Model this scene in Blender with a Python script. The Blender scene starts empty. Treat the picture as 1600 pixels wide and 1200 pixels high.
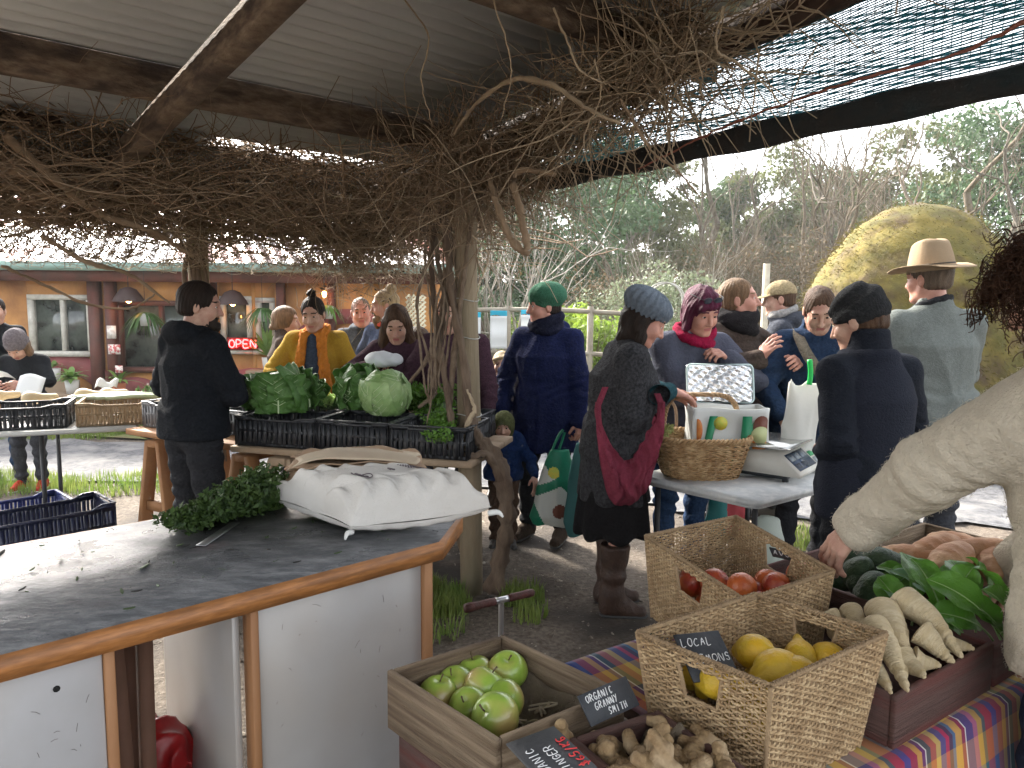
import bpy, math, random
import numpy as np
from math import radians as R, sin, cos, pi
from mathutils import Vector, Matrix

SC = bpy.context.scene
# ---------------------------------------------------------------- camera, sky, sun, exposure
FPX = 1150.0; PITCH = R(6.2); ROLL = R(0.5); CAM = np.array([0, 0, 1.6])
cd = bpy.data.cameras.new('camera'); cam = bpy.data.objects.new('camera', cd)
SC.collection.objects.link(cam); SC.camera = cam
cd.sensor_width = 36; cd.lens = 36 * FPX / 1600; cd.clip_start = .05; cd.clip_end = 3000
cam.location = CAM
cam.matrix_world = Matrix.Translation(Vector(CAM)) @ Matrix.Rotation(R(90) - PITCH, 4, 'X') @ Matrix.Rotation(ROLL, 4, 'Z')
SC.view_settings.view_transform = 'Standard'; SC.view_settings.look = 'None'
SC.view_settings.exposure = 2.55; SC.view_settings.gamma = 1
SUN_EL, SUN_AZ = R(34), R(-38)            # azimuth measured from +Y towards +X
W = bpy.data.worlds.new('World'); SC.world = W; W.use_nodes = True
nt = W.node_tree; bg = nt.nodes['Background']
sky = nt.nodes.new('ShaderNodeTexSky'); sky.sky_type = 'NISHITA'; sky.sun_disc = False
sky.sun_elevation = SUN_EL; sky.sun_rotation = SUN_AZ; sky.air_density = 1.0; sky.dust_density = 3.0
hs = nt.nodes.new('ShaderNodeHueSaturation'); hs.inputs['Saturation'].default_value = .22
nt.links.new(sky.outputs[0], hs.inputs['Color']); nt.links.new(hs.outputs[0], bg.inputs['Color'])
bg.inputs['Strength'].default_value = .15
sl = bpy.data.lights.new('sun', 'SUN'); sl.energy = 3.0; sl.angle = R(6); sl.color = (1, .93, .82)
so = bpy.data.objects.new('sun', sl); SC.collection.objects.link(so)
sd = Vector((sin(SUN_AZ) * cos(SUN_EL), cos(SUN_AZ) * cos(SUN_EL), sin(SUN_EL)))
so.rotation_euler = sd.to_track_quat('Z', 'Y').to_euler(); so.location = (-10, 10, 15)
SC.cycles.use_denoising = True
SC.cycles.max_bounces = 7; SC.cycles.transparent_max_bounces = 12

# ---------------------------------------------------------------- pixel <-> world (real size, real distance)
_cp, _sp = cos(PITCH), sin(PITCH)
_fw = np.array([0, _cp, -_sp]); _rt = np.array([1, 0, 0]); _up = np.array([0, _sp, _cp])
def ray(px, py):
    x = (px - 800) / FPX; y = -(py - 600) / FPX; c, s = cos(ROLL), sin(ROLL)
    x, y = c * x + s * y, -s * x + c * y
    return _fw + _rt * x + _up * y
def onz(px, py, z):
    d = ray(px, py); return CAM + d * ((z - 1.6) / d[2])
def aty(px, py, Y):
    d = ray(px, py); return CAM + d * (Y / d[1])
A = lambda *v: np.array(v, float)
rng = np.random.default_rng(7); random.seed(7)
U2 = A(.749, .663, 0); V2 = A(-.663, .749, 0)      # the shed's own two directions

# ---------------------------------------------------------------- objects
def tag(o, label=None, cat=None, group=None, kind=None):
    if label: o['label'] = label
    if cat: o['category'] = cat
    if group: o['group'] = group
    if kind: o['kind'] = kind
    return o
def link(o, parent=None):
    SC.collection.objects.link(o)
    if parent is not None: o.parent = parent
    return o
def empty(name, loc=(0, 0, 0), rz=0, label=None, cat=None, group=None):
    o = bpy.data.objects.new(name, None); o.empty_display_size = .1; link(o)
    o.location = loc; o.rotation_euler = (0, 0, rz); tag(o, label, cat, group); return o
class MB:
    """collects (V,F) pieces; F are int arrays of tris or quads"""
    def __init__(s): s.V = []; s.F = []; s.n = 0; s.uv = None
    def add(s, V, F, mi=0):
        V = np.asarray(V, np.float32).reshape(-1, 3)
        Fs = F if isinstance(F, list) else [F]
        for f in Fs:
            f = np.asarray(f, np.int64)
            if f.size: s.F.append((f + s.n, mi))
        s.V.append(V); s.n += len(V); return s
    def addp(s, p, mi=0): return s.add(p[0], p[1], mi)
    def build(s, name, mats, parent=None, smooth=True, loc=None, rz=0):
        me = bpy.data.meshes.new(name)
        V = np.concatenate(s.V) if s.V else np.zeros((0, 3), np.float32)
        tot = np.concatenate([np.full(len(f), f.shape[1]) for f, _ in s.F]); idx = np.concatenate([f.ravel() for f, _ in s.F])
        mi = np.concatenate([np.full(len(f), m) if np.isscalar(m) else m for f, m in s.F])
        me.vertices.add(len(V)); me.vertices.foreach_set('co', V.ravel())
        me.loops.add(len(idx)); me.loops.foreach_set('vertex_index', idx.astype(np.int32))
        me.polygons.add(len(tot)); st = np.concatenate([[0], np.cumsum(tot)[:-1]])
        me.polygons.foreach_set('loop_start', st.astype(np.int32)); me.polygons.foreach_set('loop_total', tot.astype(np.int32))
        me.polygons.foreach_set('material_index', mi.astype(np.int32))
        if smooth: me.polygons.foreach_set('use_smooth', np.ones(len(tot), bool))
        for m in (mats if isinstance(mats, (list, tuple)) else [mats]): me.materials.append(m)
        me.update(calc_edges=True); me.validate()
        o = bpy.data.objects.new(name, me); link(o, parent)
        if loc is not None: o.location = loc
        o.rotation_euler = (0, 0, rz); return o
def box(c, s, rz=0, rx=0, ry=0, bev=0):
    c = np.asarray(c, float); h = np.asarray(s, float) / 2
    if bev <= 0:
        V = np.array([[x, y, z] for x in (-1, 1) for y in (-1, 1) for z in (-1, 1)]) * h
        F = np.array([[0, 1, 3, 2], [4, 6, 7, 5], [0, 4, 5, 1], [2, 3, 7, 6], [0, 2, 6, 4], [1, 5, 7, 3]])
    else:
        b = min(bev, *(h * .9)); V = []; id_ = {}
        for x in (-1, 1):
            for y in (-1, 1):
                for z in (-1, 1):
                    for ax in range(3):
                        p = np.array([x, y, z]) * (h - b); p[ax] = (x, y, z)[ax] * h[ax]; id_[(x, y, z, ax)] = len(V); V.append(p)
        V = np.array(V); F = []; T = []
        cyc = [(-1, -1), (1, -1), (1, 1), (-1, 1)]
        for ax in range(3):
            for sg in (-1, 1):
                q = []
                for (a_, b_) in cyc:
                    k = [0, 0, 0]; k[ax] = sg; k[(ax + 1) % 3] = a_; k[(ax + 2) % 3] = b_; q.append(id_[(*k, ax)])
                F.append(q if sg > 0 else q[::-1])
        for ax in range(3):
            a1, a2 = (ax + 1) % 3, (ax + 2) % 3
            for s1 in (-1, 1):
                for s2 in (-1, 1):
                    k0 = [0, 0, 0]; k1 = [0, 0, 0]; k0[ax] = -1; k1[ax] = 1
                    for k in (k0, k1): k[a1] = s1; k[a2] = s2
                    q = [id_[(*k0, a1)], id_[(*k1, a1)], id_[(*k1, a2)], id_[(*k0, a2)]]
                    F.append(q if s1 * s2 < 0 else q[::-1])
        for x in (-1, 1):
            for y in (-1, 1):
                for z in (-1, 1):
                    q = [id_[(x, y, z, a)] for a in range(3)]; T.append(q if x * y * z > 0 else q[::-1])
        F = [np.array(F), np.array(T)]
    M = (Matrix.Rotation(rz, 3, 'Z') @ Matrix.Rotation(ry, 3, 'Y') @ Matrix.Rotation(rx, 3, 'X'))
    return V @ np.array(M).T + c, F
def boxab(p, q, w, h, bev=0, side=None):
    """board from p to q, w across (horizontal), h high"""
    p = np.asarray(p, float); q = np.asarray(q, float); d = q - p; L = np.linalg.norm(d); d = d / L
    if side is None:
        side = np.cross(d, [0, 0, 1]); side = side / np.linalg.norm(side) if np.linalg.norm(side) > 1e-3 else A(1, 0, 0)
    up = np.cross(side, d); V, F = box((0, 0, 0), (w, L, h), bev=bev)
    return V @ np.array([side, d, up]) + (p + q) / 2, F
def quadbox(P4, z0, z1):
    """prism over 4 ground points"""
    P4 = np.array([p[:2] for p in P4]); V = [[*p, z0] for p in P4] + [[*p, z1] for p in P4]
    return np.array(V), np.array([[3, 2, 1, 0], [4, 5, 6, 7]] + [[i, (i + 1) % 4, 4 + (i + 1) % 4, 4 + i] for i in range(4)])
def tubes(P, r, n=4, cap=False):
    """P (N,K,3) polylines, r (N,K) or scalar -> tubes"""
    P = np.asarray(P, float)
    if P.ndim == 2: P = P[None]
    N, K, _ = P.shape; r = np.broadcast_to(np.asarray(r, float), (N, K)) if np.ndim(r) != 1 or len(np.atleast_1d(r)) == K else np.broadcast_to(np.asarray(r, float)[:, None], (N, K))
    T = np.gradient(P, axis=1); T /= np.linalg.norm(T, axis=2, keepdims=True) + 1e-9
    m = T.mean(1); ref = np.zeros((N, 3)); ref[np.arange(N), np.argmin(np.abs(m), 1)] = 1
    Bn = np.cross(T, ref[:, None, :]); Bn /= np.linalg.norm(Bn, axis=2, keepdims=True) + 1e-9; C = np.cross(T, Bn)
    a = np.arange(n) * 2 * pi / n
    V = P[:, :, None, :] + r[:, :, None, None] * (np.cos(a)[None, None, :, None] * Bn[:, :, None, :] + np.sin(a)[None, None, :, None] * C[:, :, None, :])
    base = (np.arange(N) * K * n)[:, None, None] + (np.arange(K - 1) * n)[None, :, None]; j = np.arange(n)[None, None, :]; j2 = (j + 1) % n
    F = np.stack([base + j, base + j2, base + n + j2, base + n + j], -1).reshape(-1, 4)
    out = [F]
    if cap and n == 4:
        b0 = (np.arange(N) * K * n)[:, None]; out.append(b0 + np.array([3, 2, 1, 0])); out.append(b0 + (K - 1) * n + np.arange(4))
    elif cap:
        b0 = (np.arange(N) * K * n)[:, None]; f = []
        for k in range(1, n - 1):
            f.append(b0 + np.array([0, k + 1, k])); f.append(b0 + (K - 1) * n + np.array([0, k, k + 1]))
        out.append(np.concatenate(f))
    return V.reshape(-1, 3), out
def cyl(p, q, r, n=12, r2=None):
    return tubes(np.array([p, q], float), np.array([[r, r if r2 is None else r2]]), n, cap=True)
def smooth_path(pts, m=6):
    """Catmull-Rom through pts"""
    P = np.asarray(pts, float); P = np.vstack([2 * P[0] - P[1], P, 2 * P[-1] - P[-2]]); out = []
    for i in range(1, len(P) - 2):
        t = np.linspace(0, 1, m, endpoint=False)[:, None]; p0, p1, p2, p3 = P[i - 1], P[i], P[i + 1], P[i + 2]
        out.append(.5 * (2 * p1 + (p2 - p0) * t + (2 * p0 - 5 * p1 + 4 * p2 - p3) * t ** 2 + (3 * p1 - p0 - 3 * p2 + p3) * t ** 3))
    out.append(P[-2][None]); return np.vstack(out)
def lathe(prof, n=24, c=(0, 0, 0), sq=(1, 1)):
    prof = np.asarray(prof, float); K = len(prof); a = np.arange(n) * 2 * pi / n
    V = np.stack([prof[:, 0:1] * np.cos(a) * sq[0], prof[:, 0:1] * np.sin(a) * sq[1], np.repeat(prof[:, 1:2], n, 1)], -1).reshape(-1, 3) + np.asarray(c)
    k = np.arange(K - 1)[:, None] * n; j = np.arange(n)[None]; j2 = (j + 1) % n
    return V, np.stack([k + j, k + j2, k + n + j2, k + n + j], -1).reshape(-1, 4)
def grid(nu, nv, f):
    u, v = np.meshgrid(np.linspace(0, 1, nu), np.linspace(0, 1, nv), indexing='ij'); V = f(u, v)
    i = np.arange(nu - 1)[:, None] * nv + np.arange(nv - 1)[None]
    return V.reshape(-1, 3), np.stack([i, i + nv, i + nv + 1, i + 1], -1).reshape(-1, 4)
def thick(V, F, t, nrm=None):
    """give an open sheet a thickness (duplicate along nrm) with rim"""
    F = np.asarray(F); n = len(V)
    if nrm is None:
        fn = np.cross(V[F[:, 2]] - V[F[:, 0]], V[F[:, 3]] - V[F[:, 1]]); nrm = np.zeros_like(V)
        for k in range(4): np.add.at(nrm, F[:, k], fn)
        nrm = nrm / (np.linalg.norm(nrm, axis=1, keepdims=True) + 1e-12)
    V2 = np.vstack([V, V - np.asarray(nrm) * t])
    e = np.concatenate([F[:, [0, 1]], F[:, [1, 2]], F[:, [2, 3]], F[:, [3, 0]]]); key = np.sort(e, 1); k = key[:, 0] * n + key[:, 1]
    u, inv, c = np.unique(k, return_inverse=True, return_counts=True); b = e[c[inv] == 1]
    return V2, np.concatenate([F, F[:, ::-1] + n, np.stack([b[:, 1], b[:, 0], b[:, 0] + n, b[:, 1] + n], -1)])

# ---------------------------------------------------------------- implicit shapes
def ell(P, c, r):
    q = (P - np.float32(c)) / np.float32(r); k = np.sqrt((q * q).sum(-1)) + 1e-6
    return (k - 1) * np.float32(min(r)) if max(r) / min(r) < 1.05 else k * (k - 1) / (np.sqrt(((q / np.float32(r)) ** 2).sum(-1)) + 1e-6)
def rc(P, a, b, r1, r2=None):
    """tapered capsule"""
    r2 = r1 if r2 is None else r2; a = np.float32(a); b = np.float32(b); d = b - a; L = float((d * d).sum()) + 1e-9
    t = np.clip(((P - a) @ d) / L, 0, 1); q = P - a - t[..., None] * d
    return np.sqrt((q * q).sum(-1)) - (r1 + (r2 - r1) * t)
def su(a, b, k):
    h = np.maximum(k - np.abs(a - b), 0) / k; return np.minimum(a, b) - h * h * k * .25
def smx(a, b, k): return -su(-a, -b, k)
def loft(P, zs, a, b, y=None, x=None):
    """elliptic sections along z"""
    z = P[..., 2]; aa = np.interp(z, zs, a); bb = np.interp(z, zs, b); yy = np.interp(z, zs, y) if y is not None else 0
    xx = np.interp(z, zs, x) if x is not None else 0
    q = np.sqrt(((P[..., 0] - xx) / aa) ** 2 + ((P[..., 1] - yy) / bb) ** 2)
    d = (q - 1) * np.minimum(aa, bb)
    return smx(d, np.maximum(z - zs[-1], zs[0] - z), .03).astype(np.float32)
_nz = np.random.default_rng(3)
_nd = _nz.normal(size=(16, 3)); _nd /= np.linalg.norm(_nd, axis=1, keepdims=True); _np = _nz.uniform(0, 6.28, 16)
def noise(P, f, seed=0, sc=(1, 1, 1)):
    Q = (P * np.float32(sc)) * np.float32(f); o = 0
    for i in range(3):
        k = (seed * 5 + i * 3) % 13
        o = o + np.sin(Q @ _nd[k].astype(np.float32) * (1 + .37 * i) + _np[k] + seed + 1.3 * np.sin(Q @ _nd[k + 1].astype(np.float32) * .8 + _np[k + 1]))
    return o / 3
def nets(f, lo, hi, h, jit=False):
    lo = np.asarray(lo, float); hi = np.asarray(hi, float)
    ax = [np.arange(lo[i], hi[i] + h, h, dtype=np.float32) for i in range(3)]
    P = np.stack(np.meshgrid(*ax, indexing='ij'), -1); D = np.asarray(f(P), np.float32)
    s = D < 0; nx, ny, nz = D.shape
    sl_ = lambda a, i, j, k: a[i:nx - 1 + i, j:ny - 1 + j, k:nz - 1 + k]
    cnt = sum(sl_(s, i, j, k).astype(np.int8) for i in (0, 1) for j in (0, 1) for k in (0, 1)); m = (cnt > 0) & (cnt < 8)
    idx = np.full(m.shape, -1, np.int64); cells = np.argwhere(m); idx[m] = np.arange(len(cells))
    pos = np.zeros((len(cells), 3)); n = np.zeros(len(cells)); cor = {}
    for i in (0, 1):
        for j in (0, 1):
            for k in (0, 1): cor[i, j, k] = sl_(D, i, j, k)[m].astype(float)
    for a in cor:
        for axn in range(3):
            if a[axn]: continue
            b = list(a); b[axn] = 1; b = tuple(b); da, db = cor[a], cor[b]; x = (da < 0) != (db < 0)
            t = np.where(x, da / np.where(x, da - db, 1), 0); p = np.array(a, float)[None] + t[:, None] * (np.array(b) - np.array(a))[None]
            pos += p * x[:, None]; n += x
    V = lo + h * (cells + pos / n[:, None]); F = []
    for axn in range(3):
        b = [slice(None)] * 3; b2 = [slice(None)] * 3; b[axn] = slice(0, -1); b2[axn] = slice(1, None)
        sa, sb = s[tuple(b)], s[tuple(b2)]; e = np.argwhere(sa != sb); o1, o2 = (axn + 1) % 3, (axn + 2) % 3
        e = e[(e[:, o1] > 0) & (e[:, o2] > 0) & (e[:, o1] < D.shape[o1] - 1) & (e[:, o2] < D.shape[o2] - 1)]
        if not len(e): continue
        fl = s[tuple(e.T)]; q = []
        for (u, v) in ((1, 1), (0, 1), (0, 0), (1, 0)):
            c = e.copy(); c[:, o1] -= u; c[:, o2] -= v; q.append(idx[tuple(c.T)])
        q = np.stack(q, -1); q = q[(q >= 0).all(1) | True]; fl = fl; q[~fl] = q[~fl][:, ::-1]; F.append(q[(q >= 0).all(1)])
    return V, (np.concatenate(F) if F else np.zeros((0, 4), int))

# ---------------------------------------------------------------- materials
_mats = {}
def M(name, col, rough=.7, col2=None, ns=8, amt=1, metal=0, bump=0, bs=60, spec=.4, stretch=(1, 1, 1), bstretch=None, emit=None, es=0, alpha=None,
      trans=0, sheen=0, coord='Object', col3=None, ns3=2, edge=(.35, .65), weave=None, sss=0, wave=None, coat=0, tl=0):
    if name in _mats: return _mats[name]
    m = bpy.data.materials.new(name); m.use_nodes = True; t = m.node_tree; N = t.nodes; L = t.links; b = N['Principled BSDF']; _mats[name] = m
    c4 = lambda c: (*c, 1) if len(c) == 3 else c
    b.inputs['Base Color'].default_value = c4(col); b.inputs['Roughness'].default_value = rough; b.inputs['Metallic'].default_value = metal
    b.inputs['Specular IOR Level'].default_value = spec; b.inputs['Coat Weight'].default_value = coat
    if sheen: b.inputs['Sheen Weight'].default_value = sheen; b.inputs['Sheen Roughness'].default_value = .5
    if sss: b.inputs['Subsurface Weight'].default_value = sss; b.inputs['Subsurface Radius'].default_value = (.012, .005, .003); b.inputs['Subsurface Scale'].default_value = 1
    if trans: b.inputs['Transmission Weight'].default_value = trans
    if emit: b.inputs['Emission Color'].default_value = c4(emit); b.inputs['Emission Strength'].default_value = es
    if alpha is not None: b.inputs['Alpha'].default_value = alpha
    tc = N.new('ShaderNodeTexCoord'); mp = N.new('ShaderNodeMapping'); mp.inputs['Scale'].default_value = stretch; L.new(tc.outputs[coord], mp.inputs['Vector'])
    last = None
    def noise_(scale, det=5, src=mp):
        n = N.new('ShaderNodeTexNoise'); n.inputs['Scale'].default_value = scale; n.inputs['Detail'].default_value = det; n.inputs['Roughness'].default_value = .6
        L.new(src.outputs[0], n.inputs['Vector']); return n
    def mix_(fac, a, c, lo, hi):
        mr = N.new('ShaderNodeMapRange'); mr.inputs[1].default_value = lo; mr.inputs[2].default_value = hi; L.new(fac, mr.inputs[0])
        x = N.new('ShaderNodeMix'); x.data_type = 'RGBA'; L.new(mr.outputs[0], x.inputs[0])
        if isinstance(a, tuple): x.inputs[6].default_value = c4(a)
        else: L.new(a, x.inputs[6])
        x.inputs[7].default_value = c4(c); return x.outputs[2]
    out = c4(col)
    if col2: out = mix_(noise_(ns).outputs[0], out, col2, *edge); last = out
    if col3: out = mix_(noise_(ns3, 3).outputs[0], out, col3, .45, .65); last = out
    if wave:   # (axis, scale, color)
        w = N.new('ShaderNodeTexWave'); w.bands_direction = wave[0]; w.inputs['Scale'].default_value = wave[1]; w.inputs['Distortion'].default_value = wave[3] if len(wave) > 3 else 0
        L.new(mp.outputs[0], w.inputs['Vector']); out = mix_(w.outputs['Fac'], out, wave[2], .3, .9); last = out
    if last is not None: L.new(last, b.inputs['Base Color'])
    if bump or weave:
        bm = N.new('ShaderNodeBump'); bm.inputs['Strength'].default_value = bump or .5; bm.inputs['Distance'].default_value = .01
        src = mp
        if bstretch: src = N.new('ShaderNodeMapping'); src.inputs['Scale'].default_value = bstretch; L.new(tc.outputs[coord], src.inputs['Vector'])
        if weave:
            w1 = N.new('ShaderNodeTexVoronoi'); w1.inputs['Scale'].default_value = weave; L.new(src.outputs[0], w1.inputs['Vector']); L.new(w1.outputs['Distance'], bm.inputs['Height'])
        else: L.new(noise_(bs, 6, src).outputs[0], bm.inputs['Height'])
        L.new(bm.outputs[0], b.inputs['Normal'])
    if tl:    # translucent mix for leaves and cloth
        tr = N.new('ShaderNodeBsdfTranslucent'); tr.inputs[0].default_value = c4(col)
        if last is not None: L.new(last, tr.inputs[0])
        mx = N.new('ShaderNodeMixShader'); mx.inputs[0].default_value = tl; L.new(b.outputs[0], mx.inputs[1]); L.new(tr.outputs[0], mx.inputs[2])
        L.new(mx.outputs[0], N['Material Output'].inputs[0])
    return m
def fabric(name, col, k=.6, **kw):
    a = dict(rough=.9, col2=tuple(c * k for c in col), ns=70, bump=.9, bs=70, spec=.08); a.update(kw); return M(name, col, **a)
# ---------------------------------------------------------------- people
SKIN = [M('skin_light', (.5, .32, .235), .5, col2=(.38, .21, .15), ns=26, col3=(.4, .2, .15), ns3=9, sss=.08, bump=.25, bs=120, spec=.35),
        M('skin_ruddy', (.52, .27, .2), .5, col2=(.4, .19, .14), ns=14, sss=.08, bump=.08, bs=120, spec=.35)]
LIP = M('lip', (.36, .12, .11), .45); EYEW = M('eye_white', (.6, .56, .52), .3); IRIS = M('iris', (.03, .022, .018), .2)
def basis(yaw, pitch, roll=0):
    """columns right, forward, up"""
    m = Matrix.Rotation(-yaw, 3, 'Z') @ Matrix.Rotation(-pitch, 3, 'X') @ Matrix.Rotation(roll, 3, 'Y')
    return np.array(m)
def unit(v): v = np.asarray(v, float); return v / (np.linalg.norm(v) + 1e-9)
def ik(S, T, l1, l2, pole):
    d = T - S; L = np.linalg.norm(d); mx = (l1 + l2) * .995
    if L > mx: T = S + d * (mx / L); d = T - S; L = mx
    a = (l1 * l1 - l2 * l2 + L * L) / (2 * L); h = math.sqrt(max(l1 * l1 - a * a, 0)); n = d / L; p = pole - (pole @ n) * n
    return S + n * a + unit(p) * h, T
def head_sdf(Q, eyes=True, jaw=1.0, nose=1.0):
    d = ell(Q, (0, -.014, .034), (.075, .095, .088))
    d = su(d, ell(Q, (0, .02, -.032), (.06 * jaw, .07, .082)), .03)
    d = su(d, rc(Q, (-.012, .072, -.1), (.012, .072, -.1), .019), .035)
    for s in (-1, 1):
        d = su(d, rc(Q, (s * .052 * jaw, -.002, -.055), (s * .03, .045, -.092), .02, .017), .03)
        d = su(d, ell(Q, (s * .036, .062, -.03), (.024, .024, .024)), .03)
    d = su(d, rc(Q, (-.034, .076, .03), (.034, .076, .03), .0135), .02)
    for s in (-1, 1): d = smx(d, -ell(Q, (s * .031, .1, .008), (.02, .016, .012)), .014)
    for s in (-1, 1):
        d = su(d, rc(Q, (s * .019, .083, .0145), (s * .043, .078, .0135), .0052), .005); d = su(d, rc(Q, (s * .02, .083, -.0005), (s * .042, .079, .0), .004), .006)
    d = su(d, rc(Q, (0, .084, .02), (0, .084 + .026 * nose, -.03), .0075, .0115), .012)
    for s in (-1, 1): d = su(d, ell(Q, (s * .0115, .094, -.034), (.0085, .011, .008)), .008)
    d = su(d, rc(Q, (-.017, .082, -.058), (.017, .082, -.058), .0065), .012)
    d = su(d, rc(Q, (-.015, .0825, -.07), (.015, .0825, -.07), .0075), .01)
    d = smx(d, -rc(Q, (-.022, .096, -.064), (.022, .096, -.064), .0035), .006)
    for s in (-1, 1):
        d = su(d, np.abs(ell(Q, (s * .079, -.008, -.008), (.012, .02, .031))) * 0 + ell(Q, (s * .078, -.008, -.008), (.01, .019, .031)), .008)
        d = smx(d, -ell(Q, (s * .09, -.004, -.006), (.006, .01, .018)), .006)
    return d
def hand_sdf(P, w, dr, nrm, side, curl, s=1.0, spread=.12):
    """w wrist, dr pointing direction, nrm back-of-hand direction, side +1 right hand, curl 0..1"""
    y = unit(dr); z = unit(nrm - (nrm @ y) * y); x = np.cross(y, z)      # x to the right when back of hand faces z
    B = np.stack([x, y, z]).astype(np.float32); Q = (P - np.float32(w)) @ B.T / np.float32(s); th = -side   # thumb on the inner side
    d = rc(Q, (0, -.03, 0), (0, .02, 0), .024, .024)
    for k in range(4):
        bx = (-.03 + .02 * k); d = su(d, rc(Q, (bx * .6, .012, 0), (bx, .078 - .004 * abs(k - 1.4), 0), .014, .0115), .016)
    for k in range(4):
        kk = k if th < 0 else 3 - k        # kk 0 = index side
        bx = -.03 + .02 * k; ln = [.042, .046, .043, .034][kk]; c = curl * (.9 + .18 * kk); p = A(bx, .08 - .004 * abs(k - 1.4), 0); ang = 0; fan = (bx / .03) * spread
        for j, (f, r0, r1) in enumerate(((1, .0098, .009), (.68, .009, .0082), (.5, .0082, .007))):
            ang += c * (.75, 1.05, .8)[j]; q = p + ln * f * A(sin(fan) * cos(ang), cos(fan) * cos(ang), -sin(ang)); d = su(d, rc(Q, p, q, r0, r1), .006); p = q
    b = A(th * .022, .012, -.006); m = b + A(th * .03, .028, -.014); e = m + A(th * .008, .03, -.012 - .01 * curl)
    d = su(d, rc(Q, b, m, .015, .011), .014); d = su(d, rc(Q, m, e, .011, .009), .006)
    return d * s
NPE = 0
def person(x, y, H=1.7, face=0, lean=0, head=(0, 0, 0), lh=(-.24, .1, .8), rh=(.24, .1, .8), skin=0, female=False, top=None, legs=None, shoe=None, hair=None, hat=None,
           label='', group=None, z0=0, poleL=(-1, -.8, -.3), poleR=(1, -.8, -.3), hl=None, hr=None, hidden_legs=False, child=False, stance=.1, name='person', scale_w=1.0, glasses=None,
           beard=None, step=0.0, twist=0.0, hh=.0046, jaw=1.0, shift=(0, 0)):
    """face: degrees the body faces, 0 away from the camera, 180 towards it, 90 to the right"""
    s = H / 1.7; hs_ = 1.02 * (s ** .45 if child else (.5 + .5 * s)); th = R(lean); w = scale_w * (1 if not female else .93)
    hipz = .9 * s; Ru = np.array(Matrix.Rotation(-R(twist), 3, 'Z') @ Matrix.Rotation(-th, 3, 'X')); hip = A(0, 0, hipz)
    up = lambda p: Ru @ (A(*p) - hip) + hip
    off = A(shift[0], shift[1], 0)
    HC = up((0, .035 + 0 * s, (1.7 * s - .123 * hs_))) + 0
    Hb = Ru @ basis(R(head[0]), R(head[1]), R(head[2])) if False else basis(R(twist) + R(head[0]), th * .55 + R(head[1]), R(head[2]))
    neck = up((0, 0, 1.44 * s)); HC = neck + (HC - neck) * (1.0); ht = Hb[:, 2]; HC = neck + .5 * (HC - neck) + .5 * ht * np.linalg.norm(HC - neck) + Hb[:, 1] * .012
    toH = lambda P: ((P - np.float32(HC)) @ Hb.astype(np.float32)) / np.float32(hs_)
    toU = lambda P: (P - np.float32(hip)) @ Ru.astype(np.float32) + np.float32(hip)
    sx = .163 * s * w; SL, SR = up((-sx, -.012, 1.362 * s)), up((sx, -.012, 1.362 * s)); l1, l2 = .285 * s, .25 * s
    EL, WL = ik(SL, A(*lh), l1, l2, A(*poleL)); ER, WR = ik(SR, A(*rh), l1, l2, A(*poleR))
    root_mb = MB()
    # ---- body: head, neck, trunk, arms, legs as one skin
    sk = SKIN[skin]
    nb = HC + Hb @ A(0, -.02, -.07) * hs_; nn = up((0, -.012, 1.40 * s)); nr = (.05 if female or child else .058) * (hs_ if not child else .8)
    def fh(P):
        Q = toH(P); d = head_sdf(Q, jaw=jaw) * hs_; return su(d, rc(P, nb, nn, nr, nr * 1.15), .03)
    ext = .16 * hs_
    V, F = nets(fh, np.minimum(HC - ext, nn - .07), np.maximum(HC + ext, nn + .07), hh)
    Q = ((V - HC) @ Hb) / hs_; ce = Q[F].mean(1); mi = np.zeros(len(F), int)
    mi[(np.abs(ce[:, 0]) < .021 - .3 * np.abs(ce[:, 2] + .064)) & (np.abs(ce[:, 2] + .064) < .008) & (ce[:, 1] > .075)] = 1
    for sg in (-1, 1):
        br = (np.abs(ce[:, 0] - sg * .032) < .019) & (np.abs(ce[:, 2] - .036 + 7 * (ce[:, 0] - sg * .027) ** 2) < .0036) & (ce[:, 1] > .06); mi[br] = 4
    root_mb.add(V, F, mi)
    for sg in (-1, 1):      # eyeballs
        pr = [(.0118 * sin(a), -.0118 * cos(a)) for a in np.linspace(0.02, pi, 9)]
        V, F = lathe(pr, 12); V = V[:, [0, 2, 1]] * A(1, 1, 1); V = V * A(1, 1, .8) + A(sg * .031, .0765, .0065); fc = V[F].mean(1)
        ir = ((fc[:, 0] - sg * .031) ** 2 + (fc[:, 2] - .0065) ** 2 < .0066 ** 2) & (fc[:, 1] > .078)
        root_mb.add(V * hs_ @ Hb.T + HC, F[:, ::-1], np.where(ir, 3, 2))
    def fb(P):
        U = toU(P); d = loft(U, np.array([.82, .95, 1.08, 1.27, 1.38, 1.44]) * s, np.array([.13, .14, .12, .145, .13, .05]) * s * w, np.array([.08, .09, .08, .09, .06, .045]) * s)
        for S_, E_, W_ in ((SL, EL, WL), (SR, ER, WR)):
            d = su(d, rc(P, S_, E_, .043 * s, .034 * s), .03); d = su(d, rc(P, E_, W_, .034 * s, .022 * s), .015)
        for sg in (-1, 1):
            kn = A(sg * stance * s, .02 + step * sg * .5, .48 * s); an = A(sg * stance * s, -.01 + step * sg, .08 * s)
            d = su(d, rc(P, (sg * .08 * s, 0, .86 * s), kn, .072 * s, .048 * s), .03); d = su(d, rc(P, kn, an, .048 * s, .034 * s), .02)
        return d
    allp = np.array([WL, WR, EL, ER, SL, SR, up((0, 0, 1.46 * s))]); lo = np.minimum(allp.min(0) - .06, A(-.24, -.2, .02)); hi = np.maximum(allp.max(0) + .06, A(.24, .2, 1.4 * s))
    root_mb.add(*nets(fb, lo, hi, .016), 0)
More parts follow.
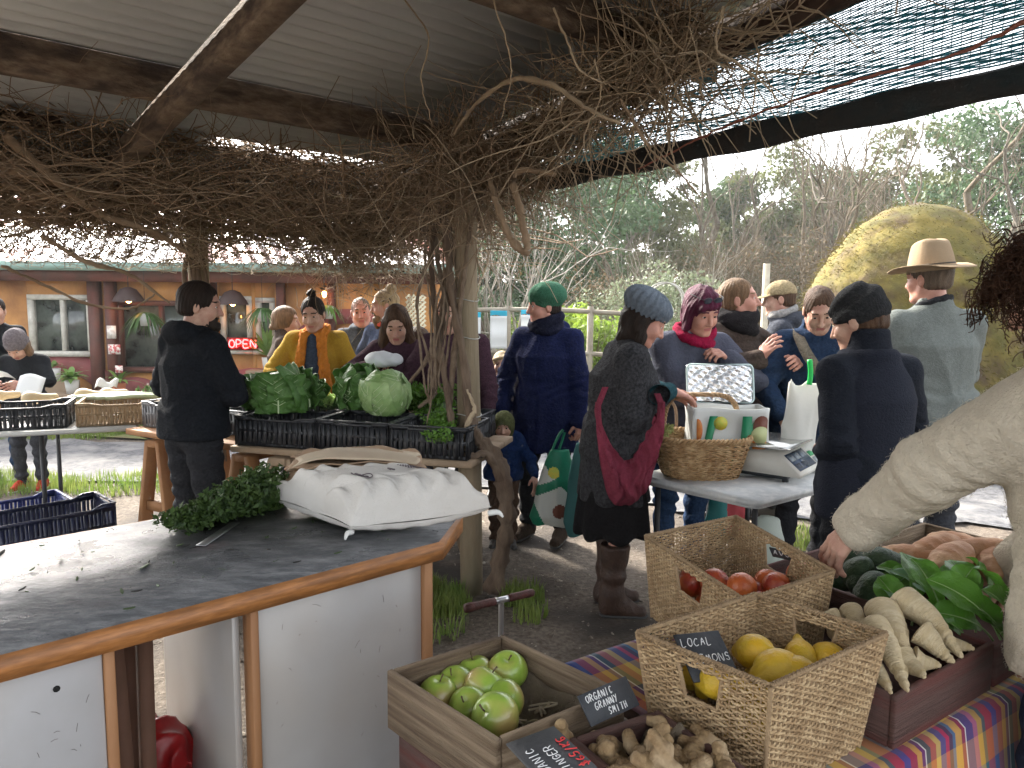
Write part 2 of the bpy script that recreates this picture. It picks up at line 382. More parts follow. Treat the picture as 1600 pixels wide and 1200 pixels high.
    for (W_, E_, sg, hp) in ((WL, EL, -1, hl), (WR, ER, 1, hr)):
        hp = dict(hp or {}); dr = unit(A(*hp['dir'])) if 'dir' in hp else unit(W_ - E_); nm = A(*hp['n']) if 'n' in hp else A(sg * .8, .3, .6)
        cu = hp.get('curl', .35); hsz = (hs_ if not child else .72) * (.94 if female else 1)
        hc = W_ + dr * .09 * hsz; V, F = nets(lambda P: hand_sdf(P, W_ + dr * .012, dr, nm, sg, cu, hsz, hp.get('spread', .12)), np.minimum(hc - .115, W_ - .03), np.maximum(hc + .115, W_ + .03), hp.get('h', .0042))
        root_mb.add(V, F, 0)
    hm = (hair or {}).get('mat') or M('brow_brown', (.06, .035, .025), .8)
    p = root_mb.build(name, [sk, LIP, EYEW, IRIS, hm]); p.location = (x, y, z0); p.rotation_euler = (0, 0, -R(face)); tag(p, label, 'person', group)
    # ---- upper clothing
    t = dict(mat=None, th=.02, hem=.8, flare=0, sleeve=1, h=.0085, fold=.006, puff=0, hood=0, collar=0, cuff=0, quilt=0); t.update(top or {}); th_ = t['th']
    shr = t.get('shr', 1)
    def ft(P):
        U = toU(P)
        d = loft(U, np.array([.84, .92, 1.08, 1.25, 1.34, 1.41, 1.45]) * s, np.array([.165, .17, .152, .168, .15, .09, .062]) * s * w + th_ * A(1, 1, 1, 1, .8, .3, .15), np.array([.115, .118, .11, .125, .09, .07, .06]) * s * t.get('deep', 1) + th_ * A(1, 1, 1, 1, .7, .4, .2))
        hz = t['hem'] * s
        if t['hem'] < .88:
            a0 = .17 * s * w + th_; d = su(d, loft(P, np.array([t['hem'], .88, 1.02]) * s, np.array([a0 + t['flare'], a0, a0 * .9]), np.array([.12 * s + th_ + t['flare'] * .8, .122 * s + th_, .11 * s + th_])), .05)
        if female and not t.get('flat') and th_ < .03:
            for sg in (-1, 1): d = su(d, ell(U, (sg * .075 * s, .095 * s + th_ * .6, 1.23 * s), (.06 * s, .05 * s, .06 * s)), .06)
        d = su(d, rc(P, SL, SR, .045 * s + th_ * .5), .05)
        for S_ in (SL, SR): d = su(d, rc(P, up((0, -.01, 1.41 * s)), S_, .05 * s + th_ * .3, .045 * s + th_ * .4), .04)
        wr = t.get('wrist', .031)
        for S_, E_, W_ in ((SL, EL, WL), (SR, ER, WR)):
            We = E_ + (W_ - E_) * t['sleeve']; c = rc(P, S_, E_, .053 * s * shr + th_ * .7, .045 * s * shr + th_ * .6); c = su(c, rc(P, E_, We, .045 * s * shr + th_ * .6, wr * s + th_ * .55), .02)
            if t['fold']:     # creases gathered at the elbow
                ax = unit(W_ - S_).astype(np.float32); de = np.exp(-((P - np.float32(E_)) ** 2).sum(-1) / (.11 * s) ** 2)
                c = c + de * .0045 * np.sin((P @ ax) * 130 + 5 * noise(P, 14, 2)) + t['fold'] * 1.3 * np.abs(noise(P, 19, 4, (1.2, 1.2, .8))) ** .8
            if t['cuff']: c = su(c, rc(P, We - unit(W_ - E_) * .035, We, wr * s + th_ * .75), .006)
            d = su(d, c, .035)
        if t['hood']:
            d = su(d, ell(U, (0, -.085 * s, 1.43 * s), (.13 * s, .075 * s, .075 * s)), .03); d = su(d, ell(U, (0, .02, 1.445 * s), (.1 * s, .09 * s, .03 * s)), .03)
            d = smx(d, -ell(U, (0, -.045 * s, 1.5 * s), (.078 * s, .06 * s, .06 * s)), .02)
        if t['collar']:
            nb2 = up((0, -.005, (1.44 + t['collar']) * s)); d = su(d, rc(P, up((0, -.01, 1.40 * s)), nb2, .088 * s, .078 * s), .025); d = smx(d, -rc(P, up((0, .0, 1.45 * s)), nb2 + .06 * Ru[:, 2], .062 * s, .068 * s), .01)
        if t['fold']:
            nn_ = noise(P, 11, 1, (1.4, 1.4, .6)); d = d + t['fold'] * (2.0 * (np.abs(nn_) ** .8 - .35) + 1.0 * np.abs(noise(P, 22, 3, (1, 1, .5))) ** .8)
            if t.get('drape'): an = np.arctan2(P[..., 0], P[..., 1]); d = d + t['drape'] * np.sin(an * 9 + 2 * noise(P, 5, 6)) * np.clip((.95 * s - P[..., 2]) / .4, 0, 1)
            wz = np.exp(-((U[..., 2] - 1.05 * s) / .09) ** 2); d = d + wz * t['fold'] * .6 * np.sin(U[..., 2] * 70 + 9 * noise(P, 7, 5))
        if t['puff']: d = d + t['puff'] * (.5 - np.abs(np.sin(U[..., 2] * t.get('pf', 42) + .6 * noise(P, 5, 2))))
        if t.get('zip'): d = d + .005 * np.exp(-((U[..., 0] - .004) / .007) ** 2) * (U[..., 1] > 0)
        if t.get('knit'): d = d + .0022 * np.sin(U[..., 2] * 320) * 0 + t['knit'] * noise(P, 110, 7)
        return smx(d, hz - P[..., 2], .012) if t['hem'] < .88 else smx(d, hz - U[..., 2], .012)
    lo = np.minimum(allp.min(0) - .1, A(-.26 - t['flare'] - th_, -.2 - t['flare'] - th_, t['hem'] * s - .03)); hi = np.maximum(allp.max(0) + .1, A(.26 + t['flare'] + th_, .2 + t['flare'] + th_, 1.4 * s))
    V, F = nets(ft, lo, hi, t['h']); top_o = MB().add(V, F).build(t.get('name', 'coat'), t['mat'], p)
    # ---- legs
    lg = dict(mat=None, kind='trousers', r=1, h=.011); lg.update(legs or {})
    if not hidden_legs:
        def fl(P):
            d = None
            for sg in (-1, 1):
                kn = A(sg * stance * s, .025 + step * sg * .5, .48 * s); an = A(sg * stance * s, -.005 + step * sg, .1 * s); r = lg['r']
                c = su(rc(P, (sg * .085 * s, 0, .84 * s), kn, .095 * s * (.5 + .5 * r), .068 * s * r), rc(P, kn, an, .066 * s * r, .054 * s * r), .02)
                c = c + .004 * np.sin(P[..., 2] * 70 + 4 * noise(P, 9, 2 + sg)) * (1 + 1.5 * np.exp(-((P[..., 2] - .48 * s) / .08) ** 2) + 1.5 * np.exp(-((P[..., 2] - .13 * s) / .06) ** 2)); d = c if d is None else su(d, c, .025)
            d = su(d, ell(P, (0, 0, .9 * s), (.168 * s * w, .115 * s, .12 * s)), .04); return np.maximum(d, (lg.get('low', .055)) * s - P[..., 2])
        V, F = nets(fl, (-.3 * s, -.25 - abs(step), .02), (.3 * s, .25 + abs(step), 1.05 * s), lg['h']); MB().add(V, F).build('trousers', lg['mat'], p)
        if lg['kind'] == 'skirt':
            zs = np.array([lg.get('hemz', .45), .7, .95]) * s
            V, F = nets(lambda P: loft(P, zs, np.array([.24, .21, .17]) * s, np.array([.2, .17, .13]) * s) + .012 * np.sin(np.arctan2(P[..., 0], P[..., 1]) * 8 + noise(P, 4, 1) * 2) * np.clip((.95 * s - P[..., 2]) / .4, 0, 1), (-.3, -.28, lg.get('hemz', .45) * s - .03), (.3, .28, .98 * s), .011)
            MB().add(V, F).build('skirt', lg.get('skirt_mat', lg['mat']), p)
        sh = dict(mat=M('shoe_dark', (.03, .025, .022), .6, bump=.3, bs=80), boot=0); sh.update(shoe or {})
        for sg in (-1, 1):
            an = A(sg * stance * s, -.005 + step * sg, .09 * s); to = an + A(sg * .02, .15 * s, -.055 * s)
            def fs(P):
                d = su(rc(P, an + A(0, -.03 * s, -.045 * s), to, .04 * s, .036 * s), rc(P, an + A(0, -.015, 0), to * .5 + an * .5 + A(0, 0, .005), .045 * s, .036 * s), .03)
                if sh['boot']: d = su(d, rc(P, an, an + A(0, .01, sh['boot']), .058 * s, .075 * s), .03); d = d + .005 * np.sin(P[..., 2] * 50 + 3 * noise(P, 12, 1)); d = np.maximum(d, P[..., 2] - an[2] - sh['boot'])
                return np.maximum(d, .006 - P[..., 2])
            V, F = nets(fs, an + A(-.11, -.13, -.1), an + A(.12, .24, .06 + sh['boot']), .008); b = MB().add(V, F)
            so_ = b.build('boot' if sh['boot'] else 'shoe', sh['mat'], p)
            V, F = nets(lambda P: np.maximum(rc(P, an + A(0, -.03 * s, -.045 * s), to, .046 * s, .042 * s), np.abs(P[..., 2] - .012) - .012), an + A(-.11, -.13, -.12), an + A(.12, .24, 0), .008); MB().add(V, F).build('sole', M('sole_' + sh.get('sole', 'dark'), (.04, .04, .04) if sh.get('sole', 'dark') == 'dark' else (.5, .5, .48), .7), so_)
    # ---- hair
    if hair:
        k = hair.get('kind', 'short'); tk = hair.get('t', .0)
        def fr(P):
            Q = toH(P); az = np.arctan2(Q[..., 0], Q[..., 1] + .02)
            d = ell(Q, (0, -.02, .033), (.082 + tk, .103 + tk, .097 + tk)); d = su(d, ell(Q, (0, -.035, -.03), (.074 + tk, .075 + tk, .06)), .03)
            lw = hair.get('fringe') or k == 'bob'; fc = ell(Q, (hair.get('part', 0), .088, -.04 if lw else -.02), (.07 + hair.get('open', 0), .075 if lw else .07, .1)); d = smx(d, -fc, .012)
            if k in ('short', 'bun'): d = smx(d, -ell(Q, (0, .03, -.07), (.12, .055, .075)), .02)
            d = smx(d, -.085 - Q[..., 2] if k != 'short' else -.06 - Q[..., 2], .02)
            if k == 'bun':
                bc = A(*hair.get('bun', (0, -.08, .1))); d = su(d, ell(Q, bc, A(1, .95, .9) * hair.get('br', .04)) + .004 * np.sin(Q[..., 0] * 150 + Q[..., 2] * 170), .012)
            if k == 'tail': d = su(d, rc(Q, (0, -.1, -.02), (0, -.13, -.05), .025), .02)
            if k == 'bob':
                for sg in (-1, 1): d = su(d, rc(Q, (sg * .074, -.005, .03), (sg * .078, .01, hair.get('len', -.1)), .022, .024), .03)
                d = su(d, ell(Q, (0, -.06, -.06), (.075, .05, .06)), .03)
            if hair.get('fringe'): d = su(d, rc(Q, (-.045, .07, .07), (.05, .075, .052), .02), .02)
            if k == 'long':
                for c_ in hair['locks']: d = su(d, rc(Q, c_[0], c_[1], c_[2], c_[3]), .03)
            g = hair.get('g', .0022)
            return (d + g * .8 * np.sin(az * 24 + 16 * noise(Q, 13, 2) + Q[..., 2] * 25) + g * .7 * noise(Q, 90, 4, (1, 1, .4)) + hair.get('curl', 0) * noise(Q, 75, 5)) * hs_
        ex = hair.get('ext', .2); V, F = nets(fr, HC - A(ex, ex, hair.get('down', .2)), HC + A(ex, ex, .21), hair.get('h', .0055)); MB().add(V, F).build('hair', hair['mat'], p)
    if beard:
        def fbd(P):
            Q = toH(P); d = ell(Q, (0, .045, -.085), (.055, .055, .05)); d = su(d, rc(Q, (0, .08, -.11), (0, .08, -.13 - beard.get('len', 0)), .03, .02), .03)
            d = su(d, rc(Q, (-.03, .088, -.052), (.03, .088, -.052), .008), .01); d = smx(d, -rc(Q, (-.016, .1, -.066), (.016, .1, -.066), .009), .006); d = np.maximum(d, -(head_sdf(Q) + .004)); return (d + .003 * noise(Q, 100, 3)) * hs_
        V, F = nets(fbd, HC - .2, HC + A(.15, .15, .05), .006); MB().add(V, F).build('beard', beard['mat'], p)
    # ---- hat
    if hat:
        k = hat['kind']
        def fk(P):
            Q = toH(P); az = np.arctan2(Q[..., 0], Q[..., 1] + .02)
            if k == 'beanie':
                d = ell(Q, (0, -.02, .05), (.09, .112, .092 + hat.get('tall', 0))); rz = Q[..., 2] - hat.get('low', -.005) - Q[..., 1] * hat.get('tilt', .3); d = smx(d, -rz, .004)
                rim = smx(ell(Q, (0, -.018, .045), (.096, .116, .1)), np.abs(rz - .024) - .024, .008); d = su(d, rim, .006)
                d = d + .0016 * np.sin(az * 60) + hat.get('fold', .003) * np.sin(Q[..., 2] * 90 + Q[..., 1] * 40 + 3 * noise(Q, 14, 1)); return d * hs_
            if k == 'beret':
                c = A(*hat.get('c', (0, -.045, .07))); d = ell(Q, c, hat.get('r', (.118, .125, .075))); rz = Q[..., 2] - hat.get('low', .02) - Q[..., 1] * .3
                d = smx(d, -ell(Q, (0, -.01, .02), (.08, .1, .085)), .004); d = smx(d, -rz + .0, .01)
                rim = smx(ell(Q, (0, -.018, .045), (.09, .112, .098)), np.abs(rz - .012) - .018, .006); d = su(d, rim, .015)
                d = d + hat.get('rib', .003) * np.sin(az * hat.get('n', 18)) + .0018 * noise(Q, 70, 2); return d * hs_
            if k == 'cap':
                d = ell(Q, (0, -.018, .045), (.09, .11, .09)); d = smx(d, .03 - Q[..., 2], .005); d = d + .0015 * np.cos(az * 6)
                b = np.maximum(np.abs(Q[..., 2] - .04 + (Q[..., 1] - .09) * .25 + Q[..., 0] ** 2 * 3) - .003, np.sqrt((Q[..., 0] / .075) ** 2 + ((Q[..., 1] - .085) / .085) ** 2) * .075 - .075); d = su(d, b, .004); return d * hs_
            if k == 'balaclava':
                d = ell(Q, (0, -.015, .02), (.092, .115, .112)); d = su(d, rc(Q, (0, 0, -.05), (0, -.01, -.12), .075, .07), .04); d = smx(d, -ell(Q, (0, .1, -.025), (.06, .075, .062)), .008); return (d + .002 * np.sin(az * 50)) * hs_
            if k == 'brim':
                r = np.sqrt((Q[..., 0] / .93) ** 2 + (Q[..., 1] + .015) ** 2); z = Q[..., 2] - .055
                bz = .55 * np.clip(np.abs(Q[..., 0]) - .1, 0, 1) ** 2 * 10 * .35 - .25 * np.clip(np.abs(Q[..., 1]) - .1, 0, 1) * .6
                brim = np.maximum(np.abs(z - bz) - .0035, r - .2) * .9
                zz = np.clip(z / .145, 0, 1); ra = .104 - .03 * zz ** 1.5; front = np.clip((Q[..., 1] + .02) / .1, 0, 1) * zz
                q = np.sqrt((Q[..., 0] / (ra * (.9 - .38 * front))) ** 2 + ((Q[..., 1] + .015) / (ra * 1.08)) ** 2); dr_ = (q - 1) * .075
                topz = .142 - .22 * np.clip(.04 - np.abs(Q[..., 0]), 0, 1) - .1 * np.abs(Q[..., 1] + .03) * 1.2
                crown = smx(smx(dr_, z - topz, .02), -z - .02, .004); d = su(brim, crown, .012); d = smx(d, -ell(Q, (0, -.015, .0), (.088, .105, .11)), .004); return (d + .001 * noise(Q, 40, 2)) * hs_
        V, F = nets(fk, HC - A(.23, .23, .17), HC + A(.23, .23, .24), hat.get('h', .0055)); ho = MB().add(V, F).build('hat', hat['mat'], p)
        if k == 'brim':
            a = np.linspace(0, 2 * pi, 40); z_ = .068; rr = .099
            Vb, Fb = tubes(np.stack([rr * .93 * np.sin(a) * .985, rr * 1.1 * np.cos(a) - .015, np.full(40, z_)], -1), .005, 5); MB().add(Vb * hs_ @ Hb.T + HC, Fb).build('hat_band', M('hat_band', (.03, .022, .018), .7), ho)
    if glasses:
        g = MB(); zz, yy = glasses.get('z', .008), glasses.get('y', .103)
        for sg in (-1, 1):
            a = np.linspace(0, 2 * pi, 18); g.addp(tubes(np.stack([sg * .031 + .023 * np.cos(a), np.full(18, yy) - .006 * np.abs(np.cos(a)), zz + .017 * np.sin(a)], -1), .0022, 4))
            g.addp(tubes(A([sg * .053, yy, zz + .005], [sg * .074, yy - .03, zz + .006], [sg * .08, yy - .1, zz - .002]), .002, 4))
        g.addp(tubes(A([-.009, yy, zz + .005], [0, yy + .003, zz + .008], [.009, yy, zz + .005]), .002, 4)); g.V = [(v * hs_ @ Hb.T + HC).astype(np.float32) for v in g.V]
        if glasses.get('lens'):
            for sg in (-1, 1):
                V, F = lathe([(.0005, .002), (.012, .0015), (.022, 0)], 16); V = V[:, [0, 2, 1]] * A(1, 1, .75) + A(sg * .031, yy, zz); g.add(V * hs_ @ Hb.T + HC, F, 1)
        g.build('glasses', [M('glasses_frame', (.03, .03, .035), .35), M('lens', (.03, .035, .05), .1)], p)
    p_info = dict(o=p, HC=HC, Hb=Hb, hs=hs_, up=up, WL=WL, WR=WR, s=s, Ru=Ru, SL=SL, SR=SR)
    return p_info
def pw(pi_, v):
    """person-local point to world"""
    o = pi_['o']; a = o.rotation_euler.z; v = A(*v); return A(v[0] * cos(a) - v[1] * sin(a) + o.location[0], v[0] * sin(a) + v[1] * cos(a) + o.location[1], v[2] + o.location[2])
# ================================================================ SETTING
NZ = lambda x, y, k=1.0, s=0: np.sin(x * 1.7 * k + s) * np.cos(y * 2.1 * k + 1.3 * s) + .5 * np.sin(x * 4.3 * k + y * 3.7 * k + s)
dirt = M('dirt', (.07, .052, .038), .95, col2=(.17, .14, .11), ns=38, col3=(.045, .036, .03), ns3=1.6, bump=1.0, bs=60, coord='Object')
gmat = dirt
def gh(x, y): return .012 * NZ(x, y, 1.6) + .006 * NZ(x, y, 6, 2)
V, F = grid(170, 170, lambda u, v: np.stack([-7 + 14 * u, -1 + 12 * v, gh(-7 + 14 * u, -1 + 12 * v) * np.minimum(1, 8 * np.minimum(np.minimum(u, 1 - u), np.minimum(v, 1 - v)))], -1))
g = MB().add(V, F)
g.add(*grid(2, 2, lambda u, v: np.stack([-400 + 393 * u, -400 + 900 * v, 0 * u], -1))); g.add(*grid(2, 2, lambda u, v: np.stack([7 + 393 * u, -400 + 900 * v, 0 * u], -1)))
g.add(*grid(2, 2, lambda u, v: np.stack([-7 + 14 * u, -400 + 399 * v, 0 * u], -1))); g.add(*grid(2, 2, lambda u, v: np.stack([-7 + 14 * u, 11 + 489 * v, 0 * u], -1)))
tag(g.build('ground', gmat), kind='structure')
gravel = M('gravel_grey', (.13, .13, .138), .9, col2=(.06, .06, .065), ns=22, col3=(.19, .185, .18), ns3=3, bump=1.0, bs=60)
def ribbon(pts, w, z, m=10, wob=.12):
    P = smooth_path(pts, m); T = np.gradient(P, axis=0); T /= np.linalg.norm(T, axis=1, keepdims=True); N_ = np.stack([-T[:, 1], T[:, 0]], -1)
    k = len(P); ww = np.interp(np.arange(k), np.linspace(0, k - 1, len(np.atleast_1d(w))), np.atleast_1d(w)) / 2
    a = P + N_ * (ww + wob * rng.normal(size=k) * .5)[:, None]; b = P - N_ * (ww + wob * rng.normal(size=k) * .5)[:, None]
    t = np.linspace(0, 1, 9)[:, None, None]; V = a[None] * (1 - t) + b[None] * t; V = np.concatenate([V, (gh(V[..., 0], V[..., 1]) + z)[..., None]], -1)
    i = np.arange(8)[:, None] * k + np.arange(k - 1)[None]; return V.reshape(-1, 3), np.stack([i, i + k, i + k + 1, i + 1], -1).reshape(-1, 4)
tag(MB().add(*ribbon([[-14, 7.6], [-8, 7.4], [-4, 7.3], [-1.2, 7.4], [.6, 6.9], [2.2, 6.2], [5, 6.0], [9, 6.5]], [2.2, 2.1, 1.9, 1.9, 1.7, 1.6, 1.6, 1.6], .02)).build('path', gravel), kind='structure')
lawn = M('lawn_soil', (.1, .15, .035), .95, col2=(.16, .19, .05), ns=6, col3=(.14, .12, .06), ns3=1.5, bump=.8, bs=40)
V, F = grid(80, 40, lambda u, v: np.stack([-16 + 46 * u, 8.55 + 16 * v + .3 * np.sin(u * 40), 0 * u + .024], -1)); tag(MB().add(V, F).build('lawn', lawn), kind='structure')
# hill behind
hillm = M('hill_scrub', (.035, .05, .022), .95, col2=(.06, .075, .035), ns=.8, bump=1, bs=3)
V, F = grid(90, 24, lambda u, v: np.stack([-60 + 150 * u, 42 + 60 * v, (4.2 + 1.8 * np.sin(u * 9) + 1.2 * np.sin(u * 23 + 1)) * np.sin(np.clip(v * 2.2, 0, 1.57)) + .5 * np.sin(u * 70 + v * 9) * v], -1))
tag(MB().add(V, F).build('hills', hillm), kind='structure')

# grass: blades
def blades(n, xy, h=(.04, .12), w=.004, lean=.5):
    x, y = xy; n = len(x); hh = rng.uniform(*h, n); a = rng.uniform(0, 2 * pi, n); l = rng.uniform(0, lean, n) * hh
    b = np.stack([x, y, gh(x, y) * (np.abs(x) < 6.5) * (y < 10.5) - .003 + .0 * x], -1); sd_ = np.stack([-np.sin(a), np.cos(a), 0 * a], -1) * w; lv = np.stack([np.cos(a), np.sin(a), 0 * a], -1)
    m = b + lv * (l * .3)[:, None] + A(0, 0, 1) * (hh * .6)[:, None]; t = b + lv * l[:, None] + A(0, 0, 1) * hh[:, None]
    V = np.stack([b - sd_, b + sd_, m + sd_ * .7, m - sd_ * .7, t], 1).reshape(-1, 3); i = np.arange(n)[:, None] * 5
    return V, [i + np.array([0, 1, 2, 3]), i + np.array([3, 2, 4])]
grassm = M('grass_blade', (.13, .22, .04), .6, col2=(.24, .28, .07), ns=3, tl=.35)
gx, gy = [], []
def patch(cx, cy, r, n, k=1.0):
    a = rng.uniform(0, 2 * pi, n); q = np.sqrt(rng.uniform(0, 1, n)) * r; gx.append(cx + q * np.cos(a)); gy.append(cy + q * np.sin(a) * k)
patch(-.44, 3.8, .2, 900); patch(-.5, 3.95, .1, 500); patch(-.3, 3.72, .1, 260); patch(.06, 3.85, .13, 420); patch(.1, 3.62, .1, 120); patch(-.36, 3.5, .16, 140); patch(-1.2, 5.9, .7, 3000); patch(-.56, 3.62, .1, 200); patch(1.0, 3.35, .12, 200)
for cx, cy, r, n in ((-4.6, 6.2, .9, 2600), (-5.5, 8.6, .9, 1800), (-3.4, 8.7, 1.0, 2600), (-3.3, 6.25, .7, 1200), (1.9, 4.9, .5, 900), (2.2, 8.2, 1.0, 1500), (-5, 6.2, .6, 1000)): patch(cx, cy, r, n, .5)
V, F = blades(0, (np.concatenate(gx), np.concatenate(gy))); gb = MB().add(V, F)
x = rng.uniform(-8, 12, 26000); y = 8.6 + 9 * rng.uniform(0, 1, 26000) ** 1.6; V, F = blades(0, (x, y), (.03, .14), .009); gb.add(V + A(0, 0, .03), F)
tag(gb.build('grass', grassm, smooth=False), kind='stuff')
# litter of chips and pebbles on the dirt
n = 9000; x = rng.uniform(-2.6, 3.0, n); y = rng.uniform(1.6, 6.2, n); a = rng.uniform(0, 6.28, n); sz = rng.uniform(.003, .011, n) * (1 + 1.6 * (rng.random(n) > .93)); fl = rng.uniform(.25, 1, n)
c, s_ = np.cos(a), np.sin(a); b = np.stack([x, y, gh(x, y)], -1); u = np.stack([c, s_, 0 * a], -1) * sz[:, None]; v = np.stack([-s_, c, 0 * a], -1) * (sz * fl * .7)[:, None]; k = A(0, 0, 1) * (sz * .5)[:, None]
V = np.stack([b - u, b - v, b + u, b + v, b + k + u * .3], 1).reshape(-1, 3); i = np.arange(n)[:, None] * 5
fs = [i + np.array(t) for t in ([0, 1, 4], [1, 2, 4], [2, 3, 4], [3, 0, 4])]; tag(MB().add(V, fs).build('gravel', M('chips', (.13, .1, .075), .9, col2=(.04, .03, .024), ns=60, col3=(.36, .32, .26), ns3=33), smooth=False), kind='stuff')

# ---------------------------------------------------------------- house behind
WY = 10.0
plaster = M('orange_plaster', (.55, .27, .09), .85, col2=(.33, .15, .06), ns=2.5, bump=.3, bs=20); maroon = M('maroon_timber', (.11, .035, .025), .6, col2=(.07, .03, .022), ns=6, bump=.2, bs=30)
whitef = M('white_frame', (.55, .53, .47), .5, col2=(.4, .38, .33), ns=12); glassd = M('window_glass', (.05, .06, .055), .06, col2=(.11, .13, .11), ns=2.2, col3=(.02, .025, .025), ns3=5, spec=.8)
hx = lambda px, Y=WY: aty(px, 500, Y)[0]; hz = lambda py, px=400, Y=WY: aty(px, py, Y)[2]
house = empty('house', (-5, WY, 0), 0, 'low orange plastered house with maroon posts and a metal roof', 'house')
def hb(m, c, s_, **k): m.addp(box(A(*c) - A(-5, WY, 0), s_, **k))
xl, xr = -12.5, hx(672); zt = hz(440)
m = MB(); wins = [(42, 142, 470, 566), (180, 312, 478, 590), (342, 392, 470, 560), (398, 428, 472, 560)]
# wall built round its openings
xs = sorted(set([xl, xr] + [hx(w[i]) for w in wins for i in (0, 1)]))
for a, b in zip(xs[:-1], xs[1:]):
    ins = [w for w in wins if hx(w[0]) - .01 <= a and hx(w[1]) + .01 >= b]
    if ins:
        z1, z0 = hz(ins[0][2]), hz(ins[0][3]); hb(m, ((a + b) / 2, WY + .1, z0 / 2), (b - a, .2, z0)); hb(m, ((a + b) / 2, WY + .1, (z1 + zt) / 2), (b - a, .2, zt - z1))
    else: hb(m, ((a + b) / 2, WY + .1, zt / 2), (b - a, .2, zt))
hb(m, (xr - .1, WY + 2.6, zt / 2), (.2, 5, zt)); m.build('wall', plaster, house, smooth=False)
for k, (a, b, t, bo) in enumerate(wins):
    x0, x1, z1, z0 = hx(a), hx(b), hz(t), hz(bo); f = MB(); w_ = .07
    for c, s_ in ((((x0 + x1) / 2, WY + .03, z1 - w_ / 2), (x1 - x0, .09, w_)), (((x0 + x1) / 2, WY - .01, z0 + w_ / 2), (x1 - x0 + .06, .16, w_)), ((x0 + w_ / 2, WY + .03, (z0 + z1) / 2), (w_, .09, z1 - z0 - 2 * w_)), ((x1 - w_ / 2, WY + .03, (z0 + z1) / 2), (w_, .09, z1 - z0 - 2 * w_))): hb(f, c, s_)
    if k in (0, 1): hb(f, ((x0 + x1) / 2 + .03, WY + .032, (z0 + z1) / 2), (.05, .08, z1 - z0 - 2 * w_))
    fo = f.build('window', whitef if k != 1 else maroon, house, smooth=False); gm = MB(); hb(gm, ((x0 + x1) / 2, WY + .07, (z0 + z1) / 2), (x1 - x0 - .02, .012, z1 - z0 - .02)); gm.build('pane', glassd, fo, smooth=False)
for a, b in ((146, 160), (172, 184), (330, 340), (436, 446), (516, 524)):
    m = MB(); hb(m, ((hx(a) + hx(b)) / 2, WY - .09, zt / 2), (hx(b) - hx(a), .14, zt)); m.build('post', maroon, house, smooth=False)
m = MB(); hb(m, ((xl + xr) / 2, WY - .22, zt + .02), (xr - xl + .5, .12, .2)); m.build('fascia', maroon, house, smooth=False)
# arches in maroon low on the wall
for px, r_, pz in ((100, .75, 600), (205, .6, 628), (395, .85, 625), (545, 1.0, 540)):
    a = np.linspace(0, pi, 20); ro, ri = r_, r_ * .62 if px != 545 else r_ * .8; cx = hx(px); cz = hz(pz) - r_ * .55
    o = np.stack([cx + ro * np.cos(a), 0 * a + WY - .025, cz + ro * np.sin(a)], -1) - A(-5, WY, 0); i_ = np.stack([cx + ri * np.cos(a), 0 * a + WY - .025, cz + ri * np.sin(a)], -1) - A(-5, WY, 0)
    V = np.concatenate([o, i_]); j = np.arange(19); F = np.stack([j, j + 20, j + 21, j + 1], -1); MB().add(*thick(V, F, .02)).build('painted_arch', M('maroon_paint', (.24, .07, .07), .8, col2=(.17, .05, .05), ns=5), house, smooth=False)
gut = MB(); hb(gut, ((xl + xr) / 2 + .2, WY - .36, zt + .11), (xr - xl + .8, .12, .11)); gut.build('gutter', M('green_gutter', (.2, .3, .26), .45), house, smooth=False)
# hipped roof of corrugated iron
rz0, rz1 = zt + .17, zt + 1.35
ridgeR = hx(560, WY + 3); 
def rf(u, v):
    xx = xl - .3 + (xr + .35 - xl + .3) * u; top = np.minimum(xx, ridgeR); X = xx * (1 - v) + v * (xl - .3 + (ridgeR - xl + .3) * u)
    return np.stack([X + 5, -.42 + 3.4 * v, rz0 + (rz1 - rz0) * v + .016 * np.sin(xx * 2 * pi / .19)], -1)
V, F = grid(900, 5, rf); MB().add(V, F).build('roof', M('roof_iron', (.52, .5, .5), .35, col2=(.42, .2, .16), ns=.55, metal=.25, bump=.1, bs=8, edge=(.5, .56)), house)  # pale tone mixed with the red stands in for glare on the iron
V, F = grid(5, 60, lambda u, v: np.stack([(xr + .35) * (1 - u) + ridgeR * u + 5, -.42 + 3.4 * u + v * (6 * (1 - u)), rz0 + (rz1 - rz0) * u + .016 * np.sin(v * 180) * (1 - u)], -1)); MB().add(V, F).build('roof', M('roof_red', (.42, .12, .08), .5), house)
MB().addp(tubes(A([xr + .37 + 5, -.44, rz0 + .02], [ridgeR + 5, 2.98, rz1 + .03]), .06, 6)).addp(tubes(A([ridgeR + 5, 2.98, rz1 + .03], [xl + 5, 2.98, rz1 + .03]), .07, 6)).build('ridge_cap', M('ridge_red', (.45, .12, .07), .5), house)
# lattice panel
x0, x1, z0, z1 = hx(636), hx(668), hz(530, 650), hz(462, 650); m = MB()
for k in range(-8, 9):
    for sg in (-1, 1):
        cx = (x0 + x1) / 2 + k * .06; p = []
        for tt in np.linspace(-1, 1, 60):
            q = A(cx + sg * tt * .45, WY - .26 - .006 * sg, (z0 + z1) / 2 + tt * .45)
            if x0 <= q[0] <= x1 and z0 <= q[2] <= z1: p.append(q)
        if len(p) > 3: m.addp(boxab(p[0], p[-1], .012, .026, side=A(0, 1, 0)))
tag(m.build('lattice_panel', M('cream', (.62, .56, .4), .7), smooth=False), 'cream diamond lattice panel at the right end of the house wall', 'panel')
